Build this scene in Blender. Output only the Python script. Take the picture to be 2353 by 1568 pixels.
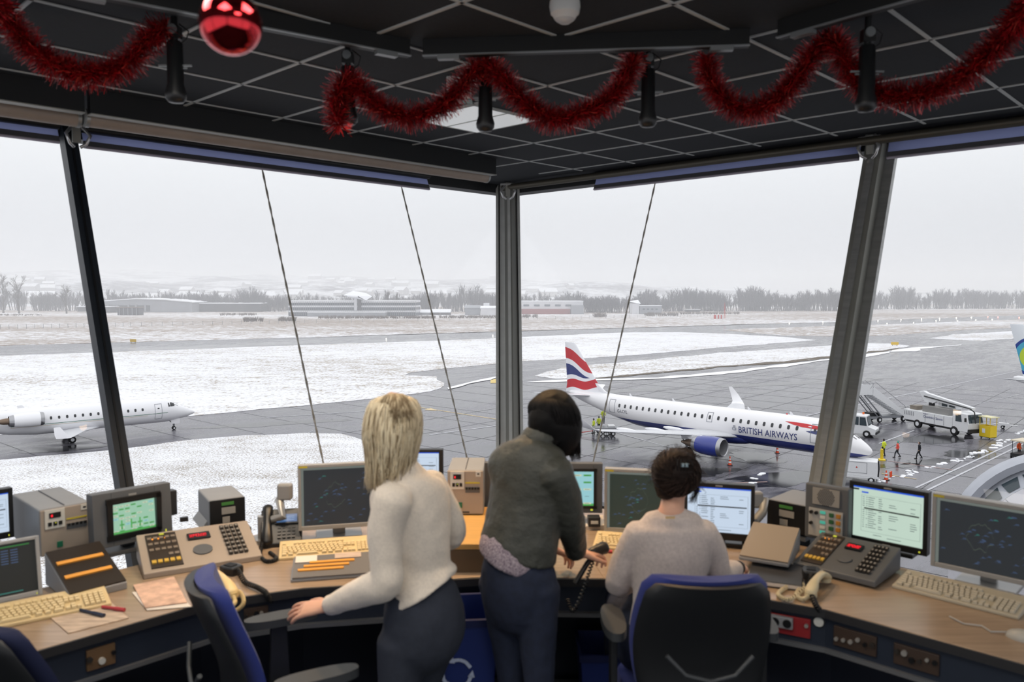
import bpy, bmesh, math, random
from mathutils import Vector, Matrix, noise
from math import sin, cos, pi, radians as R, sqrt, atan2, hypot
for o in list(bpy.data.objects): bpy.data.objects.remove(o)
SC = bpy.context.scene
COL = SC.collection
# ---------------------------------------------------------------- camera
CZ = 1.95                       # camera height over the cab floor
F, PIT = 1832.0, R(3.4)
cd = bpy.data.cameras.new('camera'); cam = bpy.data.objects.new('camera', cd); COL.objects.link(cam)
cam.location = (0, 0, CZ); cam.rotation_euler = (pi/2 - PIT, 0, 0)
cd.sensor_width = 36; cd.lens = F/2353*36; cd.clip_start = .05; cd.clip_end = 9000
cd.dof.use_dof = True; cd.dof.focus_distance = 45; cd.dof.aperture_fstop = 3.4
SC.camera = cam
# ---------------------------------------------------------------- view + sky
SC.view_settings.view_transform = 'Standard'; SC.view_settings.look = 'None'
SC.view_settings.gamma = 1; SC.view_settings.use_curve_mapping = False
SC.view_settings.exposure = 0.5
SC.cycles.use_denoising = True
SC.cycles.max_bounces = 8; SC.cycles.diffuse_bounces = 4; SC.cycles.glossy_bounces = 4
SC.cycles.transparent_max_bounces = 16; SC.cycles.volume_bounces = 3
SC.cycles.caustics_reflective = False; SC.cycles.caustics_refractive = False
SC.cycles.sample_clamp_indirect = 6
SKY = 1.0
w = bpy.data.worlds.new('overcast'); SC.world = w; w.use_nodes = True
nt = w.node_tree; bg = nt.nodes['Background']
tc = nt.nodes.new('ShaderNodeTexCoord'); sx = nt.nodes.new('ShaderNodeSeparateXYZ')
rp = nt.nodes.new('ShaderNodeValToRGB')
nt.links.new(tc.outputs['Generated'], sx.inputs[0]); nt.links.new(sx.outputs[2], rp.inputs[0])
nt.links.new(rp.outputs[0], bg.inputs[0]); bg.inputs[1].default_value = SKY
e = rp.color_ramp.elements
e[0].position = 0.0; e[0].color = (.50, .52, .57, 1)
e[1].position = .5; e[1].color = (1.0, 1.0, 1.02, 1)
k = e.new(.09); k.color = (.60, .61, .64, 1)
k = e.new(.2); k.color = (.74, .748, .765, 1)
# ---------------------------------------------------------------- frames of reference
YAW = R(43.9)
U = Vector((sin(YAW), cos(YAW), 0)); V = Vector((-cos(YAW), sin(YAW), 0))
UROT = atan2(U.y, U.x)
H0 = 16.8; GZ = CZ - H0          # apron level
ZC = CZ + 1.165                  # ceiling
def ray(px, py):
    r = (px-1176.5)/F; u = -(py-784)/F
    return Vector((r, cos(PIT)+u*sin(PIT), -sin(PIT)+u*cos(PIT)))
def atz(px, py, z):
    d = ray(px, py); return Vector((0, 0, CZ)) + d*((z-CZ)/d.z)
def aty(px, py, y):
    d = ray(px, py); return Vector((0, 0, CZ)) + d*(y/d.y)
def W(u, v, z): return U*u + V*v + Vector((0, 0, z))
def gp(px, py, z=0): return atz(px, py, GZ+z)
# ---------------------------------------------------------------- materials
MATS = {}
def lin(c):
    if isinstance(c, str):
        c = tuple(int(c[i:i+2], 16)/255 for i in (0, 2, 4))
    return tuple(x/12.92 if x <= .04045 else ((x+.055)/1.055)**2.4 for x in c)
def M(name, col='808080', rough=.5, metal=0, var=0, vscale=8, bump=0, bscale=60, emit=None, estr=1, spec=.5, col2=None, stretch=None, coat=0, sheen=0, alpha=1):
    if name in MATS: return MATS[name]
    m = bpy.data.materials.new(name); m.use_nodes = True; MATS[name] = m
    n = m.node_tree.nodes; L = m.node_tree.links; b = n['Principled BSDF']
    c = lin(col); b.inputs['Base Color'].default_value = (*c, 1)
    b.inputs['Roughness'].default_value = rough; b.inputs['Metallic'].default_value = metal
    b.inputs['Specular IOR Level'].default_value = spec
    if coat: b.inputs['Coat Weight'].default_value = coat
    if sheen: b.inputs['Sheen Weight'].default_value = sheen
    if alpha < 1: b.inputs['Alpha'].default_value = alpha
    if emit is not None:
        b.inputs['Emission Color'].default_value = (*lin(emit), 1); b.inputs['Emission Strength'].default_value = estr
    if var or bump:
        t = n.new('ShaderNodeTexCoord'); mp = n.new('ShaderNodeMapping')
        L.new(t.outputs['Object'], mp.inputs[0])
        if stretch: mp.inputs['Scale'].default_value = stretch
    if var:
        q = n.new('ShaderNodeTexNoise'); q.inputs['Scale'].default_value = vscale; q.inputs['Detail'].default_value = 4
        L.new(mp.outputs[0], q.inputs['Vector'])
        r = n.new('ShaderNodeValToRGB'); L.new(q.outputs[0], r.inputs[0])
        c2 = lin(col2) if col2 else tuple(min(1, x*(1-var)) for x in c)
        c1 = c if col2 else tuple(min(1, x*(1+var)) for x in c)
        r.color_ramp.elements[0].position = .3; r.color_ramp.elements[0].color = (*c2, 1)
        r.color_ramp.elements[1].position = .7; r.color_ramp.elements[1].color = (*c1, 1)
        L.new(r.outputs[0], b.inputs['Base Color'])
    if bump:
        q = n.new('ShaderNodeTexNoise'); q.inputs['Scale'].default_value = bscale; q.inputs['Detail'].default_value = 3
        L.new(mp.outputs[0], q.inputs['Vector'])
        bp = n.new('ShaderNodeBump'); bp.inputs['Strength'].default_value = bump; bp.inputs['Distance'].default_value = .01
        L.new(q.outputs[0], bp.inputs['Height']); L.new(bp.outputs[0], b.inputs['Normal'])
    return m
def GLOW(name, col, s=1.0):
    if name in MATS: return MATS[name]
    m = bpy.data.materials.new(name); m.use_nodes = True; MATS[name] = m
    b = m.node_tree.nodes['Principled BSDF']
    b.inputs['Base Color'].default_value = (.01, .01, .01, 1); b.inputs['Roughness'].default_value = .45
    b.inputs['Emission Color'].default_value = (*lin(col), 1); b.inputs['Emission Strength'].default_value = s
    return m
def nodes_mat(name):
    m = bpy.data.materials.new(name); m.use_nodes = True; MATS[name] = m
    n = m.node_tree.nodes; return m, n, m.node_tree.links, n['Principled BSDF']
def nmath(n, L, op, a, b=None, clamp=False):
    q = n.new('ShaderNodeMath'); q.operation = op; q.use_clamp = clamp
    for i, x in enumerate((a, b)):
        if x is None: continue
        if isinstance(x, (int, float)): q.inputs[i].default_value = x
        else: L.new(x, q.inputs[i])
    return q.outputs[0]
def nmix(n, L, f, a, b):
    q = n.new('ShaderNodeMix'); q.data_type = 'RGBA'
    for i, x in ((0, f), (6, a), (7, b)):
        if isinstance(x, (int, float)): q.inputs[i].default_value = x
        elif isinstance(x, tuple): q.inputs[i].default_value = (*x, 1)
        else: L.new(x, q.inputs[i])
    return q.outputs[2]
def nnoise(n, L, vec, scale, detail=4, rough=.5, sc=None):
    if sc:
        mp = n.new('ShaderNodeMapping'); mp.inputs['Scale'].default_value = sc; L.new(vec, mp.inputs[0]); vec = mp.outputs[0]
    q = n.new('ShaderNodeTexNoise'); q.inputs['Scale'].default_value = scale; q.inputs['Detail'].default_value = detail
    q.inputs['Roughness'].default_value = rough; L.new(vec, q.inputs['Vector']); return q.outputs[0]
def nramp(n, L, f, pts):
    r = n.new('ShaderNodeValToRGB'); L.new(f, r.inputs[0]); e = r.color_ramp.elements
    while len(e) < len(pts): e.new(.5)
    for q, (p, c) in zip(e, pts):
        q.position = p; q.color = (*c, 1) if isinstance(c, tuple) else (c, c, c, 1)
    return r.outputs[0]
# ---------------------------------------------------------------- mesh builder
class MB:
    def __init__(s): s.v = []; s.f = []; s.m = []; s.mats = []
    def mi(s, m):
        if m not in s.mats: s.mats.append(m)
        return s.mats.index(m)
    def add(s, vs, fs, m=None, T=None):
        k = len(s.v); i = s.mi(m)
        s.v += [tuple(T @ Vector(q)) if T else tuple(q) for q in vs]
        for f in fs: s.f.append(tuple(a+k for a in f)); s.m.append(i)
        return s
    def box(s, c, d, m=None, rz=0, T=None, rx=0, taper=1):
        x, y, z = d[0]/2, d[1]/2, d[2]/2
        vs = [(a*x*(taper if e > 0 else 1), b*y*(taper if e > 0 else 1), e*z) for e in (-1, 1) for a, b in ((-1, -1), (1, -1), (1, 1), (-1, 1))]
        Q = Matrix.Translation(c) @ Matrix.Rotation(rz, 4, 'Z') @ Matrix.Rotation(rx, 4, 'X')
        if T: Q = T @ Q
        return s.add(vs, [(3, 2, 1, 0), (4, 5, 6, 7), (0, 1, 5, 4), (1, 2, 6, 5), (2, 3, 7, 6), (3, 0, 4, 7)], m, Q)
    def prism(s, pts, a, b, m=None, T=None, axis='z'):
        n = len(pts)
        def P(p, h): return {'z': (p[0], p[1], h), 'x': (h, p[0], p[1]), 'y': (p[0], h, p[1])}[axis]
        vs = [P(p, a) for p in pts] + [P(p, b) for p in pts]
        fs = [tuple(range(n))[::-1], tuple(range(n, 2*n))] + [(i, (i+1) % n, n+(i+1) % n, n+i) for i in range(n)]
        return s.add(vs, fs, m, T)
    def rings(s, rs, m=None, cap=True, closed=True, T=None, loop=False):
        n = len(rs[0]); vs = [p for r in rs for p in r]; fs = []
        K = len(rs)
        for k in range(K if loop else K-1):
            for i in range(n if closed else n-1):
                a, b = k*n+i, k*n+(i+1) % n; c, d = ((k+1) % K)*n+(i+1) % n, ((k+1) % K)*n+i
                fs.append((a, b, c, d))
        if cap and not loop: fs += [tuple(range(n))[::-1], tuple(range((K-1)*n, K*n))]
        return s.add(vs, fs, m, T)
    def tube(s, path, r, m=None, n=8, cap=True, T=None, sq=1):
        path = [Vector(p) for p in path]; rs = []; up = None
        for i, p in enumerate(path):
            t = (path[min(i+1, len(path)-1)] - path[max(i-1, 0)]).normalized()
            if up is None: up = Vector((0, 0, 1)) if abs(t.z) < .9 else Vector((1, 0, 0))
            a = t.cross(up)
            if a.length < 1e-4: a = t.cross(Vector((.3, .9, .1)))
            a.normalize(); b = a.cross(t).normalized(); up = b
            rr = r[i] if isinstance(r, (list, tuple)) else r
            rs.append([p + a*cos(2*pi*j/n)*rr + b*sin(2*pi*j/n)*rr*sq for j in range(n)])
        return s.rings(rs, m, cap, T=T)
    def lathe(s, prof, m=None, n=24, T=None):
        rs = [[(max(r, 1e-4)*cos(2*pi*j/n), max(r, 1e-4)*sin(2*pi*j/n), z) for j in range(n)] for r, z in prof]
        return s.rings(rs, m, True, T=T)
    def cyl(s, a, b, r, m=None, n=16, r2=None): return s.tube([a, b], [r, r if r2 is None else r2], m, n)
    def ball(s, c, r, m=None, n=16, sc=(1, 1, 1), T=None):
        k = max(6, n//2); pr = [(sin(pi*i/k), -cos(pi*i/k)) for i in range(k+1)]
        Q = Matrix.Translation(c) @ Matrix.Diagonal((r*sc[0], r*sc[1], r*sc[2], 1))
        return s.lathe(pr, m, n, (T @ Q) if T else Q)
    def quad(s, a, b, c, d, m=None, T=None): return s.add([a, b, c, d], [(0, 1, 2, 3)], m, T)
    def build(s, name, mat=None, par=None, smooth=None, bevel=0, sub=0, loc=None, rot=None):
        me = bpy.data.meshes.new(name); me.from_pydata(s.v, [], s.f)
        for q in s.mats: me.materials.append(q if q else mat)
        me.polygons.foreach_set('material_index', s.m)
        if smooth is not None:
            me.polygons.foreach_set('use_smooth', [True]*len(me.polygons))
            if smooth < 180: me.set_sharp_from_angle(angle=R(smooth))
        me.update()
        o = bpy.data.objects.new(name, me); COL.objects.link(o)
        if par: o.parent = par
        if loc is not None: o.location = loc
        if rot is not None: o.rotation_euler = rot
        if bevel:
            b = o.modifiers.new('bevel', 'BEVEL'); b.width = bevel; b.segments = 2; b.limit_method = 'ANGLE'; b.angle_limit = R(40)
        if sub:
            b = o.modifiers.new('subdivision', 'SUBSURF'); b.levels = b.render_levels = sub
        return o
def tag(o, label=None, cat=None, group=None, kind=None):
    for k, x in (('label', label), ('category', cat), ('group', group), ('kind', kind)):
        if x: o[k] = x
    return o
def thing(name, label, cat, loc=(0, 0, 0), rz=0, group=None, scale=None):
    o = bpy.data.objects.new(name, None); COL.objects.link(o); o.empty_display_size = .1
    o.location = loc; o.rotation_euler = (0, 0, rz)
    if scale: o.scale = (scale,)*3
    return tag(o, label, cat, group)
def copy_tree(o, par=None):
    c = o.copy(); COL.objects.link(c)
    if par: c.parent = par
    for ch in o.children: copy_tree(ch, c)
    return c
def text_geo(body, size=1.0, ext=.0, res=3, align='CENTER', off=0):
    cu = bpy.data.curves.new('t', 'FONT'); cu.body = body; cu.size = size; cu.extrude = ext; cu.resolution_u = res
    cu.align_x = align; cu.align_y = 'CENTER'; cu.offset = off
    o = bpy.data.objects.new('t', cu); COL.objects.link(o)
    dg = bpy.context.evaluated_depsgraph_get(); dg.update()
    me = bpy.data.meshes.new_from_object(o.evaluated_get(dg))
    vs = [v.co.copy() for v in me.vertices]; fs = [tuple(p.vertices) for p in me.polygons]
    bpy.data.objects.remove(o); bpy.data.meshes.remove(me); bpy.data.curves.remove(cu)
    return vs, fs
random.seed(7)
rnd = random.uniform
# ================================================================ the cab: structure
T20 = math.tan(R(20)); GL, GR = 6.13, 6.30    # glass planes at ceiling level (V of left wall, U of right wall)
ZS = .18                                        # window sill
def vL(z): return GL - T20*(ZC-z)
def uR(z): return GR - T20*(ZC-z)
def struct(mb, name, mat=None, **k):
    par = k.get('par'); o = mb.build(name, mat, **k)
    if not par: o['kind'] = 'structure'
    return o
BACK = -2.6
m_floor = M('dark carpet', '14161a', .9, var=.3, vscale=30)
m_dark = M('black painted metal', '101214', .5)
m_navyf = M('navy window frame', '2a3038', .4, var=.1)
m_alu = M('aged aluminium', 'a6a7a4', .35, metal=.35, var=.12, vscale=3, stretch=(1, 1, 12))
m_alud = M('dark anodised aluminium', '9c9c94', .4, metal=.3, var=.1, vscale=4)
struct(MB().prism([W(BACK, BACK, 0).xy, W(uR(0)+.3, BACK, 0).xy, W(uR(0)+.3, vL(0)+.3, 0).xy, W(BACK, vL(0)+.3, 0).xy], -.3, 0, m_floor), 'floor')
# ceiling: tiles with a pale grid
m_ceil = M('charcoal ceiling tile', '22262a', .85, var=.12, vscale=50, bump=.15, bscale=300)
m_grid = M('pale ceiling grid', 'c2c5c2', .5)
cb = MB().prism([W(BACK, BACK, 0).xy, W(GR+.15, BACK, 0).xy, W(GR+.15, GL+.15, 0).xy, W(BACK, GL+.15, 0).xy], ZC, ZC+.15, m_ceil)
ce = struct(cb, 'ceiling')
TL = .601; OU, OV = 2.809, 2.404
gb = MB()
us = [OU + i*TL for i in range(-9, 6)]; vs_ = [OV + i*TL for i in range(-9, 7)]
for u in us:
    if BACK < u < GR: gb.box(W(u, (BACK+GL-.9)/2, ZC-.003), (.018, GL-.9-BACK, .006), m_grid, rz=UROT)
for v in vs_:
    if BACK < v < GL-.95: gb.box(W((BACK+GR-.35)/2, v, ZC-.0035), (GR-.35-BACK, .018, .005), m_grid, rz=UROT)
struct(gb, 'ceiling_grid')['kind'] = 'structure'
# glass
mg, n, L, b = nodes_mat('window glass')
n.remove(b); tr = n.new('ShaderNodeBsdfTransparent'); tr.inputs[0].default_value = (.93, .945, .95, 1)
gl = n.new('ShaderNodeBsdfGlossy'); gl.inputs['Roughness'].default_value = .0; fr = n.new('ShaderNodeFresnel'); fr.inputs[0].default_value = 1.25
mx = n.new('ShaderNodeMixShader'); L.new(fr.outputs[0], mx.inputs[0]); L.new(tr.outputs[0], mx.inputs[1]); L.new(gl.outputs[0], mx.inputs[2])
L.new(mx.outputs[0], n['Material Output'].inputs['Surface'])
def bayL(u0, u1, v0=None): # pane in left wall
    return MB().add([W(u0, vL(ZS), ZS), W(u1, vL(ZS), ZS), W(u1+0, vL(ZC), ZC), W(u0, vL(ZC), ZC)], [(0, 1, 2, 3)], mg)
def bayR(v0, v1):
    return MB().add([W(uR(ZS), v0, ZS), W(uR(ZS), v1, ZS), W(uR(ZC), v1, ZC), W(uR(ZC), v0, ZC)], [(0, 1, 2, 3)], mg)
struct(bayL(BACK, 1.86), 'window_1')
wb = MB().add([W(1.9, vL(ZS), ZS), W(uR(ZS), vL(ZS), ZS), W(GR, GL, ZC), W(1.9, GL, ZC)], [(0, 1, 2, 3)], mg); struct(wb, 'window_2')
wb = MB().add([W(uR(ZS), vL(ZS), ZS), W(uR(ZS), 2.2, ZS), W(GR, 2.2, ZC), W(GR, GL, ZC)], [(0, 1, 2, 3)], mg); struct(wb, 'window_3')
struct(bayR(2.2, BACK), 'window_4')
# low walls under the sills, rear walls with their own window band
m_wall = M('dark navy panel', '1b212b', .6, var=.1)
struct(MB().box(W((BACK+uR(0))/2, vL(0)+.02, ZS/2-.02), (uR(0)-BACK, .12, ZS), m_wall, rz=UROT), 'wall_left')
struct(MB().box(W(uR(0)+.02, (BACK+vL(0))/2, ZS/2-.02), (.12, vL(0)-BACK, ZS), m_wall, rz=UROT), 'wall_right')
for nm, c, d in (('wall_rear', W(BACK-.06, (BACK+GL)/2, 0), (.12, GL-BACK, 0)), ('wall_near', W((BACK+GR)/2, BACK-.06, 0), (GR-BACK, .12, 0))):
    q = MB(); q.box(c+Vector((0, 0, .25)), (d[0], d[1], .5), m_wall, rz=UROT); q.box(c+Vector((0, 0, ZC-.12)), (d[0], d[1], .26), m_wall, rz=UROT)
    along = V if d[1] > 1 else U
    for t in (-.5, 0, .5):
        q.box(c+along*(t*(GL-BACK-.1))+Vector((0, 0, 1.75)), (.12, .12, 2.6), m_wall, rz=UROT)
    struct(q, nm)
# sill rails
struct(MB().box(W((BACK+uR(ZS))/2, vL(ZS)-.02, ZS), (uR(ZS)-BACK, .1, .06), m_navyf, rz=UROT), 'trim_1')
struct(MB().box(W(uR(ZS)-.02, (BACK+vL(ZS))/2, ZS), (.1, vL(ZS)-BACK, .06), m_navyf, rz=UROT), 'trim_2')
# mullions (tilted bars in the wall planes)
def slant(p0, p1, wdir, w, d, mat, mb=None, prof=None):
    """bar from p0 to p1, width w along wdir, depth d across"""
    mb = mb or MB(); ax = (p1-p0).normalized(); wd = wdir.normalized(); nd = ax.cross(wd).normalized()
    pr = prof or [(-w/2, -d/2), (w/2, -d/2), (w/2, d/2), (-w/2, d/2)]
    return mb.rings([[p + wd*a + nd*c for a, c in pr] for p in (p0, p1)], mat)
def onL(u, z, inn=0): return W(u, vL(z)-inn, z)
def onR(v, z, inn=0): return W(uR(z)-inn, v, z)
q = slant(onL(1.885, .1, .05), onL(1.885, ZC, .05), U, .085, .10, m_navyf); slant(onL(1.885, .1, .105), onL(1.885, ZC, .105), U, .012, .014, m_dark, q)
struct(q, 'window_frame_left')
q = slant(onR(2.2, .1, .09), onR(2.2, ZC, .09), V, .12, .12, m_alud)
slant(onR(2.2, .1, .155), onR(2.2, ZC, .155), V, .045, .03, m_alu, q); slant(onR(2.11, .1, .02), onR(2.11, ZC, .02), V, .075, .05, m_alu, q)
slant(onR(2.27, .1, .03), onR(2.27, ZC, .03), V, .05, .04, m_navyf, q)
struct(q, 'window_frame_right')
# corner column: fluted aluminium profile leaning outwards at the top
pc0 = W(uR(.1)-.06, vL(.1)-.06, .1); pc1 = W(GR-.06, GL-.06, ZC)
X = Vector((1, 0, 0))
m_col = M('pale column metal', 'e2e3df', .35, metal=.15, var=.06); m_cold = M('grey column metal', 'b4b5b0', .35, metal=.15)
q = slant(pc0, pc1, X, .2, .12, m_cold)
for a, wd, dd, mm in ((-.112, .03, .16, m_col), (.112, .03, .16, m_col), (-.06, .05, .02, m_col), (.01, .03, .02, m_col), (.06, .04, .02, m_cold), (-.094, .008, .17, m_dark), (.094, .008, .17, m_dark)):
    off = X*a + Vector((0, -.065 if dd < .1 else 0, 0)); slant(pc0+off, pc1+off, X, wd, dd, mm, q)
struct(q, 'corner_column', smooth=30)
# head beams
q = MB()
q.box(W((BACK+GR)/2, GL+.04, ZC-.045), (GR-BACK, .18, .09), m_dark, rz=UROT)
struct(q, 'trim_3')
q = MB().box(W(GR+.04, (BACK+GL)/2, ZC-.045), (.18, GL-BACK, .09), m_dark, rz=UROT)
struct(q, 'trim_4')
q = MB().tube([W(GR-.27, BACK, ZC-.055), W(GR-.27, GL-.2, ZC-.055)], .032, M('bronze pipe', '5a564c', .45, metal=.5), 12)
struct(q, 'trim_5', smooth=60)
# long black fascia with the beige tube under it, left side
m_tube = M('beige lacquered metal', 'a8998b', .45, metal=.0, var=.06)
ve = 4.93
for i, (u0, u1) in enumerate(((BACK, 1.63), (1.66, 4.93))):
    q = MB().box(W((u0+u1)/2, ve+.03, ZC-.068), (u1-u0, .05, .136), m_dark, rz=UROT)
    q.box(W((u0+u1)/2, ve+.03, ZC-.139), (u1-u0, .07, .006), m_alud, rz=UROT)
    struct(q, 'trim_%d' % (6+i))
for i, (u0, u1, dv) in enumerate(((BACK+.1, 1.66, .05), (1.69, 4.97, 0))):
    q = MB().tube([W(u0, ve+.17+dv, ZC-.135), W(u1, ve+.17+dv, ZC-.135)], .05, m_tube, 20)
    for t in (u0, u1): q.tube([W(t-.01, ve+.17+dv, ZC-.135), W(t+.01, ve+.17+dv, ZC-.135)], .053, m_alu, 20)
    o = q.build('projection_screen_case', smooth=50)
    tag(o, ('long beige metal tube under the black fascia, reaching to the corner', 'beige metal tube under the black fascia, cut off by the left edge')[1-i], 'blind case', 'beige tubes under the ceiling')
# roller blinds
m_film = M('blue tinted blind film', '8790b8', .5, emit='5a648c', estr=0)
mf, n, L, b = nodes_mat('blue blind film')
b.inputs['Base Color'].default_value = (*lin('8a94c0'), 1); b.inputs['Roughness'].default_value = .5
tl = n.new('ShaderNodeBsdfTranslucent'); tl.inputs[0].default_value = (*lin('b4bff0'), 1)
mx = n.new('ShaderNodeMixShader'); mx.inputs[0].default_value = .85
L.new(b.outputs[0], mx.inputs[1]); L.new(tl.outputs[0], mx.inputs[2]); L.new(mx.outputs[0], n['Material Output'].inputs['Surface'])
m_bar = M('grey blind bar', '6c6c70', .4, metal=.3)
def blind(on, a, b_, wd, z0, label):
    t = thing('roller_blind', label, 'roller blind', (0, 0, 0), 0, 'roller blinds at the window heads')
    zt = ZC-.034
    MB().tube([on(a, zt, .17), on(b_, zt, .17)], .03, m_dark, 14).build('blind_roller', par=t, smooth=50)
    MB().tube([on(a, zt-.022, .128), on(b_, zt-.022, .128)], .008, m_navyf, 8).build('guide_rail', par=t, smooth=50)
    MB().add([on(a, z0, .13), on(b_, z0, .13), on(b_, zt, .13), on(a, zt, .13)], [(0, 1, 2, 3)], mf).build('blind_film', par=t)
    q = MB(); slant(on(a, z0, .13), on(b_, z0, .13), (on(a, z0+1, .13)-on(a, z0, .13)), .042, .014, m_bar, q)
    slant(on(a, z0-.023, .13), on(b_, z0-.023, .13), (on(a, z0+1, .13)-on(a, z0, .13)), .01, .02, M('blind bar lip', 'b9b2bd', .5), q)
    q.build('bottom_bar', par=t)
    return t
blind(onL, BACK, 1.8, U, 2.985, 'roller blind rolled up over the window pane at the left edge')
blind(onL, 1.95, 5.03, U, 2.975, 'long roller blind rolled up left of the corner column')
blind(onR, 2.3, 4.79, V, 2.97, 'roller blind rolled up between the corner column and the right mullion')
blind(onR, 2.1, BACK, V, 2.955, 'roller blind rolled up right of the right mullion')
# clamps over the mullions
m_clamp = M('bright zinc clamp', 'c8c8c8', .3, metal=.8)
def clamp(P, wd, label):
    t = thing('blind_bracket', label, 'bracket', P, atan2(wd.y, wd.x), 'blind brackets above the posts')
    for s in (-1, 1):
        q = MB().tube([(s*.03, 0, .09), (s*.035, -.03, .05), (s*.075, -.05, .0), (s*.05, -.04, -.06), (s*.02, -.02, -.08)], .012, m_clamp, 8); q.build('hook', par=t, smooth=60)
    MB().box((0, -.02, .07), (.16, .04, .02), m_clamp).box((0, -.01, .02), (.05, .03, .14), m_alud).build('plate', par=t, bevel=.003)
clamp(onL(1.885, ZC-.1, .2), U, 'zinc blind bracket above the dark left mullion')
clamp(onR(2.2, ZC-.1, .2), -V, 'zinc blind bracket above the grey right mullion')
clamp(W(GR-.28, GL-.28, ZC-.1), X, 'zinc blind bracket above the corner column')
# twisted cords down the panes
m_cord = M('twisted steel cord', 'b4aea4', .45, metal=.2, var=.3, vscale=60)
def cord(on, a, zb, label):
    p0, p1 = on(a, 2.98, .09), on(a, zb, .09); N = 60
    q = MB()
    for ph in (0, pi):
        ax = (p1-p0).normalized(); s = ax.cross(Vector((.3, .5, .1))).normalized(); t2 = ax.cross(s)
        q.tube([p0.lerp(p1, i/N) + (s*cos(i*1.1+ph)+t2*sin(i*1.1+ph))*.004 for i in range(N+1)], .0055, m_cord, 6)
    o = q.build('slanting_cable', smooth=60); tag(o, label, 'cord', 'slanting cords before the panes')
cord(onL, 3.30, .35, 'slanting cord in the left window, the one further from the corner column')
cord(onL, 4.72, .35, 'slanting cord in the left window, closest to the corner column')
cord(onR, 4.12, .35, 'slanting cord in front of the tail of the red and blue airliner')
# ================================================================ outdoors: haze, apron, snow, far buildings
fog, n, L, b = nodes_mat('snow haze'); n.remove(b)
vs = n.new('ShaderNodeVolumeScatter'); vs.inputs['Color'].default_value = (.84, .855, .885, 1); vs.inputs['Density'].default_value = .00098; vs.inputs['Anisotropy'].default_value = .0
L.new(vs.outputs[0], n['Material Output'].inputs['Volume'])
o = MB().box((400, 1830, GZ+50), (7000, 3400, 98), fog).build('haze'); tag(o, 'pale snow haze hanging over the airfield and hiding the hills', 'haze', kind='stuff')
# asphalt, wet
ma, n, L, b = nodes_mat('wet asphalt'); g = n.new('ShaderNodeNewGeometry').outputs['Position']
mpg = n.new('ShaderNodeMapping'); mpg.inputs['Rotation'].default_value = (0, 0, -UROT); L.new(g, mpg.inputs[0]); gr = mpg.outputs[0]
n1 = nnoise(n, L, gr, .045, 7, .65, (.3, 1, 1)); n2 = nnoise(n, L, gr, .4, 5, .65, (.35, 1, 1)); n3 = nnoise(n, L, g, 3, 4, .6)
wet = nramp(n, L, nmath(n, L, 'ADD', nmath(n, L, 'MULTIPLY', n1, .55), nmath(n, L, 'MULTIPLY', n2, .45)), [(.43, 0.0), (.55, 1.0)])
col = nmix(n, L, wet, lin('6a6870'), lin('303037')); col = nmix(n, L, nmath(n, L, 'MULTIPLY', n3, .25), col, lin('6c6c72'))
L.new(col, b.inputs['Base Color'])
L.new(nmath(n, L, 'SUBTRACT', .33, nmath(n, L, 'MULTIPLY', wet, .2)), b.inputs['Roughness'])
bp = n.new('ShaderNodeBump'); bp.inputs['Strength'].default_value = .12; bp.inputs['Distance'].default_value = .02
L.new(nnoise(n, L, g, 1.2, 4, .6), bp.inputs['Height']); L.new(bp.outputs[0], b.inputs['Normal'])
def snowmat(name, cover, tan='a08f80', white='e8e9ee', fine=2.2, patch=.03, st=(.5, 1, 1), wgt=.55):
    m, n, L, b = nodes_mat(name); g = n.new('ShaderNodeNewGeometry').outputs['Position']
    a = nnoise(n, L, g, fine, 5, .7); p = nnoise(n, L, g, patch, 5, .6, st); c = nnoise(n, L, g, .35, 4, .6, (.6, 1, 1))
    s = nmath(n, L, 'ADD', nmath(n, L, 'MULTIPLY', a, 1-wgt), nmath(n, L, 'MULTIPLY', nmath(n, L, 'ADD', p, c), wgt/2))
    f = nramp(n, L, s, [(cover-.035, 0.0), (cover+.045, 1.0)])
    t = nmix(n, L, nnoise(n, L, g, .8, 3), lin(tan), tuple(x*.55 for x in lin(tan)))
    L.new(nmix(n, L, f, t, lin(white)), b.inputs['Base Color']); b.inputs['Roughness'].default_value = .8
    return m
m_sn1 = snowmat('thin snow on near lawn', .466, 'a89d8e', fine=5, patch=.12, st=(1, 1, 1), wgt=.3)
m_sn2 = snowmat('snow on the middle field', .452, 'b5a999', fine=1.6, patch=.03, st=(.35, 1, 1), wgt=.45)
m_sn6 = snowmat('patchy snow on the far meadow', .505, 'a8988b', fine=.8, patch=.006, st=(.25, 1, 1), wgt=.7)
m_snow = M('fresh snow', 'f0f1f5', .7, var=.03, vscale=3)
m_snow2 = snowmat('ploughed snow band', .36, '9a9a9e', 'f2f3f6', fine=1.5, patch=.2)
ap = MB().prism([(-3500, 4), (3500, 4), (3500, 3400), (-3500, 3400)], GZ-1, GZ, ma); struct(ap, 'ground')
struct(MB().box((0, -300, GZ-.1), (1200, 600, .19), m_sn1), 'ground_behind')
def jag(pts, step=4, amp=.35):
    out = []; N = len(pts)
    for i in range(N):
        a, b_ = Vector(pts[i]), Vector(pts[(i+1) % N]); d = (b_-a).length
        st = max(step, ((a+b_)/2).length*.02) ; k = max(1, min(60, int(d/st))) if d < 800 else 1
        for j in range(k):
            p = a.lerp(b_, j/k); am = amp*(1 + p.length/150)
            out.append((p.x + (rnd(-am, am) if k > 1 else 0), p.y + (rnd(-am, am) if k > 1 else 0)))
    return out
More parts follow.
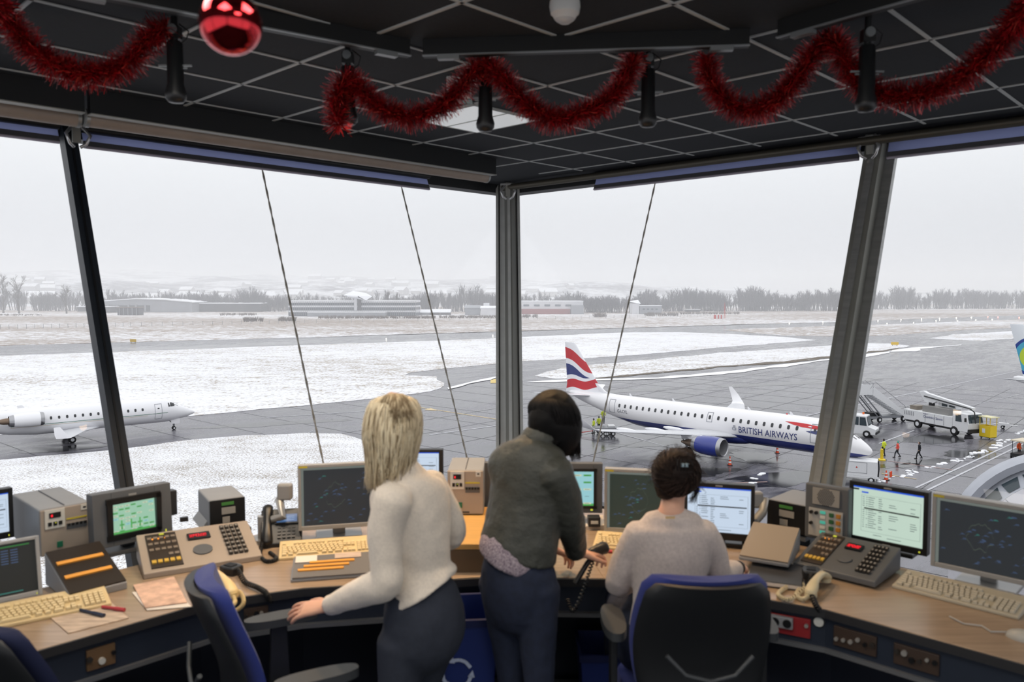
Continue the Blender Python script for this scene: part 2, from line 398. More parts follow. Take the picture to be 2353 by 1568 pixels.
def patch(name, px, mat, z=.03, step=4, amp=.35, extra=None, **t):
    pts = [gp(*p).xy if len(p) == 2 and isinstance(p[0], (int, float)) else Vector(p[0]) for p in px]
    pts = jag(pts, step, amp)
    bm = bmesh.new(); f = bm.faces.new([bm.verts.new((x, y, GZ+z)) for x, y in pts]); bmesh.ops.triangulate(bm, faces=[f])
    if bm.faces[:][0].normal.z < 0: bmesh.ops.reverse_faces(bm, faces=bm.faces[:])
    me = bpy.data.meshes.new(name); bm.to_mesh(me); bm.free(); me.materials.append(mat)
    o = bpy.data.objects.new(name, me); COL.objects.link(o); o['kind'] = 'structure'; return o
patch('lawn_1', [(-700, 1125), (0, 1057), (150, 1045), (300, 1030), (430, 1012), (560, 1002), (700, 996), (790, 998), (830, 1012), (848, 1040), (855, 1090), (850, 1200), (840, 1500), (200, 1500), (-900, 1500)], m_sn1, step=1.2, amp=.15)
patch('lawn_2', [(-700, 840), (0, 818), (300, 808), (600, 797), (838, 789), (1141, 778), (1201, 775), (1414, 765), (1521, 764), (1567, 764), (1659, 767), (1812, 775), (1873, 782), (1812, 787), (1659, 799), (1506, 813), (1353, 824), (1200, 831), (1141, 837), (1016, 848), (942, 857), (930, 863), (999, 866), (1013, 880), (1019, 894), (942, 907), (850, 918), (689, 934), (600, 941), (451, 956), (0, 1000), (-700, 1062)], m_sn2)
patch('lawn_3', [(1235, 865), (1261, 854), (1307, 843), (1414, 834), (1506, 825), (1659, 811), (1900, 795), (1971, 789), (2045, 790), (2091, 795), (2060, 801), (1984, 812), (1800, 833), (1659, 842), (1506, 857), (1353, 871), (1276, 871)], m_sn2)
patch('lawn_3_rim', [(1300, 869.5), (1353, 870), (1506, 856), (1659, 841), (1800, 831), (1984, 810.5), (2070, 799), (2060, 802), (1984, 814), (1800, 835.5), (1659, 844.5), (1506, 859), (1353, 872.5)], snowmat('rough grass verge', .6, '6f6455', fine=1.2, patch=.3), z=.045)
patch('snow_band', [(1206, 879), (1270, 874), (1353, 872), (1506, 868), (1659, 856), (1800, 838), (1900, 825), (1984, 815), (2100, 799), (2216, 792.5), (2180, 796), (2118, 803), (2106, 808), (2050, 809), (1990, 822), (1900, 829), (1800, 844), (1659, 862), (1506, 872.5), (1353, 876), (1270, 879)], m_snow2, z=.06)
patch('lawn_4', [(1662, 758.5), (1720, 755), (1900, 750), (1984, 748), (2259, 737), (2353, 733.6), (2900, 716), (2900, 733), (2353, 753), (2198, 760), (2045, 771), (1971, 774), (1800, 772), (1690, 762)], m_sn6)
patch('lawn_5', [(2137, 778), (2198, 769), (2327, 761), (2353, 759), (2900, 740), (2900, 752), (2353, 776), (2259, 784), (2198, 782)], m_sn2)
patch('meadow', [(-700, 815), (0, 795), (700, 776), (987, 767), (1200, 761), (1506, 752), (1720, 745.6), (1900, 741), (2353, 725), (2700, 713), ((3400, 3350),), ((-3400, 3350),), ((-3400, 400),)], m_sn6)
for p in ([(1028, 892), (1060, 884), (1100, 874), (1142, 866), (1142, 868), (1100, 878), (1060, 889), (1030, 896)],):
    patch('snow_ridge', p, m_snow, z=.08)
# painted lines
m_wl = M('worn white paint', 'b9babf', .5, var=.15, vscale=2); m_yl = M('worn yellow paint', 'c9b489', .5, var=.15, vscale=2); m_pk = M('worn red paint', 'b09490', .5)
def line(p, q, w, mat, nm='painted_line', z=.02):
    a, b_ = gp(*p), gp(*q); d = (b_-a); 
    o = MB().box((a+b_)/2 + Vector((0, 0, z)), (d.length, w, .012), mat, rz=atan2(d.y, d.x)).build(nm); o['kind'] = 'structure'
for p, q, w_, m in (((1852, 956), (2353, 850), .3, m_wl), ((2104, 1122), (2353, 1007.6), .22, m_wl), ((2130, 1128), (2353, 1020), .22, m_wl), ((2026, 1089), (2106, 1102), .15, m_yl),
                    ((987, 1000), (1141, 979), .3, m_wl), ((966, 937), (1141, 964), .3, m_yl), ((1215, 974), (1330, 960), .25, m_wl), ((600, 961), (850, 945), .25, m_wl), ((1641, 1113), (1763, 1108), .2, m_pk),
                    ((2040, 1060), (2190, 1081), .15, m_pk), ((1215, 930), (1290, 918), .2, m_wl), ((2020, 1020), (2100, 990), .2, m_wl), ((1400, 990), (1560, 1035), .25, m_wl), ((2353, 905), (2000, 985), .12, m_wl), ((700, 1000), (720, 990), .1, m_wl)):
    line(p, q, w_, m)
patch('painted_arrow', [(975, 943), (1004, 944.5), (990, 938)], m_yl, z=.035, step=50)
patch('painted_block', [(1127, 874), (1141, 871), (1141, 881), (1127, 881)], M('yellow paint', 'd8bd6a', .5), z=.035, step=50)
# slab joints on the apron
q = MB(); m_jt = M('dark slab joint', '3c3c40', .5)
for i in range(-3, 12):
    a = gp(1300, 1000) + U*0 + V*(-i*7.5) ; q.box(a+U*30+Vector((0, 0, .008)), (120, .07, .008), m_jt, rz=UROT+R(3))
for i in range(-6, 12):
    a = gp(1300, 1000) + U*(i*7.5); q.box(a-V*15+Vector((0, 0, .008)), (.07, 120, .008), m_jt, rz=UROT+R(3))
struct(q, 'slab_joints')
# dark puddles of melt water
mp_, n, L, b = nodes_mat('standing melt water'); b.inputs['Base Color'].default_value = (*lin('2c2c2f'), 1); b.inputs['Roughness'].default_value = .13
def blob(c, rx, ry, ang, N=26, jit=.25):
    o = [];
    for i in range(N):
        t = 2*pi*i/N; r_ = 1+rnd(-jit, jit); x, y = rx*r_*cos(t), ry*r_*sin(t); o.append((c.x+x*cos(ang)-y*sin(ang), c.y+x*sin(ang)+y*cos(ang)))
    return o
for (px, py, rx, ry) in ((1740, 1052, 2.2, 3.2), (1600, 1085, 4, 2), (1800, 1100, 5, 2.6), (2060, 1070, 2.5, 1), (2130, 1062, 3, 1.2), (2240, 1045, 3.0, 2.2), (1500, 1020, 5, 1.5), (2150, 1010, 5, 2.5), (160, 1030, 5, 1.8), (620, 975, 9, 1.6), (1420, 900, 12, 2), (1850, 880, 20, 2.5)):
    c = gp(px, py); bm = bmesh.new(); bm.faces.new([bm.verts.new((x, y, GZ+.012)) for x, y in blob(c, rx, ry, R(20))]); me = bpy.data.meshes.new('puddle'); bm.to_mesh(me); bm.free(); me.materials.append(mp_)
    o = bpy.data.objects.new('puddle', me); COL.objects.link(o); o['kind'] = 'structure'
# snow lumps along the service road
q = MB(); pts = [(2020, 1108), (2063, 1098), (2094, 1087), (2137, 1072), (2198, 1060), (2241, 1044), (2278, 1035), (2320, 1004), (2353, 994), (2400, 978)]
for a, b_ in zip(pts, pts[1:]):
    a, b_ = gp(*a), gp(*b_); k = int((b_-a).length*4)
    for j in range(k):
        if noise.noise(Vector((a.x+j*.5, a.y, 0))*.35) < -.12: continue
        c = a.lerp(b_, j/k)+Vector((rnd(-.4, .4), rnd(-.4, .4), 0)); r_ = rnd(.08, .26); q.ball(c+Vector((0, 0, .02)), r_, m_snow, 8, (rnd(.8, 1.6), rnd(.8, 1.4), .5))
for (px, py) in ((1735, 1100), (1748, 1090), (1730, 1112)):
    for j in range(5): q.ball(gp(px+rnd(-8, 8), py+rnd(-3, 3), .02), rnd(.1, .25), m_snow, 8, (1.4, 1, .4))
o = q.build('snow', smooth=180); tag(o, 'broken ridge of ploughed snow lumps along the service road lines', 'snow', kind='stuff')
# ---------------------------------------------------------------- hills
def hillh(x, y):
    d = hypot(x, y); a = math.degrees(atan2(x, y))
    base = max(0, (d-1150)/1900)*(105 if a < 4 else 105-min(1, (a-4)/14)*88)
    return base*(.75+.5*noise.noise(Vector((x*.0011, y*.0011, 3)))) + 26*max(0, min(1, (d-1100)/500))*noise.noise(Vector((x*.004, y*.004, 0)))
mh, n, L, b = nodes_mat('wooded snowy hillside'); g = n.new('ShaderNodeNewGeometry').outputs['Position']
f1 = nnoise(n, L, g, .006, 6, .6); f2 = nnoise(n, L, g, .05, 5, .7)
ff = nramp(n, L, nmath(n, L, 'ADD', nmath(n, L, 'MULTIPLY', f1, .6), nmath(n, L, 'MULTIPLY', f2, .4)), [(.44, 0.0), (.54, 1.0)])
L.new(nmix(n, L, ff, lin('4c4a52'), lin('d8dae0')), b.inputs['Base Color']); b.inputs['Roughness'].default_value = .9
q = MB(); na, nr = 90, 26; vv = []
for j in range(nr):
    d = 1050 + 2250*(j/(nr-1))**1.2
    for i in range(na):
        a = R(-48 + 96*i/(na-1)); x, y = d*sin(a), d*cos(a); vv.append((x, y, GZ-1+hillh(x, y)))
q.add(vv, [(j*na+i, j*na+i+1, (j+1)*na+i+1, (j+1)*na+i) for j in range(nr-1) for i in range(na-1)], mh); struct(q, 'hills', smooth=180)
m_hw = M('pale render', 'b9b7b6', .8); m_hr = M('snowy roof', 'eceef3', .8); m_win = M('dark far window', '3b4048', .3)
def gable(t, w, d, h, rh, wm=m_hw, rm=m_hr):
    MB().box((0, 0, h/2), (w, d, h), wm).prism([(-d/2, h), (d/2, h), (0, h+rh)], -w/2, w/2, wm, axis='x').build('wall', par=t)
    MB().prism([(-d/2-.6, h-.3), (0, h+rh), (d/2+.6, h-.3), (d/2+.6, h+.15), (0, h+rh+.5), (-d/2-.6, h+.15)], -w/2-.5, w/2+.5, rm, axis='x').build('roof', par=t)
th = None
random.seed(3)
for i in range(70):
    px = rnd(330, 1330) if i < 58 else rnd(0, 120); py = 716 - rnd(18, 88)**1.0
    d = ray(px, py); p = None
    for k in range(600):
        y = 1080 + k*3; z = CZ + d.z*y; gh = GZ-1+hillh(d.x*y, y)
        if gh > z: p = Vector((d.x*y, y, gh)); break
    if not p: continue
    if th is None:
        th = thing('hillside_house', 'pale gabled house with a snowy roof, faint on the hazy hillside', 'house', p, rnd(0, 3), 'houses on the hazy hillside'); gable(th, 16, 11, 6, 4)
    else:
        c = copy_tree(th); c.location = p; c.rotation_euler = (0, 0, rnd(-.6, .6)); s = rnd(.8, 1.5); c.scale = (s*rnd(.8, 1.6), s, s)
# ---------------------------------------------------------------- bare trees
m_bark = M('bare grey-brown branches', '4f4944', .9, var=.2, vscale=1)
def tree_mb(h, wdt, seed, lv=4, nb=5, mat=None, tr=.012, stems=1):
    r_ = random.Random(seed); q = MB(); mat = mat or m_bark
    def br(p, d, l, r, k):
        e = p + d*l; n_ = 5 if k >= 3 else 3
        mid = p + d*l*.5 + Vector((r_.uniform(-1, 1), r_.uniform(-1, 1), 0))*l*.05
        q.tube([p, mid, e], [r, r*.8, r*.5], mat, n_, cap=False)
        if k == 0: return
        m = nb if k < lv else nb+5
        for j in range(m):
            t = r_.uniform(.3, 1) if k < lv else .22 + .78*(j+1)/m
            a = r_.uniform(0, 2*pi); s = r_.uniform(.4, .9)*wdt*(1.25-.6*t if k == lv else 1)
            nd = (d + Vector((cos(a)*s, sin(a)*s, r_.uniform(-.1, .3) + (.25 if k == lv else 0)))).normalized()
            br(p + d*l*t, nd, l*r_.uniform(.42, .6)*(1.15-.35*t), r*.48, k-1)
    for i in range(stems):
        a = 2*pi*i/stems + r_.uniform(0, 1); o_ = Vector((cos(a), sin(a), 0))*(.16*h if stems > 1 else 0)
        br(o_, (Vector((0, 0, 1)) + (o_/h*1.2 if stems > 1 else Vector())).normalized(), h*r_.uniform(.55, .72), h*tr*1.6, lv)
    return q
def bare_tree(px, py, topy, wdt, seed, label, group=None, lv=4):
    p = gp(px, py); h = (py-topy)/F*p.y*1.02
    t = thing('bare_tree', label, 'tree', p, 0, group)
    q = tree_mb(h, wdt, seed, lv); q.build('branches', par=t); MB().tube([(0, 0, 0), (0, 0, h*.2), (0, 0, h*.4)], [h*.028, h*.02, h*.012], m_bark, 8).build('trunk', par=t)
    return t
bare_tree(8, 720, 640, .8, 1, 'tall bare tree touching the left edge of the view, beyond the runway')
bare_tree(44, 721, 645, .95, 2, 'broad bare tree beyond the runway, right beside the one at the edge')
bare_tree(153, 721, 653, 1.05, 3, 'broad bare tree standing alone between the low hall and the edge trees')
bare_tree(893, 722, 670, .55, 5, 'slim bare tree before the white office block, the left of its pair')
bare_tree(912, 722, 676, .5, 6, 'slim bare tree before the white office block, the right of its pair')
# far woods: one uncountable belt
m_wood = M('hazy winter wood', '57545a', .95, var=.25, vscale=.02)
q = MB(); random.seed(11)
protos = [tree_mb(1, .75, 40+i, 2, 5, m_wood, .014, 4) for i in range(6)]
def belt(x0, x1, y0, y1, n_, h0, h1, dist_y):
    for i in range(n_):
        px = rnd(x0, x1); t = (px-x0)/(x1-x0); p = gp(px, dist_y[0]+(dist_y[1]-dist_y[0])*t + rnd(-2.5, 1)); h = rnd(h0, h1)*(1+.5*noise.noise(Vector((px*.02, 0, 0))))
        pr = protos[i % 6]; s = rnd(.8, 1.3); a = rnd(0, 6)
        q.add([(p.x+(v[0]*cos(a)-v[1]*sin(a))*h*s, p.y+(v[0]*sin(a)+v[1]*cos(a))*h*s, p.z+v[2]*h) for v in pr.v], pr.f, m_wood)
belt(-60, 660, 0, 0, 150, 12, 20, (714, 716)); belt(440, 1150, 0, 0, 130, 10, 18, (715, 716)); belt(860, 1200, 0, 0, 40, 14, 22, (716, 718))
belt(1300, 1500, 0, 0, 70, 11, 17, (718, 719)); belt(1480, 1960, 0, 0, 190, 12, 21, (716, 714)); belt(1940, 2420, 0, 0, 150, 10, 22, (712, 708)); belt(1180, 1340, 0, 0, 30, 14, 20, (716, 716))
o = q.build('woods'); tag(o, 'grey belt of bare woods standing in the haze beyond the meadow', 'woods', kind='stuff')
# shrubs
m_shr = M('brown winter shrub', '6a5f58', .95, var=.3, vscale=1)
q = MB()
for (x0, x1, yy, h) in ((730, 1000, 732, 2.2), (1010, 1150, 731, 2), (1195, 1235, 730, 2.5), (560, 605, 739, 3), (640, 680, 738, 3), (1362, 1393, 729, 3.5), (505, 590, 725, 2), (0, 95, 725, 1), (1480, 1560, 726, 3), (1560, 1700, 722, 2)):
    for i in range(int((x1-x0)*1.6)):
        p = gp(rnd(x0, x1), yy+rnd(-1.5, 1)); s = h*rnd(.5, 1)
        for j in range(6):
            a = rnd(0, 6.28); q.tube([p, p+Vector((cos(a)*s*.35, sin(a)*s*.35, s))], [.12, .02], m_shr, 3, cap=False)
o = q.build('undergrowth'); tag(o, 'low brown winter scrub along the far edge of the meadow', 'scrub', kind='stuff')
# ---------------------------------------------------------------- far buildings
m_ww = M('white facade panel', 'cfd0d4', .6, var=.05, vscale=.2); m_gg = M('grey ribbed cladding', '8d9096', .6, var=.08, vscale=.2); m_dk = M('dark cladding', '3f4046', .6)
m_glz = M('grey ribbon glazing', '5a626c', .2); m_rd = M('dull red cladding', '8e4a4a', .6)
def bldg(name, label, px0, px1, base, top, depth, cat='building'):
    """empty at base centre, unit metres; returns (thing, width, height)"""
    a, b_ = gp(px0, base), gp(px1, base); c = (a+b_)/2; w_ = (b_-a).length; h = (base-top)/F*c.y*1.01
    t = thing(name, label, cat, c, atan2((b_-a).y, (b_-a).x)); return t, w_, h
t, w_, h = bldg('airport_hall', 'long low hall with a curved snowy roof far beyond the runway', 228, 441, 718, 687, 40)
q = MB(); q.prism([(-w_/2, 0), (w_/2, 0), (w_/2, h*.75), (w_*.2, h*.93), (-w_*.1, h), (-w_/2, h*.8)], 0, 40, m_gg, axis='y'); q.build('wall', par=t)
MB().prism([(-w_/2-1, h*.78), (-w_/2, h*.84), (-w_*.1, h*1.04), (w_*.2, h*.97), (w_/2, h*.79), (w_/2+1, h*.72), (w_*.2, h*.9), (-w_*.1, h*.97)], -1, 41, m_hr, axis='y').build('roof', par=t)
q = MB(); q.box((-w_*.2, -.3, h*.3), (w_*.5, .5, h*.42), m_dk); [q.box((x*w_, -.4, h*.33), (w_*.02, .7, h*.5), m_gg) for x in (-.4, -.3, -.18, -.1, 0)]; q.build('window_band', par=t)
MB().box((-w_*.45, -10, h*.25), (w_*.35, 14, h*.34), m_dk).box((-w_*.45, -10, h*.44), (w_*.37, 15, h*.04), m_hr).build('annex', par=t)
MB().tube([(-w_*.02, 12, h*.8), (-w_*.02, 12, h*1.5)], .5, m_gg, 8).build('chimney', par=t)
t, w_, h = bldg('storage_shed', 'small dark open shed in front of the low hall', 270, 319, 725, 706, 12)
MB().box((0, 4, h*.45), (w_, 8, h*.9), m_dk).build('wall', par=t); MB().box((0, 4, h*.95), (w_*1.05, 9.5, h*.08), M('rusty roof edge', '77665c', .8)).build('roof', par=t)
for i in range(5): MB().box((w_*(-.4+.2*i), -.2, h*.45), (.5, .3, h*.85), m_gg).build('post', par=t)
t, w_, h = bldg('low_warehouse', 'long low warehouse to the right of the curved hall, half lost in trees', 455, 600, 717, 696, 30)
MB().box((0, 15, h*.45), (w_, 30, h*.9), m_dk).build('wall', par=t); MB().box((0, 15, h*.93), (w_*1.02, 31, h*.1), m_hr).build('roof', par=t)
t, w_, h = bldg('office_block', 'long white three-storey office block with a tilted diamond roof on top', 663, 955, 727, 691, 30)
q = MB().box((0, 15, h*.42), (w_, 29, h*.84), m_glz); q.build('wall', par=t)
for k_, (z, hh) in enumerate(((.93, .14), (.62, .11), (.31, .11))):
    MB().box((0, 15, h*z), (w_*1.005, 30.5, h*hh), m_ww).build('facade_band', par=t)
q = MB(); [q.box((-w_/2+i*w_/60, -.12, h*.5), (.25, .3, h*.9), m_gg) for i in range(61)]; q.build('window_posts', par=t)
MB().box((-w_*.02, -6, h*.12), (w_*.6, 12, h*.24), m_gg).box((-w_*.02, -6, h*.27), (w_*.6, 12.4, h*.06), m_ww).build('ground_floor', par=t)
MB().box((w_*.03, 2, h*.85), (w_*.022, 6, h*.95), m_ww).box((w_*.06, 2.5, h*.85), (w_*.03, 6, h*.95), m_dk).build('stair_tower', par=t)
q = MB(); hx = w_*.05; q.add([(-w_*.07, 2, h*1.32), (w_*.06, -6, h*1.28), (w_*.16, 0, h*1.25), (w_*.12, -5, h*1.0), (-w_*.02, 14, h*1.62), (w_*.1, 8, h*1.45), (-w_*.07, 2, h*1.26), (w_*.06, -6, h*1.2)], [(0, 1, 2, 5, 4), (1, 3, 2), (0, 6, 7, 1), (4, 5, 2, 3, 7, 6, 0)], m_hr); q.build('diamond_roof', par=t)
MB().box((-w_*.03, 6, h*1.27), (w_*.18, 12, h*.03), m_dk).build('canopy', par=t)
for i, (x0, x1, bs, tp, lb) in enumerate(((920, 940, 724, 712, 'small shed with a snowy pitched roof nearest the white office block'), (942, 960, 724, 713, 'dark low shed, second from the office block'), (962, 990, 724, 713, 'snowy shed between the dark low shed and the twin white roofs'), (992, 1010, 724, 712, 'left one of the twin white roofs past the sheds'), (1012, 1036, 724, 712, 'right one of the twin white roofs past the sheds'))):
    t, w_, h = bldg('shed', lb, x0, x1, bs, tp, 10); gable(t, w_*.95, 10, h*.55, h*.45, m_dk if i != 2 else m_gg)
t, w_, h = bldg('warehouse', 'grey windowless warehouse left of the corner column', 1070, 1103, 724, 703, 20); gable(t, w_, 18, h*.78, h*.22, m_gg, m_gg)
t, w_, h = bldg('warehouse', 'pale warehouse with a raised box on its roof, touching the corner column', 1106, 1150, 725, 697, 20); gable(t, w_, 18, h*.62, h*.1, m_ww); MB().box((-w_*.25, 9, h*.82), (w_*.3, 8, h*.36), m_ww).build('roof_box', par=t)
t, w_, h = bldg('factory', 'wide grey factory with a dull red ground floor right of the corner column', 1198, 1340, 722, 693, 30)
MB().box((0, 15, h*.68), (w_, 30, h*.6), m_ww).build('wall', par=t); MB().box((-w_*.1, 14.6, h*.2), (w_*.78, 31, h*.4), m_rd).build('red_base', par=t); MB().box((w_*.4, 10, h*.35), (w_*.2, 30, h*.7), m_gg).build('annex', par=t)
for i in range(5): MB().box((w_*(-.42+.17*i), -.3, h*.68), (w_*.09, .4, h*.14), m_glz).build('window', par=t)
MB().box((0, 15, h*1.0), (w_*1.01, 30.5, h*.05), m_hr).build('roof', par=t)
t, w_, h = bldg('villa', 'pale building with a white tilted roof by the slanting cord right of the column', 1451, 1521, 722, 700, 20)
MB().box((-w_*.35, 8, h*.55), (w_*.24, 16, h*1.1), m_ww).box((w_*.12, 8, h*.42), (w_*.74, 16, h*.84), m_gg).build('wall', par=t)
MB().add([(-w_*.55, -1, h*1.25), (-w_*.2, -1, h*1.05), (-w_*.18, 17, h*1.45), (-w_*.5, 17, h*1.3)], [(0, 1, 2, 3)], m_hr).box((w_*.12, 8, h*.86), (w_*.76, 17, h*.06), m_hr).build('roof', par=t)
for i in range(4): MB().box((w_*(-.1+.14*i), -.2, h*.5), (w_*.07, .3, h*.16), m_glz).build('window', par=t)
t, w_, h = bldg('pavilion', 'small flat-roofed pavilion before the right-hand woods', 1578, 1608, 717, 711, 8); MB().box((0, 4, h*.4), (w_, 8, h*.8), m_dk).build('wall', par=t); MB().box((0, 4, h*.9), (w_*1.1, 9, h*.2), m_hr).build('roof', par=t)
# marker box, mast, signs, lights
m_red = M('signal red paint', 'c0392f', .5); m_wht = M('white paint', 'dcdde0', .5)
p = gp(1651, 733); t = thing('marker_cabin', 'red and white striped marker cabin far out beside the runway', 'cabin', p)
q = MB(); [q.box((-2.4+1.0*i+.0, 0, 1.3), (1.0, 2.5, 2.6), (m_red, m_wht)[i % 2]) for i in range(6)]; q.build('striped_body', par=t)
p = gp(1665, 732.5); t = thing('airfield_mast', 'thin lattice mast beside the red and white marker cabin', 'mast', p)
q = MB(); [q.tube([(x, y, 0), (0, 0, 11)], .09, m_red, 4) for x, y in ((-.6, -.5), (.6, -.5), (0, .6))]; [q.box((0, 0, z), (1.1*(1-z/11), .9*(1-z/11), .1), m_red) for z in range(1, 10)]; q.build('lattice', par=t); MB().tube([(0, 0, 11), (0, 0, 13)], .06, m_dk, 5).build('antenna', par=t)
m_lamp = GLOW('lit runway lamp', 'fff2da', 30); m_lr = GLOW('lit red runway lamp', 'ff5a48', 18); m_ys = M('airfield sign yellow', 'd5b02e', .5)
random.seed(5); t0 = {}
Z7 = lambda x, y: (1800+x/3.266, 680+y/3.266)
for (x, y, c) in [(710, 188, 0), (882, 182, 0), (1037, 176, 0), (1172, 173, 0), (1299, 169, 0), (1411, 166, 0), (778, 212, 0), (977, 204, 0), (1146, 190, 0), (1308, 192, 0), (1444, 185, 0), (1568, 182, 0), (45, 208, 0), (297, 198, 0), (1535, 162, 1), (1610, 163, 1), (1770, 166, 1), (-1218, 359, 0), (-2980, 325, 0), (-2180, 300, 0)]:
    px, py = Z7(x, y); p = gp(px, py); s = max(.35, min(1, p.y/700))
    if c not in t0:
        t = thing('runway_light', ('small lit white lamp in the rows along the runway', 'small lit red lamp at the far end of the runway')[c], 'light', p, 0, ('white lamps along the runway', 'red lamps at the runway end')[c]); MB().cyl((0, 0, 0), (0, 0, .3), .12, m_dk, 6).build('housing', par=t)
        MB().ball((0, 0, .45), .32, (m_lamp, m_lr)[c], 8).build('lens', par=t); t.scale = (s,)*3; t0[c] = t
    else:
        t = copy_tree(t0[c]); t.location = p; t.scale = (s,)*3
for (px, py, lb) in ((2056, 795, 'small yellow taxiway sign at the tip of the snow strip behind the right mullion'), (306, 788, 'tiny yellow marker at the runway edge left of the first cord')):
    t = thing('taxiway_sign', lb, 'sign', gp(px, py)); MB().box((0, 0, .75), (2.2, .3, .9), m_ys, rz=-.2).build('panel', par=t); MB().box((-.7, 0, .15), (.12, .12, .3), m_dk).box((.7, 0, .15), (.12, .12, .3), m_dk).build('legs', par=t)
# perimeter fence
t = thing('perimeter_fence', 'long wire fence on thin posts crossing the meadow beyond the runway', 'fence', (0, 0, 0))
fp = [(-40, 758), (300, 751), (700, 743), (1150, 737), (1500, 730), (1640, 727)]; fpts = []
for a, b_ in zip(fp, fp[1:]):
    A, B = gp(*a), gp(*b_); k = 18
    fpts += [A.lerp(B, i/k) for i in range(k)]
pm = MB().box((0, 0, 1.1), (.14, .14, 2.2), m_gg).build('post', par=t, loc=fpts[0])
for p in fpts[1:]: c = pm.copy(); COL.objects.link(c); c.location = p
q = MB()
for z in (.5, 1.1, 1.7, 2.1): q.tube([p+Vector((0, 0, z)) for p in fpts], .025, m_gg, 3)
q.build('wire', par=t)
# ================================================================ figures
def remesh(mb, name, mat, par, vox, smooth=4, disp=0, dscale=.08, loc=None):
    me = bpy.data.meshes.new('t'); me.from_pydata(mb.v, [], mb.f); o = bpy.data.objects.new('t', me); COL.objects.link(o)
    r = o.modifiers.new('r', 'REMESH'); r.mode = 'VOXEL'; r.voxel_size = vox
    s = o.modifiers.new('s', 'SMOOTH'); s.factor = .5; s.iterations = smooth
    if disp:
        tx = bpy.data.textures.new('folds', 'CLOUDS'); tx.noise_scale = dscale; d = o.modifiers.new('d', 'DISPLACE'); d.texture = tx; d.strength = disp; d.mid_level = .5
    dg = bpy.context.evaluated_depsgraph_get(); dg.update()
    m2 = bpy.data.meshes.new_from_object(o.evaluated_get(dg)); bpy.data.objects.remove(o); bpy.data.meshes.remove(me)
    m2.name = name; m2.materials.clear(); m2.materials.append(mat); m2.polygons.foreach_set('use_smooth', [True]*len(m2.polygons))
    o = bpy.data.objects.new(name, m2); COL.objects.link(o); o.parent = par
    return o
def limb(mb, pts, n=14, fl=(0, 0)):
    """pts: (point, radius or (a, b), side vector or None); closed tapered limb with rounded ends"""
    P = [Vector(p[0]) for p in pts]; rs = []
    sd = None
    for i, p in enumerate(P):
        t = (P[min(i+1, len(P)-1)]-P[max(i-1, 0)]).normalized(); r = pts[i][1]; a, b = (r, r) if isinstance(r, (int, float)) else r
        s = Vector(pts[i][2]) if len(pts[i]) > 2 and pts[i][2] is not None else (sd if sd is not None else (Vector((1, 0, 0)) if abs(t.x) < .8 else Vector((0, 1, 0))))
        if len(pts[i]) > 2 and pts[i][2] is not None: s = s.normalized()
        else: s = (s - t*s.dot(t)).normalized()
        c = t.cross(s).normalized(); sd = s
        rs.append((p, t, s, c, a, b))
    out = []
    p, t, s, c, a, b = rs[0]
    for q, k in () if fl[0] else ((.9, .35), (.55, .8)): out.append([p - t*min(a, b)*q*.8 + s*a*k*cos(2*pi*j/n) + c*b*k*sin(2*pi*j/n) for j in range(n)])
    for p, t, s, c, a, b in rs: out.append([p + s*a*cos(2*pi*j/n) + c*b*sin(2*pi*j/n) for j in range(n)])
    for q, k in () if fl[1] else ((.55, .8), (.9, .35)): out.append([p + t*min(a, b)*q*.8 + s*a*k*cos(2*pi*j/n) + c*b*k*sin(2*pi*j/n) for j in range(n)])
    mb.rings(out); return mb
def cat(pts, k=5):
    """smooth a control list of (point, radii, side) by Catmull-Rom"""
    out = []; n = len(pts)
    def rr(r): return Vector((r, r)) if isinstance(r, (int, float)) else Vector(r)
    for i in range(n-1):
        a, b, c, d = (pts[max(i-1, 0)], pts[i], pts[i+1], pts[min(i+2, n-1)])
        for j in range(k):
            t = j/k
            def cr(x0, x1, x2, x3): return .5*((2*x1)+(x2-x0)*t+(2*x0-5*x1+4*x2-x3)*t*t+(3*x1-x0-3*x2+x3)*t**3)
            p = cr(*[Vector(q[0]) for q in (a, b, c, d)]); r = cr(*[rr(q[1]) for q in (a, b, c, d)])
            s = None
            if len(b) > 2 and b[2] is not None: s = Vector(b[2]).lerp(Vector((c if len(c) > 2 and c[2] is not None else b)[2]), t)
            out.append((p, (r.x, r.y), s))
    l = pts[-1]; out.append((Vector(l[0]), tuple(rr(l[1])), l[2] if len(l) > 2 else None)); return out
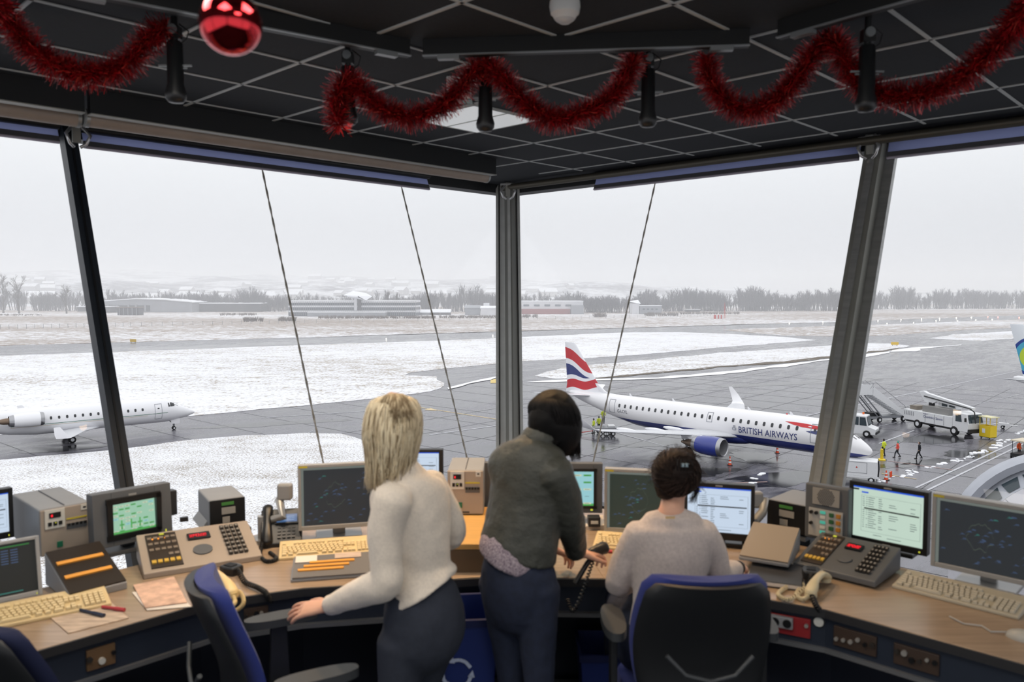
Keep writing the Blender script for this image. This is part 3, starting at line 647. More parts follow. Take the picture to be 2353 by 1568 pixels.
def small_figure(label, px, py, face, top, bot, hair, stride=.0, h=1.75, z=0, arms=(.15, .1), skin='c79f86', loc=None, group=None, scarf=None):
    """a full standing or walking adult seen from far away; face = heading in radians (local +y)"""
    p = loc if loc is not None else gp(px, py, z)
    t = thing('person', label, 'person', p, face, group); k = h/1.75
    sk = M('skin '+skin, skin, .6); ms = M('cloth '+top, top, .8); mp = M('cloth '+bot, bot, .8); mh_ = M('hair '+hair, hair, .7); m_sh = M('black shoes', '151515', .6)
    def v(x, y, z): return Vector((x, y, z))*k
    q = MB(); hips = [v(-.09, 0, .92), v(.09, 0, .92)]; feet = [v(-.1, stride, .08), v(.1, -stride, .08 + abs(stride)*.15)]; kn = [(hips[i]+feet[i])/2+v(0, .05+abs(stride)*.15, 0) for i in (0, 1)]
    sh = [v(-.19, 0, 1.42), v(.19, 0, 1.42)]; el = [sh[i]+v((-1, 1)[i]*.06, -arms[i]*.5, -.28) for i in (0, 1)]; wr = [el[i]+v((-1, 1)[i]*.01, arms[i], -.25+abs(arms[i])*.4) for i in (0, 1)]
    X_ = (1, 0, 0)
    limb(q, cat([(v(0, 0, .9), (.15*k, .1*k), X_), (v(0, 0, 1.1), (.13*k, .09*k), X_), (v(0, 0, 1.38), (.17*k, .1*k), X_), (v(0, 0, 1.46), (.07*k, .06*k), X_), (v(0, .01, 1.56), (.05*k, .05*k), X_)], 3)); limb(q, cat([(v(0, .02, 1.55), .06*k), (v(0, .03, 1.64), (.078*k, .1*k), X_), (v(0, .02, 1.71), (.06*k, .08*k), X_)], 3), 10)
    for i in (0, 1):
        limb(q, [(sh[i], .045*k), (el[i], .038*k), (wr[i], .028*k), (wr[i]+(wr[i]-el[i])*.35, .035*k)], 8); limb(q, [(hips[i], .08*k), (kn[i], .055*k), (feet[i], .04*k), (feet[i]+v(0, .14, -.03), .035*k)], 8)
    remesh(q, 'body', sk, t, .022*k, 2)
    q = MB(); limb(q, cat([(v(0, 0, .86), (.18*k, .13*k), X_), (v(0, 0, 1.08), (.17*k, .125*k), X_), (v(0, 0, 1.38), (.2*k, .13*k), X_), (v(0, 0, 1.48), (.08*k, .075*k), X_)], 3))
    for i in (0, 1): limb(q, [(sh[i], .065*k), (el[i], .056*k), (wr[i], .045*k)], 8)
    remesh(q, 'jacket', ms, t, .024*k, 2)
    q = MB()
    for i in (0, 1): limb(q, [(hips[i]+v(0, 0, .02), .105*k), (kn[i], .075*k), (feet[i]+v(0, 0, .02), .06*k)], 8)
    remesh(q, 'trousers', mp, t, .026*k, 2)
    q = MB(); limb(q, cat([(v(0, -.01, 1.6), (.088*k, .1*k), X_), (v(0, 0, 1.7), (.085*k, .105*k), X_), (v(0, .0, 1.75), (.05*k, .06*k), X_)], 3), 10); remesh(q, 'hat' if scarf else 'hair', mh_, t, .02*k, 1)
    for i in (0, 1): MB().box(feet[i]+v(0, .06, -.035), (.09*k, .27*k, .08*k), m_sh).build('shoe', par=t, bevel=.02)
    return t
# ================================================================ aircraft
m_acw = M('white aircraft paint', 'e9e9ec', .25, coat=.4); m_dkg = M('dark aircraft glass', '2a2c31', .1); m_metal = M('bare engine metal', 'a5a5a8', .3, metal=.9); m_tyre = M('black tyre', '17171a', .8); m_bluea = M('deep blue aircraft paint', '24306e', .25, coat=.4)
m_lg = M('landing gear grey', '77797d', .4, metal=.5); m_hollow = M('dark intake', '28282c', .6)
class Fus:
    def __init__(s, st): s.st = st
    def at(s, x):
        st = s.st
        for a, b in zip(st, st[1:]):
            if x <= b[0] or b is st[-1]:
                t = max(0, min(1, (x-a[0])/(b[0]-a[0]))); return [a[i]+(b[i]-a[i])*t for i in (1, 2, 3)]
    def pt(s, x, ang, off=0):
        zc, hh, hw = s.at(x); return Vector((x, (hw+off)*cos(ang), zc+(hh+off)*sin(ang)))
    def angz(s, x, z):
        zc, hh, hw = s.at(x); return math.asin(max(-1, min(1, (z-zc)/hh)))
    def onz(s, x, z, off=.02, side=1):
        p = s.pt(x, s.angz(x, z), off); p.y *= side; return p
    def mesh(s, mat, n=40):
        out = []; xs = []
        for a, b in zip(s.st, s.st[1:]):
            k = max(1, int((b[0]-a[0])/.6)); xs += [a[0]+(b[0]-a[0])*i/k for i in range(k)]
        xs.append(s.st[-1][0])
        return MB().rings([[s.pt(x, 2*pi*j/n) for j in range(n)] for x in xs], mat)
    def patch(s, x0, x1, z0, z1, mat, off=.02, side=1, rnd_=.0, mb=None, nx=2, nz=3):
        mb = mb or MB(); vs = []
        for i in range(nz+1):
            for j in range(nx+1): vs.append(s.onz(x0+(x1-x0)*j/nx, z0+(z1-z0)*i/nz, off, side))
        return mb.add(vs, [(i*(nx+1)+j, i*(nx+1)+j+1, (i+1)*(nx+1)+j+1, (i+1)*(nx+1)+j) for i in range(nz) for j in range(nx)], mat)
    def oval(s, xc, zc, w, h, mat, side=1, off=.02, n=12, mb=None):
        vs = []
        for j in range(n):
            a = 2*pi*j/n; c, d = cos(a), sin(a); e = .6
            vs.append(s.onz(xc + w/2*math.copysign(abs(c)**e, c), zc + h/2*math.copysign(abs(d)**e, d), off, side))
        return (mb or MB()).add(vs, [tuple(range(n))], mat)
    def frame(s, x0, x1, z0, z1, w, mat, side=1, mb=None, off=.025):
        mb = mb or MB()
        s.patch(x0, x1, z0, z0+w, mat, off, side, mb=mb, nz=1); s.patch(x0, x1, z1-w, z1, mat, off, side, mb=mb, nz=1)
        s.patch(x0, x0+w, z0, z1, mat, off, side, mb=mb, nx=1, nz=5); s.patch(x1-w, x1, z0, z1, mat, off, side, mb=mb, nx=1, nz=5); return mb
    def text(s, body, xs, z0, hgt, mat, name, par, length=None, side=1, off=.03):
        vs, fs = text_geo(body, 1, align='LEFT'); x0 = min(v.x for v in vs); x1 = max(v.x for v in vs); y0 = min(v.y for v in vs); y1 = max(v.y for v in vs)
        ky = hgt/(y1-y0); kx = length/(x1-x0) if length else ky
        return MB().add([s.onz(xs-side*(v.x-x0)*kx if side > 0 else xs+(v.x-x0)*kx, z0+(v.y-y0)*ky, off, side) for v in vs], fs, mat).build(name, par=par)
def foil(mb, secs, mat, vert=False, n=9):
    """secs: (leading xyz, chord, thickness); aerofoil loft, chord towards +x"""
    rs = []
    for (x, y, z), c, th in secs:
        up = [(t, th*1.6*(sqrt(t)*(1-t)*.9+.02*(1-t))) for t in [((i/n)**1.6) for i in range(n+1)]]
        pr = up + [(t, -h*.7) for t, h in up[::-1]]
        rs.append([(x+c*t, y+(h if vert else 0), z+(0 if vert else h)) for t, h in pr])
    return mb.rings(rs, mat)
def wheel(mb, c, r, w, axis='y'):
    c = Vector(c); d = Vector((0, w/2, 0)) if axis == 'y' else Vector((w/2, 0, 0))
    mb.tube([c-d, c-d*.8, c+d*.8, c+d], [r*.85, r, r, r*.85], m_tyre, 18); mb.tube([c-d*1.04, c+d*1.04], r*.5, m_wht, 14); return mb
def gear(par, x, y, zt, r, w, lat, name='landing_gear'):
    q = MB(); q.tube([(x, y, r), (x, y, zt)], [.11, .14], m_lg, 8); q.tube([(x, y, r+.5), (x+.9, y, zt)], .05, m_lg, 6); q.box((x, y, r), (.14, lat*2+.1, .14), m_lg)
    q.box((x-.1, y+.35, zt-.35), (1.0, .04, .7), m_acw); o = q.build(name, par=par, smooth=40)
    for s in (-1, 1): wheel(MB(), (x, y+s*lat, r), r, w).build('wheel', par=o, smooth=40)
def nacelle(par, x, y, z, L_, r, mat, pylon, name='engine', core=True):
    def prof(rs): return [[(x+xx, y+rr*cos(2*pi*j/28), z+rr*sin(2*pi*j/28)) for j in range(28)] for xx, rr in rs]
    q = MB(); q.rings(prof([(L_*.02, r*.80), (0, r*.88), (.03*L_, r*.95), (.12*L_, r*1.0)]), m_metal, cap=False)
    q.rings(prof([(.12*L_, r), (.35*L_, r*1.04), (.7*L_, r*.98), (.86*L_, r*.86)]), mat, cap=False); q.rings(prof([(.86*L_, r*.86), (L_, r*.74), (L_, r*.68)]), m_metal, cap=False)
    q.rings(prof([(L_*.02, r*.80), (.18*L_, r*.78), (.3*L_, r*.76)]), M('intake lip inside', '9a9a9e', .4, metal=.4), cap=False)
    o = q.build(name, par=par, smooth=50)
    q = MB().rings(prof([(.28*L_, r*.76), (.28*L_, .01)]), m_hollow, cap=False); 
    for j in range(18): a = 2*pi*j/18; q.box((x+.26*L_, y+r*.45*cos(a), z+r*.45*sin(a)), (.05, .05, r*.62), M('fan blade', '5a5b60', .35, metal=.7), T=None, rz=0)
    q.build('fan', par=o); MB().rings(prof([(.14*L_, .01), (.2*L_, r*.14), (.28*L_, r*.22)]), m_metal).build('spinner', par=o, smooth=60)
    if core: MB().rings(prof([(L_*.9, r*.5), (L_*1.15, r*.42), (L_*1.45, r*.12)]), M('exhaust cone', '7b6a5c', .4, metal=.7)).build('exhaust', par=o, smooth=50)
    MB().rings([pylon[0], pylon[1]], m_acw).build('pylon', par=o)
    return o
# ---- the red, white and blue airliner
ac = thing('airliner', 'twin-jet airliner with blue belly and red, white and blue tail, parked on the apron', 'airplane', (32.35, 70.8, GZ), R(134.2))
fs = Fus([(0, 2.62, .02, .02), (.12, 2.63, .24, .22), (.5, 2.7, .52, .48), (1.1, 2.82, .82, .76), (1.9, 3.0, 1.16, 1.06), (2.7, 3.18, 1.4, 1.25), (3.8, 3.34, 1.58, 1.4), (5.2, 3.43, 1.67, 1.49), (7, 3.45, 1.68, 1.5), (23.5, 3.45, 1.68, 1.5), (26, 3.56, 1.58, 1.45), (29, 3.86, 1.3, 1.22), (32, 4.25, .92, .86), (34.5, 4.6, .58, .5), (35.9, 4.8, .3, .25), (36.24, 4.85, .14, .12)])
mfz, n, L, b = nodes_mat('white and blue fuselage paint'); oc = n.new('ShaderNodeTexCoord').outputs['Object']; sp = n.new('ShaderNodeSeparateXYZ'); L.new(oc, sp.inputs[0])
xx, zz = sp.outputs[0], sp.outputs[2]
bl = nmath(n, L, 'LESS_THAN', zz, nmath(n, L, 'ADD', 2.72, nmath(n, L, 'MULTIPLY', nmath(n, L, 'MAXIMUM', nmath(n, L, 'SUBTRACT', 4.5, xx), 0), -.1)))
bl = nmath(n, L, 'MULTIPLY', bl, nmath(n, L, 'GREATER_THAN', xx, .12))
L.new(nmix(n, L, bl, lin('e9e8ea'), lin('232f74')), b.inputs['Base Color']); b.inputs['Roughness'].default_value = .22; b.inputs['Coat Weight'].default_value = .4
fs.mesh(mfz).build('fuselage', par=ac, smooth=60)
q = MB()
for i in range(14): fs.oval(27.65-i*.8355, 4.13, .27, .4, m_dkg, mb=q)
for i in range(11): fs.oval(14.87-i*.839, 4.13, .27, .4, m_dkg, mb=q)
q.build('cabin_windows', par=ac)
q = MB()
for i in range(25): fs.oval(27.65-i*.85, 4.13, .27, .4, m_dkg, side=-1, mb=q)
q.build('cabin_windows', par=ac)
m_ol = M('grey door outline', '8d9098', .5)
for nm, a in (('door', (28.35, 29.2, 3.25, 4.72)), ('door', (4.35, 5.15, 2.95, 4.65)), ('emergency_exit', (15.55, 16.2, 3.65, 4.62))): fs.frame(*a, .05, m_ol).build(nm, par=ac)
fs.oval(15.87, 4.13, .27, .4, m_dkg).build('exit_window', par=ac); fs.oval(4.75, 4.15, .25, .35, m_dkg).build('door_window', par=ac)
# cockpit glazing
q = MB()
for sd in (1, -1):
    for (x0, x1, z0, z1) in ((2.35, 2.95, 3.72, 4.22), (1.62, 2.28, 3.62, 4.12)): fs.patch(x0, x1, z0, z1, m_dkg, .02, sd, mb=q, nx=3)
    vs = [fs.pt(x, a, .02) for x, a in ((1.15, R(88)), (1.3, R(58)), (2.0, R(62)), (2.05, R(88)))]; q.add([(v.x, v.y*sd, v.z) for v in vs], [(0, 1, 2, 3)], m_dkg)
q.build('windscreen', par=ac)
m_r = M('livery red', 'c4262e', .3)
fs.text('BRITISH AIRWAYS', 12.5, 3.0, .62, m_bluea, 'title', ac, 6.1); fs.text('G-LCYL', 27.9, 3.35, .36, M('registration grey', '4a4c58', .4), 'registration', ac, 1.5); fs.text('BRITISH AIRWAYS', 6.4, 3.0, .62, m_bluea, 'title', ac, 6.1, side=-1)
# crest and ribbon
q = MB(); fs.oval(13.0, 3.32, .45, .32, M('crest grey', 'a4a6ae', .4), mb=q); fs.oval(13.0, 3.58, .26, .2, M('crest grey', 'a4a6ae', .4), mb=q); fs.oval(13.0, 3.3, .2, .2, M('crest light', 'd0d2d6', .4), mb=q, off=.03); q.build('crest', par=ac)
def ribbon(pts_t, pts_b, mat, nm):
    k = len(pts_t); MB().add([fs.onz(x, z, .022) for x, z in pts_t+pts_b], [(i, i+1, k+i+1, k+i) for i in range(k-1)], mat).build(nm, par=ac)
ribbon([(7.8, 4.62), (7, 4.63), (6, 4.62), (5, 4.55), (4, 4.42), (3.3, 4.3)], [(7.8, 4.61), (7, 4.42), (6, 4.28), (5, 4.24), (4, 4.22), (3.3, 4.26)], m_r, 'red_ribbon')
ribbon([(5.6, 3.98), (5.2, 4.04), (4.6, 4.1), (4, 4.08)], [(5.6, 3.97), (5.2, 3.86), (4.6, 3.78), (4, 3.86)], m_bluea, 'blue_ribbon')
# fin with the wavy livery
mfn, n, L, b = nodes_mat('wavy tail livery'); oc = n.new('ShaderNodeTexCoord').outputs['Object']; sp = n.new('ShaderNodeSeparateXYZ'); L.new(oc, sp.inputs[0]); xx, zz = sp.outputs[0], sp.outputs[2]
tt = nmath(n, L, 'DIVIDE', nmath(n, L, 'SUBTRACT', 36.8, xx), 4.1); wv = nmath(n, L, 'MULTIPLY', nmath(n, L, 'SINE', nmath(n, L, 'MULTIPLY', tt, 6.28)), .17)
def fl(z0, s): return nmath(n, L, 'SUBTRACT', zz, nmath(n, L, 'ADD', nmath(n, L, 'SUBTRACT', z0, nmath(n, L, 'MULTIPLY', tt, s)), wv))
def below(z0, s): return nmath(n, L, 'LESS_THAN', fl(z0, s), 0)
def above(z0, s): return nmath(n, L, 'GREATER_THAN', fl(z0, s), 0)
r1 = nmath(n, L, 'MULTIPLY', below(10.25, 1.9), above(8.95, 1.63)); bb = nmath(n, L, 'MULTIPLY', below(8.3, 1.56), above(6.85, 0)); r2 = nmath(n, L, 'MULTIPLY', below(6.25, -.3), above(5.25, -.3))
c = nmix(n, L, r1, lin('e8e8ec'), lin('bd2530')); c = nmix(n, L, bb, c, lin('28346f')); c = nmix(n, L, r2, c, lin('bd2530')); L.new(c, b.inputs['Base Color']); b.inputs['Roughness'].default_value = .3
foil(MB(), [((30.9, 0, 4.9), 6.0, .3), ((31.6, 0, 5.9), 5.1, .3), ((35.35, 0, 10.75), 1.75, .15), ((35.6, 0, 10.9), 1.5, .08)], mfn, vert=True).build('fin', par=ac, smooth=50)
foil(MB(), [((27.8, 0, 5.05), 5, .06), ((30.5, 0, 5.3), 3, .2), ((32, 0, 6.3), 1.5, .2)], m_acw, vert=True).build('dorsal_fin', par=ac, smooth=50)
for s in (1, -1): foil(MB(), [((32.3, s*.4, 4.75), 3.0, .22), ((35.6, s*6.0, 5.25), 1.2, .1)], m_acw).build('tailplane', par=ac, smooth=50)
m_wing = M('light grey wing paint', 'c9cace', .35, var=.04)
for s in (1, -1):
    foil(MB(), [((12.6, s*.9, 2.45), 6.9, .62), ((15.0, s*4.6, 2.75), 4.3, .42), ((20.2, s*13.2, 3.55), 1.75, .16)], m_wing).build('wing', par=ac, smooth=50)
    foil(MB(), [((20.2, s*13.2, 3.55), 1.75, .16), ((20.8, s*13.9, 3.8), 1.4, .12), ((21.7, s*14.3, 4.6), 1.0, .1), ((22.6, s*14.45, 5.4), .5, .05)], m_acw).build('winglet', par=ac, smooth=60)
    for yy, xx_ in ((7, 18.6), (10, 19.9), (4.3, 18.3)): MB().ball((xx_, s*yy, 2.75+yy*.06), 1, m_acw, 10, (1.3, .16, .2)).build('flap_fairing', par=ac, smooth=60)
    nacelle(ac, 11.9, s*5.2, 2.02, 3.3, .93, m_bluea if 0 else M('engine blue', '28378c', .25, coat=.5), ([(12.8, s*5.1, 2.9), (12.8, s*5.3, 2.9), (16.5, s*5.3, 2.9), (16.5, s*5.1, 2.9)], [(13.6, s*5.1, 2.3), (13.6, s*5.3, 2.3), (15.6, s*5.3, 2.3), (15.6, s*5.1, 2.3)]))
MB().ball((15.8, 0, 2.3), 1, mfz, 24, (5, 1.55, .85)).build('wing_fairing', par=ac, smooth=80)
gear(ac, 17.6, 2.9, 2.6, .5, .35, .3); gear(ac, 17.6, -2.9, 2.6, .5, .35, .3); gear(ac, 4.0, 0, 2.0, .32, .2, .18)
q = MB()
for x, z in ((7.5, 0), (21, 0), (26.8, 0), (12, 0)): q.prism([(x, fs.at(x)[0]+fs.at(x)[1]-.03), (x+.35, fs.at(x)[0]+fs.at(x)[1]-.03), (x+.42, fs.at(x)[0]+fs.at(x)[1]+.3), (x+.3, fs.at(x)[0]+fs.at(x)[1]+.3)], -.02, .02, m_acw, axis='y')
q.build('antenna', par=ac); MB().ball((8.2, 0, fs.at(8.2)[0]+fs.at(8.2)[1]+.02), .09, m_r, 8).build('beacon', par=ac)
# ---- small white jet
cj = thing('regional_jet', 'small white business jet with thin green stripe rolling along the taxiway', 'airplane', (-39.85, 99.5, GZ), R(-139.5))
f2 = Fus([(0, 1.95, .02, .02), (.15, 1.97, .15, .15), (.9, 2.04, .5, .45), (1.9, 2.2, .86, .75), (2.7, 2.36, 1.14, .98), (3.3, 2.48, 1.36, 1.15), (4.4, 2.56, 1.48, 1.3), (5.5, 2.6, 1.5, 1.4), (17.5, 2.6, 1.5, 1.4), (20, 2.7, 1.34, 1.25), (23, 3.0, .95, .9), (26.2, 3.4, .3, .3)])
f2.mesh(m_acw).build('fuselage', par=cj, smooth=60)
q = MB()
for i in range(13): f2.oval(6.55+i*.8, 3.0, .24, .34, m_dkg, mb=q, off=.015)
q.build('cabin_windows', par=cj)
f2.frame(4.3, 5.15, 1.7, 3.5, .045, m_ol).build('door', par=cj); f2.oval(4.72, 2.98, .24, .16, m_dkg).build('door_window', par=cj)
q = MB()
for sd in (1, -1):
    f2.patch(2.7, 3.5, 3.05, 3.5, m_dkg, .02, sd, mb=q, nx=2); vs = [f2.pt(x, a, .02) for x, a in ((2.05, R(86)), (2.25, R(48)), (2.72, R(50)), (2.62, R(86)))]; q.add([(v.x, v.y*sd, v.z) for v in vs], [(0, 1, 2, 3)], m_dkg)
q.build('windscreen', par=cj)
f2.patch(3.6, 20, 2.36, 2.41, M('green stripe', '1f6a4a', .4), .02, nx=20, nz=1).build('green_stripe', par=cj); f2.patch(6, 20, 2.22, 2.25, M('gold stripe', 'b9a67c', .4), .02, nx=20, nz=1).build('gold_stripe', par=cj)
for s in (1, -1):
    foil(MB(), [((11.0, s*.6, 1.35), 4.6, .4), ((13.2, s*3.4, 1.5), 2.9, .3), ((15.9, s*9.9, 1.95), 1.4, .12)], m_wing).build('wing', par=cj, smooth=50)
    foil(MB(), [((15.9, s*9.9, 1.95), 1.4, .12), ((16.4, s*10.2, 2.4), 1.1, .1), ((17, s*10.45, 3.2), .6, .06)], m_acw).build('winglet', par=cj, smooth=60)
    nacelle(cj, 17.0, s*2.2, 3.15, 3.3, .76, m_acw, ([(17.8, s*1.2, 2.95), (17.8, s*1.2, 3.2), (20.2, s*1.2, 3.2), (20.2, s*1.2, 2.95)], [(17.8, s*1.7, 2.95), (17.8, s*1.7, 3.2), (20.2, s*1.7, 3.2), (20.2, s*1.7, 2.95)]))
foil(MB(), [((20.5, 0, 3.6), 4.6, .3), ((24.2, 0, 6.9), 2.6, .2)], m_acw, vert=True).build('fin', par=cj, smooth=50)
for s in (1, -1): foil(MB(), [((24.3, 0, 6.85), 2.4, .2), ((26, s*3.3, 6.95), 1.2, .1)], m_acw).build('tailplane', par=cj, smooth=50)
gear(cj, 14.2, 1.6, 1.4, .38, .25, .22); gear(cj, 14.2, -1.6, 1.4, .38, .25, .22); gear(cj, 2.6, 0, 1.5, .22, .16, .12)
# ---- tail of the airliner cut by the right edge
tjo = atz(2323, 746, GZ+12.5) - Vector((38.6*cos(R(133)), 38.6*sin(R(133)), 12.5)); tjo.z = GZ
tj = thing('airliner', 'white airliner tail with blue, green and lime ring emblem at the right edge', 'airplane', tjo, R(133))
f3 = Fus([(0, 2.6, .02, .02), (.6, 2.8, .7, .7), (2, 3.1, 1.3, 1.2), (5, 3.4, 1.95, 1.85), (24, 3.4, 1.95, 1.88), (29, 3.75, 1.6, 1.5), (34, 4.45, .9, .85), (37.5, 5.0, .4, .32), (38, 5.05, .2, .15)])
f3.mesh(m_acw).build('fuselage', par=tj, smooth=60)
mt, n, L, b = nodes_mat('ring emblem tail livery'); oc = n.new('ShaderNodeTexCoord').outputs['Object']; sp = n.new('ShaderNodeSeparateXYZ'); L.new(oc, sp.inputs[0])
dx = nmath(n, L, 'SUBTRACT', sp.outputs[0], 35.7); dz = nmath(n, L, 'SUBTRACT', sp.outputs[2], 8.15); rr_ = nmath(n, L, 'SQRT', nmath(n, L, 'ADD', nmath(n, L, 'MULTIPLY', dx, dx), nmath(n, L, 'MULTIPLY', dz, dz)))
c = lin('dfe3e8')
for rad, cc in ((2.75, '243f8c'), (2.35, '4aa6c4'), (1.7, 'b9cf3e'), (1.0, '2f8f5a'), (.5, 'c9dc6a')): c = nmix(n, L, nmath(n, L, 'LESS_THAN', rr_, rad), c, lin(cc))
L.new(c, b.inputs['Base Color']); b.inputs['Roughness'].default_value = .3
foil(MB(), [((29.6, 0, 4.9), 7.2, .4), ((32.0, 0, 6.8), 5.2, .35), ((36.4, 0, 12.4), 2.3, .2), ((36.8, 0, 12.55), 1.9, .1)], mt, vert=True).build('fin', par=tj, smooth=50)
for s in (1, -1):
    foil(MB(), [((32.6, s*.5, 4.8), 3.8, .3), ((37.3, s*7.1, 5.5), 1.5, .1)], m_wing).build('tailplane', par=tj, smooth=50)
    foil(MB(), [((12.5, s*1, 2.4), 7.5, .7), ((16.5, s*5.6, 2.9), 4.4, .42), ((22.5, s*16, 3.9), 1.7, .16)], m_wing).build('wing', par=tj, smooth=50)
gear(tj, 19, 2.9, 2.6, .55, .4, .4); gear(tj, 19, -2.9, 2.6, .55, .4, .4); gear(tj, 4.0, 0, 2.0, .34, .2, .2)
# ================================================================ people and vehicles on the apron
VIS = 'd3e23a'
small_figure('ground worker in yellow high-visibility jacket standing up on the white trolley under the tail', 0, 0, R(-20), VIS, '262a33', '1d1d20', .05, 1.8, arms=(.3, .3), loc=gp(1386, 993)+Vector((0, 0, 1.0)))
small_figure('worker in yellow vest at the left end of the white trolley', 1364, 996, R(60), VIS, '23262c', '1d1d20', .05, 1.78)
small_figure('worker in yellow vest half hidden behind the middle of the white trolley', 1376, 990, R(10), VIS, '23262c', '2d2a28', .0, 1.78)
small_figure('ground worker in yellow high-visibility vest standing beyond the yellow pedestal', 2030, 1049, R(30), VIS, '16171c', '1b1b1e', .08, 1.8, arms=(.12, .22))
small_figure('passenger in a coral red jacket and turquoise hat striding across the apron', 2062, 1052, R(78), 'e0584c', '2c2f34', '3d9d8e', .3, 1.7, arms=(.15, .25), scarf=1)
small_figure('passenger in all black clothes walking between the snow ridge and the woman in coral', 2112, 1055, R(75), '1b1d24', '1a1b20', '2d2522', .28, 1.74)
small_figure('worker in an orange jacket under the beige canopy at the right edge', 2341, 1052, R(200), 'e5602c', '2a2c34', '3a2c24', .05, 1.75)
m_vw = M('white vehicle paint', 'dfe0e2', .35, var=.03); m_cg = M('vehicle window glass', '39444a', .08); m_vk = M('black vehicle trim', '1e1f22', .6); m_vy = M('yellow machine paint', 'dfc12c', .4); m_vg = M('galvanised grey', '8f9196', .45, metal=.3); m_or = M('orange plastic', 'e2512a', .5)
def frame2(p, q_):
    a, b_ = gp(*p), gp(*q_); d = b_-a; return a, atan2(d.y, d.x), d.length
def wheels(t, pts, r, w, nm='wheel'):
    for p in pts: wheel(MB(), p, r, w).build(nm, par=t, smooth=40)
# baggage trolley under the tail
a, rz, L_ = frame2((1374, 1003), (1413, 1003)); t = thing('baggage_trolley', 'flat white trolley with four wheels parked under the airliner tail', 'trolley', a, rz)
MB().box((L_/2, 1, .75), (L_+1.2, 1.9, .18), m_vw).box((L_/2, 1, .9), (L_+1.0, 1.7, .1), m_vg).build('deck', par=t, bevel=.02)
wheels(t, [(.3, .1, .28), (.9, .1, .28), (L_-.2, .1, .28), (L_-.9, .1, .28), (.3, 1.9, .28), (L_-.2, 1.9, .28)], .28, .18); MB().tube([(-.5, .9, .5), (-2.2, .9, .25)], .05, m_red, 6).build('towbar', par=t)
MB().box((L_*.85, 1, 1.05), (.8, 1.2, .22), m_vw).build('load', par=t, bevel=.03)
# white cab tug in front of the nose
a, rz, L_ = frame2((1971, 1001), (1990, 998)); t = thing('tow_tractor', 'white tractor with big windows and an orange beacon just past the airliner nose', 'tractor', gp(1962, 1000), rz)
t.rotation_euler.z = R(-35)
q = MB().prism([(-1.6, .35), (2.5, .35), (2.6, 1.0), (1.75, 1.3), (1.5, 2.5), (.0, 2.55), (-.25, 1.35), (-1.5, 1.2)], -1.0, 1.0, m_vw, axis='y'); q.build('body', par=t, bevel=.05)
q = MB()
for y in (-1.02, 1.02): q.add([(-.08, y, 1.45), (.7, y, 1.4), (.7, y, 2.35), (.12, y, 2.38)], [(0, 1, 2, 3)], m_cg).add([(.8, y, 1.4), (1.6, y, 1.35), (1.42, y, 2.35), (.8, y, 2.35)], [(0, 1, 2, 3)], m_cg)
q.add([(1.79, -.85, 1.4), (1.79, .85, 1.4), (1.57, .85, 2.4), (1.57, -.85, 2.4)], [(0, 1, 2, 3)], m_cg); q.build('window', par=t)
wheels(t, [(1.6, .95, .42), (1.6, -.95, .42), (-.9, .95, .42), (-.9, -.95, .42)], .42, .3); MB().cyl((.9, .5, 2.55), (.9, .5, 2.75), .12, M('orange beacon', 'e8702a', .3), 10).build('beacon', par=t); MB().box((2.62, 0, .55), (.1, 1.9, .25), m_vk).build('bumper', par=t)
# passenger stairs
a, b_ = gp(1958, 972), gp(2074, 966); d = b_-a; rz = atan2(d.y, d.x); L_ = d.length
t = thing('passenger_stairs', 'mobile boarding stairs with a high white platform behind the airliner nose', 'stairs', a, rz)
zt = 3.9
MB().prism([(2.3, zt-.25), (L_-.3, .5), (L_, .5), (L_, 1.2), (L_-.6, 1.35), (2.6, zt+.75), (1.9, zt+.5)], -.9, -.82, m_vw, axis='y').prism([(2.3, zt-.25), (L_-.3, .5), (L_, .5), (L_, 1.2), (L_-.6, 1.35), (2.6, zt+.75), (1.9, zt+.5)], .82, .9, m_vw, axis='y').build('side_panel', par=t)
q = MB(); k = 18
for i in range(k): q.box((2.2+(L_-2.4)*i/k, 0, zt-.15-(zt-.55)*i/k), ((L_-2.4)/k*1.1, 1.64, .06), m_vg)
q.build('steps', par=t)
MB().box((1.1, 0, zt-.1), (2.4, 1.9, .14), m_vw).build('platform', par=t); q = MB()
for y in (-.93, .93): q.box((1.1, y, zt+.55), (2.4, .05, 1.15), m_vw); q.tube([(0, y, zt), (0, y, zt+1.35), (2.3, y, zt+1.35), (2.3, y, zt)], .035, m_vg, 6)
q.build('guard_panels', par=t); MB().box((.15, 0, zt+.62), (.06, 1.9, .1), m_red).build('stripe', par=t)
q = MB(); 
for y in (-.95, .95): q.tube([(1.9, y, zt+.6), (2.6, y, zt+1.5), (L_-.6, y, 2.1), (L_-.1, y, 1.3)], .03, m_vg, 6)
q.build('handrail', par=t)
q = MB()
for y in (-.7, .7): q.tube([(1.2, y, zt-.2), (L_*.5, y, .8)], .09, m_vg, 6); q.tube([(.6, y, zt-.2), (L_*.42, y, .8)], .06, m_vg, 6)
q.build('lift_struts', par=t); MB().box((L_*.62, 0, .65), (L_*.7, 1.5, .3), m_vg).box((L_*.38, .1, .95), (1.6, 1.3, .6), m_vk).build('chassis', par=t); wheels(t, [(L_*.45, .8, .35), (L_*.45, -.8, .35), (L_*.92, .8, .35), (L_*.92, -.8, .35)], .35, .22)
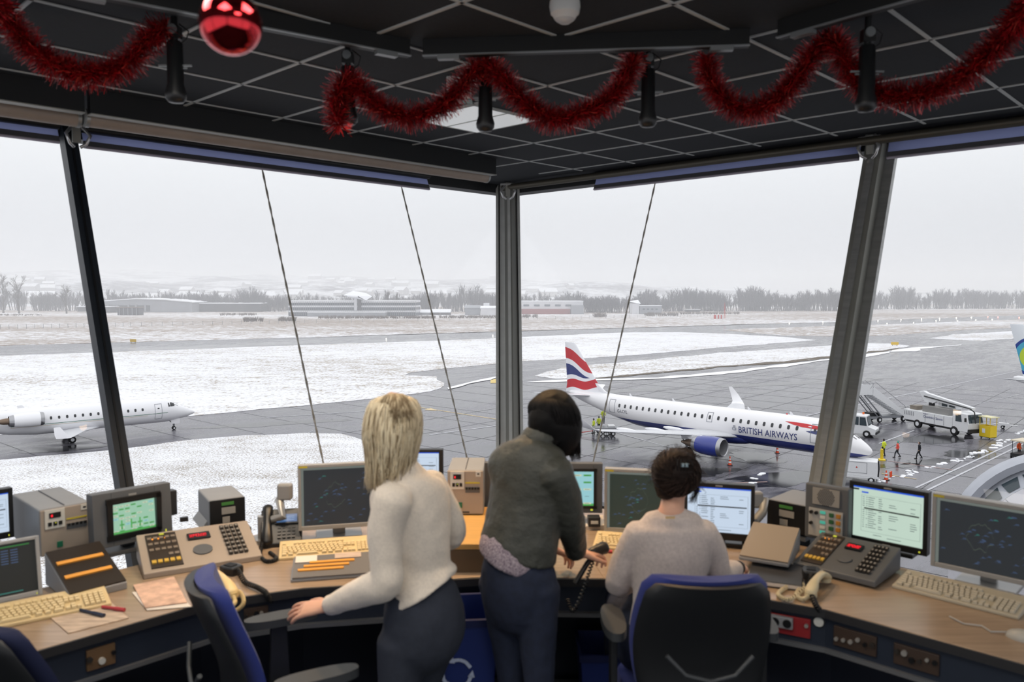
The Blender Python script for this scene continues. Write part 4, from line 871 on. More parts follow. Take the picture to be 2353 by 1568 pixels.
# de-icing truck with boom and yellow basket
a, b_ = gp(2108, 984), gp(2192, 1001); d = b_-a; rz = atan2(d.y, d.x); L_ = d.length
t = thing('deicing_truck', 'long white de-icing truck with a folded boom over its body, on the wet apron', 'truck', a, rz)
x0, x1 = -2.2, L_-.9+.6
MB().box(((x0+x1)/2, 1.2, 1.5), (x1-x0, 2.5, 1.3), m_vw).box(((x0+x1)/2, 1.2, .75), (x1-x0-.4, 2.2, .3), m_vk).build('body', par=t, bevel=.04)
MB().box((L_*.42, 1.3, 2.5), (L_*.72, 1.9, .85), M('grey tank', '8b8a88', .5)).box((-1.3, 1.3, 2.4), (1.1, 1.5, .5), M('brown crate', '7d756a', .6)).build('tank', par=t, bevel=.03)
q = MB()
for i in range(6): q.box((-2.05+.28*i, -.08, 1.72), (.05, .03, .5), m_vg)
q.build('ladder', par=t); q = MB()
for x in (1.2, 2.6, 4.0): q.box((x, -.065, 1.5), (.04, .02, 1.1), m_vg)
q.build('panel_seams', par=t)
cx = x1
q = MB().prism([(cx, .6), (cx+2.1, .6), (cx+2.2, 1.6), (cx+1.95, 2.75), (cx+.1, 2.85), (cx, 2.85)], .0, 2.4, m_vw, axis='y'); q.build('cab', par=t, bevel=.06)
q = MB(); q.add([(cx+.45, -.02, 1.75), (cx+1.35, -.02, 1.75), (cx+1.2, -.02, 2.6), (cx+.45, -.02, 2.6)], [(0, 1, 2, 3)], m_cg); q.add([(cx+2.22, .15, 1.7), (cx+2.22, 2.25, 1.7), (cx+2.0, 2.25, 2.65), (cx+2.0, .15, 2.65)], [(0, 1, 2, 3)], m_cg); q.build('cab_window', par=t)
MB().box((cx+2.25, 1.2, .75), (.2, 2.3, .45), m_vk).build('bumper', par=t); MB().box((cx+2.05, -.25, 2.1), (.12, .2, .45), m_vk).build('mirror', par=t)
wheels(t, [(0, .1, .55), (L_, .1, .55), (0, 2.3, .55), (L_, 2.3, .55)], .55, .35)
MB().prism([(-.9, 4.4), (-.2, 4.6), (.3, 4.4), (cx+1.8, 3.45), (cx+1.8, 3.1), (1.8, 3.5), (.9, 3.05), (0, 3.3)], 1.0, 1.5, m_vw, axis='y').build('boom', par=t, bevel=.04)
MB().cyl((.9, 1.25, 2.2), (.9, 1.25, 3.3), .35, m_vk, 14).build('turret', par=t, smooth=40); q = MB(); q.tube([(0, .9, 4.0), (3, .9, 3.7), (cx+1.6, .9, 3.3), (cx+2.3, .8, 3.0), (cx+2.5, .8, 1.7)], .07, m_vk, 6); q.build('hose', par=t, smooth=60)
MB().box((L_*.55, 1.9, 3.2), (2.6, .9, .75), m_vw).box((L_*.48, 1.43, 3.25), (.8, .04, .45), m_cg).box((L_*.68, 1.43, 3.25), (.8, .04, .45), m_cg).build('operator_cabin', par=t, bevel=.03)
vs, fs_ = text_geo('Chambéry Savoie', .42, align='LEFT'); MB().add([(.9+v.x, -.08, 1.62+v.y) for v in vs], fs_, m_bluea).build('lettering', par=t)
vs, fs_ = text_geo('Aéroport', .2, align='LEFT'); MB().add([(.9+v.x, -.08, 1.98+v.y) for v in vs], fs_, m_bluea).build('lettering', par=t)
p = gp(2262, 1009); t = thing('work_basket', 'yellow open work basket with a pale roof at the front of the white truck', 'basket', p, rz)
q = MB(); q.box((0, 1, .9), (1.4, .06, 1.3), m_vy).box((0, 0, .9), (1.4, .06, 1.3), m_vy).box((-.7, .5, .9), (.06, 1, 1.3), m_vy).box((.7, .5, .9), (.06, 1, 1.3), m_vy).box((0, .5, .22), (1.4, 1, .08), m_vk); q.build('side_panels', par=t)
q = MB(); [q.tube([(x, y, 1.5), (x, y, 2.5)], .04, m_vy, 6) for x in (-.68, .68) for y in (0, 1)]; q.build('posts', par=t); MB().box((.05, .5, 2.55), (1.7, 1.3, .1), M('pale canopy', 'd9d3a8', .5)).build('canopy', par=t)
MB().box((-.1, -.05, .95), (.4, .02, .5), m_vw).build('notice', par=t); wheels(t, [(-.5, .1, .12), (.5, .1, .12)], .12, .08)
# tow bar
a, b_ = gp(2283, 983), gp(2338, 988); d = b_-a; t = thing('tow_bar', 'white aircraft tow bar on small wheels lying beyond the yellow basket', 'tow bar', a, atan2(d.y, d.x))
MB().tube([(0, 0, .45), (d.length, 0, .45)], .07, m_vw, 8).build('bar', par=t); MB().box((1.1, 0, .55), (1.1, .5, .3), m_vw).tube([(1.4, 0, .5), (1.2, .4, 1.1)], .04, m_vg, 6).build('carriage', par=t); wheels(t, [(1.0, -.3, .2), (1.0, .3, .2)], .2, .12)
# ground power unit
a, b_ = gp(1925, 1104), gp(2010, 1112); d = b_-a; rz = atan2(d.y, d.x); L_ = d.length
t = thing('ground_power_unit', 'white box-shaped ground power trailer beside the right mullion below the airliner nose', 'trailer', a, rz)
MB().box((L_/2, .9, 1.25), (L_+.4, 1.8, 1.35), m_vw).build('housing', par=t, bevel=.05); MB().box((L_/2, .9, .5), (L_+.6, 1.9, .15), m_vw).build('skirt', par=t)
q = MB(); q.box((L_*.2, -.012, 1.3), (.03, .01, 1.0), m_vg).box((L_*.78, -.012, 1.3), (.03, .01, 1.0), m_vg).box((L_*.49, -.012, 1.8), (L_*.58, .01, .03), m_vg).box((L_*.49, -.012, .85), (L_*.58, .01, .03), m_vg); q.build('door_outline', par=t)
vs, fs_ = text_geo('E14', .2); MB().add([(L_*.06+v.x, -.015, 1.35+v.y) for v in vs], fs_, m_vk).build('number', par=t); MB().add([(L_*.48, -.02, 1.28), (L_*.48+.16, -.02, 1.28), (L_*.48+.08, -.02, 1.45)], [(0, 1, 2)], m_red).build('warning_mark', par=t)
wheels(t, [(.2, .05, .28), (L_-.3, .05, .28), (.2, 1.75, .28), (L_-.3, 1.75, .28)], .28, .2); MB().tube([(L_+.25, .2, .5), (L_+.3, .2, 1.3), (L_+.25, .2, 2.0)], .07, m_vk, 6).build('tow_handle', par=t)
# yellow pedestal
t = thing('charging_pedestal', 'small yellow pedestal on a round base near the airliner nose', 'pedestal', gp(2026, 1058), 0, None, .72)
MB().lathe([(.55, 0), (.55, .12), (.45, .2), (.2, .25)], m_vy, 16).build('base', par=t, smooth=40); MB().box((0, 0, .85), (.35, .3, 1.2), m_vy).ball((0, 0, 1.45), .2, m_vy, 10).build('column', par=t, bevel=.04); wheels(t, [(-.5, -.1, .1), (.45, -.3, .1)], .1, .1)
# cones
m_cw = M('reflective white band', 'e6e6e6', .5)
def cone(p, label, first=None):
    if first: t = copy_tree(first); t.location = p; t['label'] = label; return t
    t = thing('traffic_cone', label, 'cone', p, 0, 'traffic cones round the parked airliner')
    MB().box((0, 0, .025), (.42, .42, .05), m_vk).build('base', par=t)
    pr = [(.17, .05), (.13, .28), (.125, .28), (.09, .5), (.085, .5), (.04, .85), (.0, .86)]
    def rad(z): return .17 - .13*(z-.05)/.8
    MB().lathe([(rad(z), z) for z in (.05, .25, .5, .7, .85)], m_or, 14).build('cone_body', par=t, smooth=40)
    q = MB()
    for z0, z1 in ((.25, .4), (.55, .66)): q.rings([[(r*cos(2*pi*j/14), r*sin(2*pi*j/14), z) for j in range(14)] for r, z in ((rad(z0)+.006, z0), (rad(z1)+.006, z1))], m_cw, cap=False)
    q.build('reflective_bands', par=t); return t
c0 = cone(gp(1677, 1070), 'orange and white traffic cone in front of the blue engine'); c0.scale = (1.05,)*3
cone(gp(1786, 1042), 'orange and white traffic cone beyond the puddle, under the lettering of the airliner', c0)
cone(gp(2036, 1104), 'orange and white traffic cone with an orange flag at the end of the snow ridge', c0)
q = MB().prism([(0, .3), (.28, .35), (.24, .85), (-.05, .8)], -.03, .03, m_or, axis='y').build('warning_flag', loc=gp(2041, 1104)+Vector((.05, -.2, .0)), rot=(0, 0, .5)); tag(q, 'small orange flag draped beside the cone at the snow ridge', 'flag')
# canopy cart at right edge
t = thing('apron_cart', 'open cart with a beige roof, cut off by the right edge', 'cart', gp(2352, 1056), R(30))
MB().box((0, 0, 1.95), (2.2, 1.5, .12), M('beige canopy', 'cfc3ac', .6)).build('roof', par=t); q = MB(); [q.tube([(x, y, .4), (x, y, 1.95)], .03, m_vk, 6) for x in (-1, 1) for y in (-.6, .6)]; q.build('posts', par=t)
MB().box((0, 0, .5), (2.3, 1.4, .35), m_vk).build('deck', par=t); wheels(t, [(-.8, -.7, .25), (.8, -.7, .25), (-.8, .7, .25), (.8, .7, .25)], .25, .15)
# curved metal roof below the tower
m_crf = M('grey standing seam roof', 'a9acb4', .45, metal=.3, var=.05, vscale=1); m_crl = M('pale roof panel', 'c2c1c6', .6, var=.03)
t = thing('curved_roof', 'grey curved metal roof with a glazed strip just outside the lower right window', 'roof', (25.3, 36, -10.0), R(-20))
def arc(r, y, n=28, a0=0, a1=pi): return [(r*cos(a0+(a1-a0)*i/n), y, r*sin(a0+(a1-a0)*i/n)) for i in range(n+1)]
q = MB(); q.rings([arc(4.5, -.2), arc(4.62, .1), arc(4.62, .75), arc(4.5, .8)], m_crf, cap=False, closed=False); q.rings([arc(4.5, -.2), arc(4.15, -.1), arc(4.1, .2)], m_crf, cap=False, closed=False)
q.build('outer_shell', par=t, smooth=40)
MB().rings([arc(4.1, .2), arc(3.5, -.5)], m_crf, cap=False, closed=False).build('inner_ring', par=t, smooth=40)
q = MB()
for i in range(7): a = pi*(.42+i*.08); q.add([(3.95*cos(a), -.02, 3.95*sin(a)), (3.95*cos(a+.2), -.02, 3.95*sin(a+.2)), (3.6*cos(a+.2), -.45, 3.6*sin(a+.2)), (3.6*cos(a+.05), -.45, 3.6*sin(a+.05))], [(0, 1, 2, 3)], m_cg)
q.build('glazed_strip', par=t)
q = MB()
rr = [arc(r, y) for r, y in ((3.5, -.55), (3.2, -.8), (2.4, -1.4), (1.2, -1.8), (.05, -1.9))]; q.rings(rr, m_crl, cap=False, closed=False); q.build('pale_dome', par=t, smooth=60)
q = MB()
for i in range(1, 12): a = pi*i/12; q.tube([(r*cos(a), y-.02, r*sin(a)) for r, y in ((3.5, -.55), (3.2, -.8), (2.4, -1.4), (1.2, -1.8))], .015, m_vg, 4)
q.build('seams', par=t); MB().box((0, .4, -2.6), (9, .7, 5.2), m_crl).build('wall', par=t)
# ================================================================ desk
DZ = .75
m_wood, n, L, b = nodes_mat('pale beech desktop'); g = n.new('ShaderNodeTexCoord').outputs['Object']
w1 = nnoise(n, L, g, 3, 6, .65, (1, 14, 1)); w2 = nnoise(n, L, g, 1.2, 3, .5)
L.new(nmix(n, L, nmath(n, L, 'MULTIPLY', w2, .4), nramp(n, L, w1, [(.3, lin('8a7663')), (.7, lin('a38f79'))]), lin('9a8570')), b.inputs['Base Color']); b.inputs['Roughness'].default_value = .27
m_edge = M('dark desk edging', '2a2a2c', .5); m_apron = M('dark navy desk apron', '222a38', .5, var=.1); m_front = M('navy modesty panel', '0f1626', .7, var=.1); m_strip = M('grey metal lip', '75777a', .4, metal=.4)
FR = [(-1.6, 2.97), (1.38, 2.97), (1.71, 2.83), (2.31, 2.39), (2.65, 2.01), (2.91, 1.41), (2.97, 1.2), (2.97, -1.6)]
BK = [(-1.6, 3.58), (1.55, 3.6), (2.2, 3.66), (3.0, 3.5), (3.45, 3.0), (3.62, 2.2), (3.66, 1.4), (3.66, -1.6)]
def xy(p): w_ = W(p[0], p[1], 0); return (w_.x, w_.y)
def insetf(d): return [(p[0]+(b_[0]-p[0])*d, p[1]+(b_[1]-p[1])*d) for p, b_ in zip(FR, BK)]
groups = (('left', 0, 3, 'desk section along the left windows, beech top and navy front'), ('middle', 3, 4, 'short desk section facing the corner column, between the two long wings'), ('right', 4, 7, 'desk section along the right windows, beech top and navy front'))
for nm, i0, i1, lb in groups:
    t = thing('desk', lb, 'desk', (0, 0, 0), 0, 'sections of the long control desk'); f_, b_ = FR[i0:i1+1], BK[i0:i1+1]
    MB().prism([xy(p) for p in f_] + [xy(p) for p in b_[::-1]], DZ-.03, DZ, m_wood).build('desktop', par=t, bevel=.003)
    q = MB(); a1, a2, a3 = insetf(-.012)[i0:i1+1], insetf(.02)[i0:i1+1], insetf(.05)[i0:i1+1]; c1 = insetf(.35)[i0:i1+1]; c2 = insetf(.4)[i0:i1+1]
    MB().prism([xy(p) for p in a1] + [xy(p) for p in a2[::-1]], DZ-.034, DZ-.002, m_edge).build('edging', par=t)
    MB().prism([xy(p) for p in a2] + [xy(p) for p in a3[::-1]], DZ-.155, DZ-.034, m_apron).build('apron', par=t)
    MB().prism([xy(p) for p in insetf(.0)[i0:i1+1]] + [xy(p) for p in a3[::-1]], DZ-.172, DZ-.155, m_strip).build('metal_lip', par=t)
    MB().prism([xy(p) for p in c1] + [xy(p) for p in c2[::-1]], .02, DZ-.034, m_front).build('modesty_panel', par=t)
    MB().prism([xy(p) for p in insetf(.22)[i0:i1+1]] + [xy(p) for p in insetf(.27)[i0:i1+1][::-1]], .1, .14, m_strip).build('foot_rail', par=t)
# ---- placement from the room, an item's front edge: left-bottom point, direction, width, height
def item(xl, yb, yt, xr, th, depth=None, z=None):
    O = aty(xl, yb, depth) if depth else atz(xl, yb, z if z is not None else DZ); th = R(th)
    d = Vector((cos(th), sin(th), 0)); r = ray(xr, yb); # solve O + w d ~ t r in xy
    det = d.x*(-r.y) - d.y*(-r.x); w_ = ((-O.x)*(-r.y) - (-O.y)*(-r.x))/det
    H_ = aty(xl, yt, O.y).z - O.z
    return O, th, w_, H_
def dev(name, label, cat_, xl, yb, yt, xr, th, depth=None, z=None, group=None):
    O, a, w_, h = item(xl, yb, yt, xr, th, depth, z); return thing(name, label, cat_, O, a, group), w_, h
m_beige = M('beige enamelled steel', '9c9186', .5, var=.05, vscale=5); m_gbox = M('grey enamelled steel', '85878a', .45, var=.05, vscale=5); m_gm = M('slate grey bezel', '55585c', .5, var=.05); m_bk = M('black plastic', '131416', .4); m_bk2 = M('dark grey plastic', '25272b', .45)
m_bg2 = M('yellowed keyboard plastic', 'cdb98e', .55, var=.05); m_key = M('cream keys', 'd8c69c', .5); m_kbg = M('grey beige keyboard plastic', 'a8a292', .55); m_key2 = M('grey beige keys', 'b8b2a2', .5); m_silver = M('silver plastic', '9b9a98', .35, metal=.3)
g_red = GLOW('red led digits', 'ff2030', .9); g_yel = GLOW('yellow led', 'd8d840', .6); g_grn = GLOW('green label', '2f8a3a', .5); m_lbl = M('white label', 'c9c9c4', .6); m_ylab = M('yellow label', 'b8a82e', .6); m_dbtn = M('dark buttons', '2c2824', .5)
g_scr = GLOW('pale blue screen', 'cfe0f4', .62); g_gscr = GLOW('pale green white screen', 'cfe6d6', .58); g_blue = GLOW('blue title bar', '2a5fe0', .6); g_txt = GLOW('dark screen text', '5a6a72', .35); g_blk = GLOW('black screen bar', '101014', .3); g_dark = GLOW('dark radar screen', '262d33', .5); g_darkg = GLOW('dark green radar screen', '2c3a33', .5)
g_track = GLOW('blue grey radar labels', '55709c', .42); g_teal = GLOW('teal radar marks', '3a958a', .5); g_map = GLOW('faint map lines', '5d6a5c', .6); g_mint = GLOW('mint screen', 'a9d8bc', .55); g_lime = GLOW('lime screen blocks', '5cbf62', .5); g_cyan = GLOW('cyan screen blocks', '9cd4dc', .6); g_cream = GLOW('cream screen blocks', 'd0dcc0', .6)
m_orange = M('orange paper strip', 'dc9a3e', .6); m_paper = M('white paper', 'd5cfc8', .7); m_paperp = M('printed paper', 'b9a79a', .7, var=.2, vscale=25, stretch=(1, 6, 1))
def rq(q, x0, x1, z0, z1, m, y=-.001): q.quad((x0, y, z0), (x1, y, z0), (x1, y, z1), (x0, y, z1), m)
def scr_radar(q, w_, h, base, seed, mapc=(.45, .5), teal=1):
    r_ = random.Random(seed); rq(q, 0, w_, 0, h, base, 0); rq(q, 0, w_, h-.012, h, g_gbar, -.0006); rq(q, 0, .012, 0, h, g_gbar, -.0006)
    cx, cz = mapc[0]*w_, mapc[1]*h; n_ = 40
    pts = [(cx+(.13+.05*noise.noise(Vector((i*.3, seed, 0))))*w_*cos(2*pi*i/n_), cz+(.2+.1*noise.noise(Vector((i*.35, seed, 5))))*h*sin(2*pi*i/n_)) for i in range(n_)]
    for i in range(n_):
        a, b_ = pts[i], pts[(i+1) % n_]; q.quad((a[0], -.001, a[1]), (b_[0], -.001, b_[1]), (b_[0], -.001, b_[1]+.0015), (a[0], -.001, a[1]+.0015), g_map)
    for i in range(38):
        x, z = r_.uniform(.05, .92)*w_, r_.uniform(.06, .9)*h
        if r_.random() < .25: x = cx + r_.gauss(0, .1)*w_; z = cz + r_.gauss(0, .12)*h
        x = min(max(x, .02), w_-.03); z = min(max(z, .01), h-.03); m = g_teal if r_.random() < .12*teal else g_track
        rq(q, x, x+r_.uniform(.009, .017), z, z+.0014, m); rq(q, x, x+r_.uniform(.006, .015), z+.003, z+.0044, m)
        q.quad((x-.008, -.001, z-.005), (x-.0072, -.001, z-.005), (x+.001, -.001, z), (x-.0005, -.001, z), m)
g_gbar = GLOW('pale radar menu bar', '8c9690', .35)
def scr_text(q, w_, h, base, seed):
    r_ = random.Random(seed); rq(q, 0, w_, 0, h, base, 0); rq(q, 0, w_, h*.965, h, g_blue); rq(q, .12*w_, .22*w_, h*.875, h*.905, g_blue); rq(q, .0, .08*w_, h*.92, h*.95, g_blk)
    rq(q, .12*w_, .96*w_, h*.83, h*.833, g_txt); rq(q, .12*w_, .123*w_, h*.12, h*.83, g_txt); rq(q, .957*w_, .96*w_, h*.12, h*.83, g_txt); rq(q, .12*w_, .96*w_, h*.12, h*.123, g_txt)
    rq(q, .16*w_, .94*w_, h*.565, h*.592, g_blk)
    for i in range(15):
        z = h*(.79-.042*i)
        if abs(z-h*.578) < h*.02: continue
        for x0, x1 in ((.14, .17), (.19, .21), (.22, .34), (.37, .44), (.52, .66), (.82, .92)):
            if r_.random() < (.95 if x0 < .4 else .45): rq(q, x0*w_, (x0+(x1-x0)*r_.uniform(.6, 1))*w_, z, z+h*.011, g_txt)
    rq(q, .3*w_, .42*w_, h*.07, h*.08, g_txt); rq(q, .5*w_, .7*w_, h*.05, h*.06, g_txt)
def scr_green(q, w_, h, base, seed):
    r_ = random.Random(seed); rq(q, 0, w_, 0, h, base, 0)
    for j in range(9):
        for i in range(7):
            if r_.random() < .62:
                x = w_*(.03+.138*i); z = h*(.9-.1*j); m = r_.choice((g_lime, g_lime, g_cream, g_cyan, g_cream)); rq(q, x, x+w_*.11, z-h*.05, z, m); rq(q, x+w_*.02, x+w_*.08, z-h*.03, z-h*.02, g_txt, -.0015)
    for x in (.2, .42, .62): rq(q, w_*x, w_*(x+.035), h*.12, h*.42, g_lime, -.0012)
    rq(q, 0, w_, 0, h*.07, g_lime)
def monitor(label, xl, yb, yt, xr, th, fn, base, seed, frame=m_bk, fr=(.018, .018, .03, .02), depth=None, z=None, group='flat monitors on the desk', stand=True, name='monitor', lab=None, tilt=0, thick=.045, **kw):
    """fr: left, right, bottom, top bezel widths"""
    O, a, w_, h = item(xl, yb, yt, xr, th, depth, z); t = thing(name, label, 'monitor', (O.x, O.y, DZ), a, group); z0 = O.z - DZ
    Q = Matrix.Translation((0, 0, z0)) @ Matrix.Rotation(-R(tilt), 4, 'X')
    l, r, bo, to = fr; q = MB()
    q.prism([(0, 0), (w_, 0), (w_, h), (0, h)], .008, thick, frame, axis='y', T=Q)
    for x0, x1, a0, a1 in ((0, l, 0, h), (w_-r, w_, 0, h), (l, w_-r, 0, bo), (l, w_-r, h-to, h)): q.box(((x0+x1)/2, .004, (a0+a1)/2), (x1-x0, .012, a1-a0), frame, T=Q)
    q.box((w_/2, thick+.02, h*.5), (w_*.6, .05, h*.6), frame, T=Q); q.build('casing', par=t, bevel=.002)
    q = MB(); fn(q, w_-l-r, h-bo-to, base, seed); MB_ = q.build('screen', par=t); MB_.matrix_local = Q @ Matrix.Translation((l, .0065, bo))
    q = MB()
    if lab: rq(q, .004, .045, h-.014, h-.004, m_ylab, -.0025)
    else: rq(q, w_*.45, w_*.55, bo*.35, bo*.6, m_silver, -.0025); rq(q, w_*.9, w_*.92, bo*.35, bo*.6, g_yel, -.0025); rq(q, w_*.45, w_*.55, h-to*.7, h-to*.35, m_silver, -.0025)
    o = q.build('badge', par=t); o.matrix_local = Q
    if stand:
        q = MB(); q.box((w_/2, .1, .012), (.22, .18, .02), frame); q.box((w_/2, .09, z0/2+.05), (.06, .03, z0+.12), frame); q.build('stand', par=t, bevel=.004)
    return t, w_, h, z0
# monitors, left to right
monitor('light screen in a black frame, cut off by the left edge of the view', -110, 1262, 1143, 34, 46, scr_text, g_scr, 1, depth=3.45)
t, w_, h, z0 = monitor('low dark text screen in a silver frame behind the keyboard at the left edge', -60, 1400, 1262, 100, 40, lambda q, w_, h, b_, s: (rq(q, 0, w_, 0, h, b_, 0), [rq(q, w_*(.1+.16*(i % 4)), w_*(.22+.16*(i % 4)), h*(.86-.05*(i//4)), h*(.875-.05*(i//4)), g_track) for i in range(24)], rq(q, w_*.1, w_*.9, h*.93, h*.95, g_grn), rq(q, .3*w_, w_*.75, h*.05, h*.065, g_teal)), GLOW('black text screen', '0c1210', .5), 2, frame=m_silver, fr=(.012, .014, .02, .012), z=.78, stand=False, tilt=12)
t, w_, h, z0 = monitor('grey touch monitor with a green table display beside the beige cabinet at the left', 217, 1266, 1141, 398, 46, scr_green, g_mint, 3, frame=m_gm, fr=(.082, .075, .05, .055), depth=3.5, tilt=4, thick=.07)
q = MB(); q.box((w_/2, -.004, .04+h*.0), (0, 0, 0), m_bk)
MB().box((w_+.02, .07, h*.55), (.05, .05, .12), m_bk2).build('bracket', par=t, loc=(0, 0, z0), bevel=.004)
q = MB(); [q.box((x, .002, z), (a, .016, c), m_bk) for x, z, a, c in ((.07, h/2, .024, h-.07), (w_-.063, h/2, .024, h-.07), (w_/2, .038, w_-.11, .024), (w_/2, h-.042, w_-.11, .026))]; q.build('inner_bezel', par=t, loc=(0, 0, z0))
monitor('large radar monitor with a silver frame directly left of the blonde woman', 686, 1221, 1072, 872, 14, scr_radar, g_dark, 4, frame=m_silver, fr=(.014, .014, .02, .014), depth=3.75, lab=1, tilt=3)
monitor('black monitor with a light screen half hidden behind the blonde woman', 872, 1125, 1034, 1018, 0, scr_text, g_scr, 5, depth=4.25, fr=(.02, .022, .03, .015))
t, w_, h, z0 = monitor('grey touch monitor with a green and cyan display behind the woman in the leather jacket', 1112, 1177, 1064, 1384, -2, scr_green, g_cyan, 6, frame=m_gm, fr=(.2, .045, .035, .04), depth=4.05)
q = MB(); [q.box((x, .002, z), (a, .016, c), m_bk) for x, z, a, c in ((.19, h/2, .02, h-.05), (w_-.038, h/2, .014, h-.05), (w_/2+.077, .03, w_-.21, .014), (w_/2+.077, h-.034, w_-.21, .014))]; q.build('inner_bezel', par=t, loc=(0, 0, z0))
monitor('radar monitor with a dark green picture between the two dark-haired women', 1388, 1221, 1077, 1562, -12, scr_radar, g_darkg, 7, frame=m_silver, fr=(.014, .014, .02, .014), depth=3.85, lab=1)
monitor('black monitor with a pale blue list screen, right of the seated woman', 1570, 1234, 1107, 1733, -16, scr_text, g_scr, 8, depth=3.75, fr=(.018, .018, .034, .02))
t29 = monitor('black monitor with a pale green list screen, between the intercom panel and the radar screen', 1949, 1242, 1104, 2131, -43.9, scr_text, g_gscr, 9, depth=3.72, fr=(.018, .02, .03, .02))
monitor('large radar monitor with a silver frame at the right edge', 2138, 1300, 1133, 2395, -43.9, scr_radar, g_dark, 10, frame=m_silver, fr=(.016, .016, .02, .016), depth=3.28, lab=1)
# monitor arms
def arm(label, P, pts, nm='monitor_mount'):
    t = thing(nm, label, 'monitor arm', (0, 0, 0)); q = MB(); q.tube(pts, .022, m_silver, 10); q.build('tube', par=t, smooth=60); MB().box(pts[0], (.07, .05, .08), m_silver).build('joint', par=t, bevel=.01)
    p = Vector(pts[-1]); MB().cyl((p.x, p.y, DZ), (p.x, p.y, p.z+.03), .025, m_silver, 12).cyl((p.x, p.y, DZ), (p.x, p.y, DZ+.02), .06, m_silver, 16).build('post', par=t, smooth=40)
arm('grey jointed arm holding the radar monitor left of the blonde woman', 0, [aty(655, 1130, 3.86), aty(642, 1150, 3.86), aty(650, 1188, 3.78), aty(604, 1200, 3.8)])
arm('grey arm reaching out from behind the list monitor right of the seated woman', 0, [aty(1735, 1148, 3.9), aty(1758, 1150, 3.9), aty(1752, 1178, 3.85), aty(1728, 1205, 3.8)])
# ---- cabinets
def cabinet(label, xl, yb, yt, xr, th, dp, depth=None, z=None):
    t, w_, h = dev('equipment_cabinet', label, 'cabinet', xl, yb, yt, xr, th, depth, z, 'beige equipment cabinets with red digits')
    MB().box((w_/2, dp/2+.004, h/2), (w_, dp, h), m_gbox).build('housing', par=t, bevel=.008); MB().box((w_/2, dp/2, h+.002), (.004, dp*.9, .004), m_gm).build('lid_seam', par=t)
    q = MB().box((w_/2, 0, h/2), (w_*.985, .008, h*.97), m_beige); q.build('front_panel', par=t, bevel=.003)
    q = MB(); q.box((w_*.28, -.006, h*.78), (w_*.38, .004, h*.4), m_lbl); q.build('readout_plate', par=t); q = MB(); q.box((w_*.28, -.009, h*.86), (w_*.22, .004, h*.11), m_bk)
    for i in range(3): q.box((w_*(.18+.1*i), -.009, h*.68), (w_*.07, .004, h*.08), m_bk)
    q.build('readout', par=t); q = MB(); rq(q, w_*.2, w_*.235, h*.83, h*.88, g_red, -.012); rq(q, w_*.275, w_*.3, h*.69, h*.71, g_yel, -.012); q.build('led', par=t)
    q = MB(); q.box((w_*.7, -.004, h*.56), (w_*.4, .006, h*.12), m_gm)
    for i in range(5): q.box((w_*(.54+.08*i), -.009, h*.6), (w_*.05, .006, h*.05), m_bk)
    q.build('button_row', par=t); q = MB(); q.box((w_*.7, -.005, h*.72), (w_*.4, .003, h*.03), m_ylab).box((w_*.86, -.005, h*.92), (w_*.14, .003, h*.12), m_lbl).box((w_*.86, -.007, h*.92), (w_*.06, .002, h*.03), m_bk); q.build('labels', par=t)
    q = MB(); q.box((w_*.36, -.006, h*.22), (w_*.11, .006, h*.12), M('green rocker switch', '1f6b50', .4)).box((w_*.5, -.005, h*.06), (w_*.22, .004, h*.025), m_bk); q.build('switch', par=t, bevel=.001); return t
cabinet('grey and beige equipment cabinet with red digits, at the left end of the desk', 94, 1283, 1174, 213, 46, .42, z=.775)
# raised shelf in the corner
O, a, w_, h = item(925, 1251, 1190, 1215, 0, z=.875)
t = thing('raised_shelf', 'raised beech shelf with a brown front behind the blonde woman', 'shelf', (O.x, O.y, DZ), 0)
MB().box((w_/2, .3, .125-.012), (w_, .6, .024), M('honey coloured shelf top', 'c49a5c', .35, var=.08, vscale=4, stretch=(1, 12, 1))).build('shelf_top', par=t, bevel=.002); MB().box((w_/2, .012, .05), (w_-.01, .02, .1), M('brown shelf front', '5e4c38', .5)).box((.01, .3, .05), (.02, .58, .1), m_wood).box((w_-.01, .3, .05), (.02, .58, .1), m_wood).build('shelf_front', par=t)
cabinet('grey and beige equipment cabinet with red digits, on the raised shelf in the corner', 1028, 1183, 1081, 1111, 0, .3, z=.877)
def cube_box(label, xl, yb, yt, xr, th, dp, **k):
    t, w_, h = dev('speaker_box', label, 'box', xl, yb, yt, xr, th, group='grey boxes with black fronts', **k)
    MB().box((w_/2, dp/2+.004, h/2), (w_, dp, h), m_gbox).build('housing', par=t, bevel=.008); MB().box((w_/2, 0, h/2), (w_*.98, .008, h*.98), m_bk).build('front_panel', par=t, bevel=.002)
    q = MB(); q.box((w_*.5, -.006, h*.85), (w_*.34, .003, h*.1), m_grn_lbl); q.box((w_*.52, -.006, h*.62), (w_*.38, .003, h*.22), m_lbl2).box((w_*.45, -.006, h*.32), (w_*.2, .003, h*.2), m_lbl2); q.build('labels', par=t)
    MB().prism([(-.03, -.0), (0, -.0), (0, h*.25)], dp*.2, dp, m_gbox, axis='y').build('foot', par=t); return t
m_grn_lbl = M('green sticker', '3f7a3a', .5); m_lbl2 = M('grey printed label', '8c8a86', .6)
cube_box('grey box with a black front standing behind the left sloping console', 482, 1222, 1152, 565, 32, .28, depth=3.85)
cube_box('grey box with a black front between the list monitor and the intercom panel', 1762, 1213, 1147, 1852, -43.9, .28, depth=3.95)
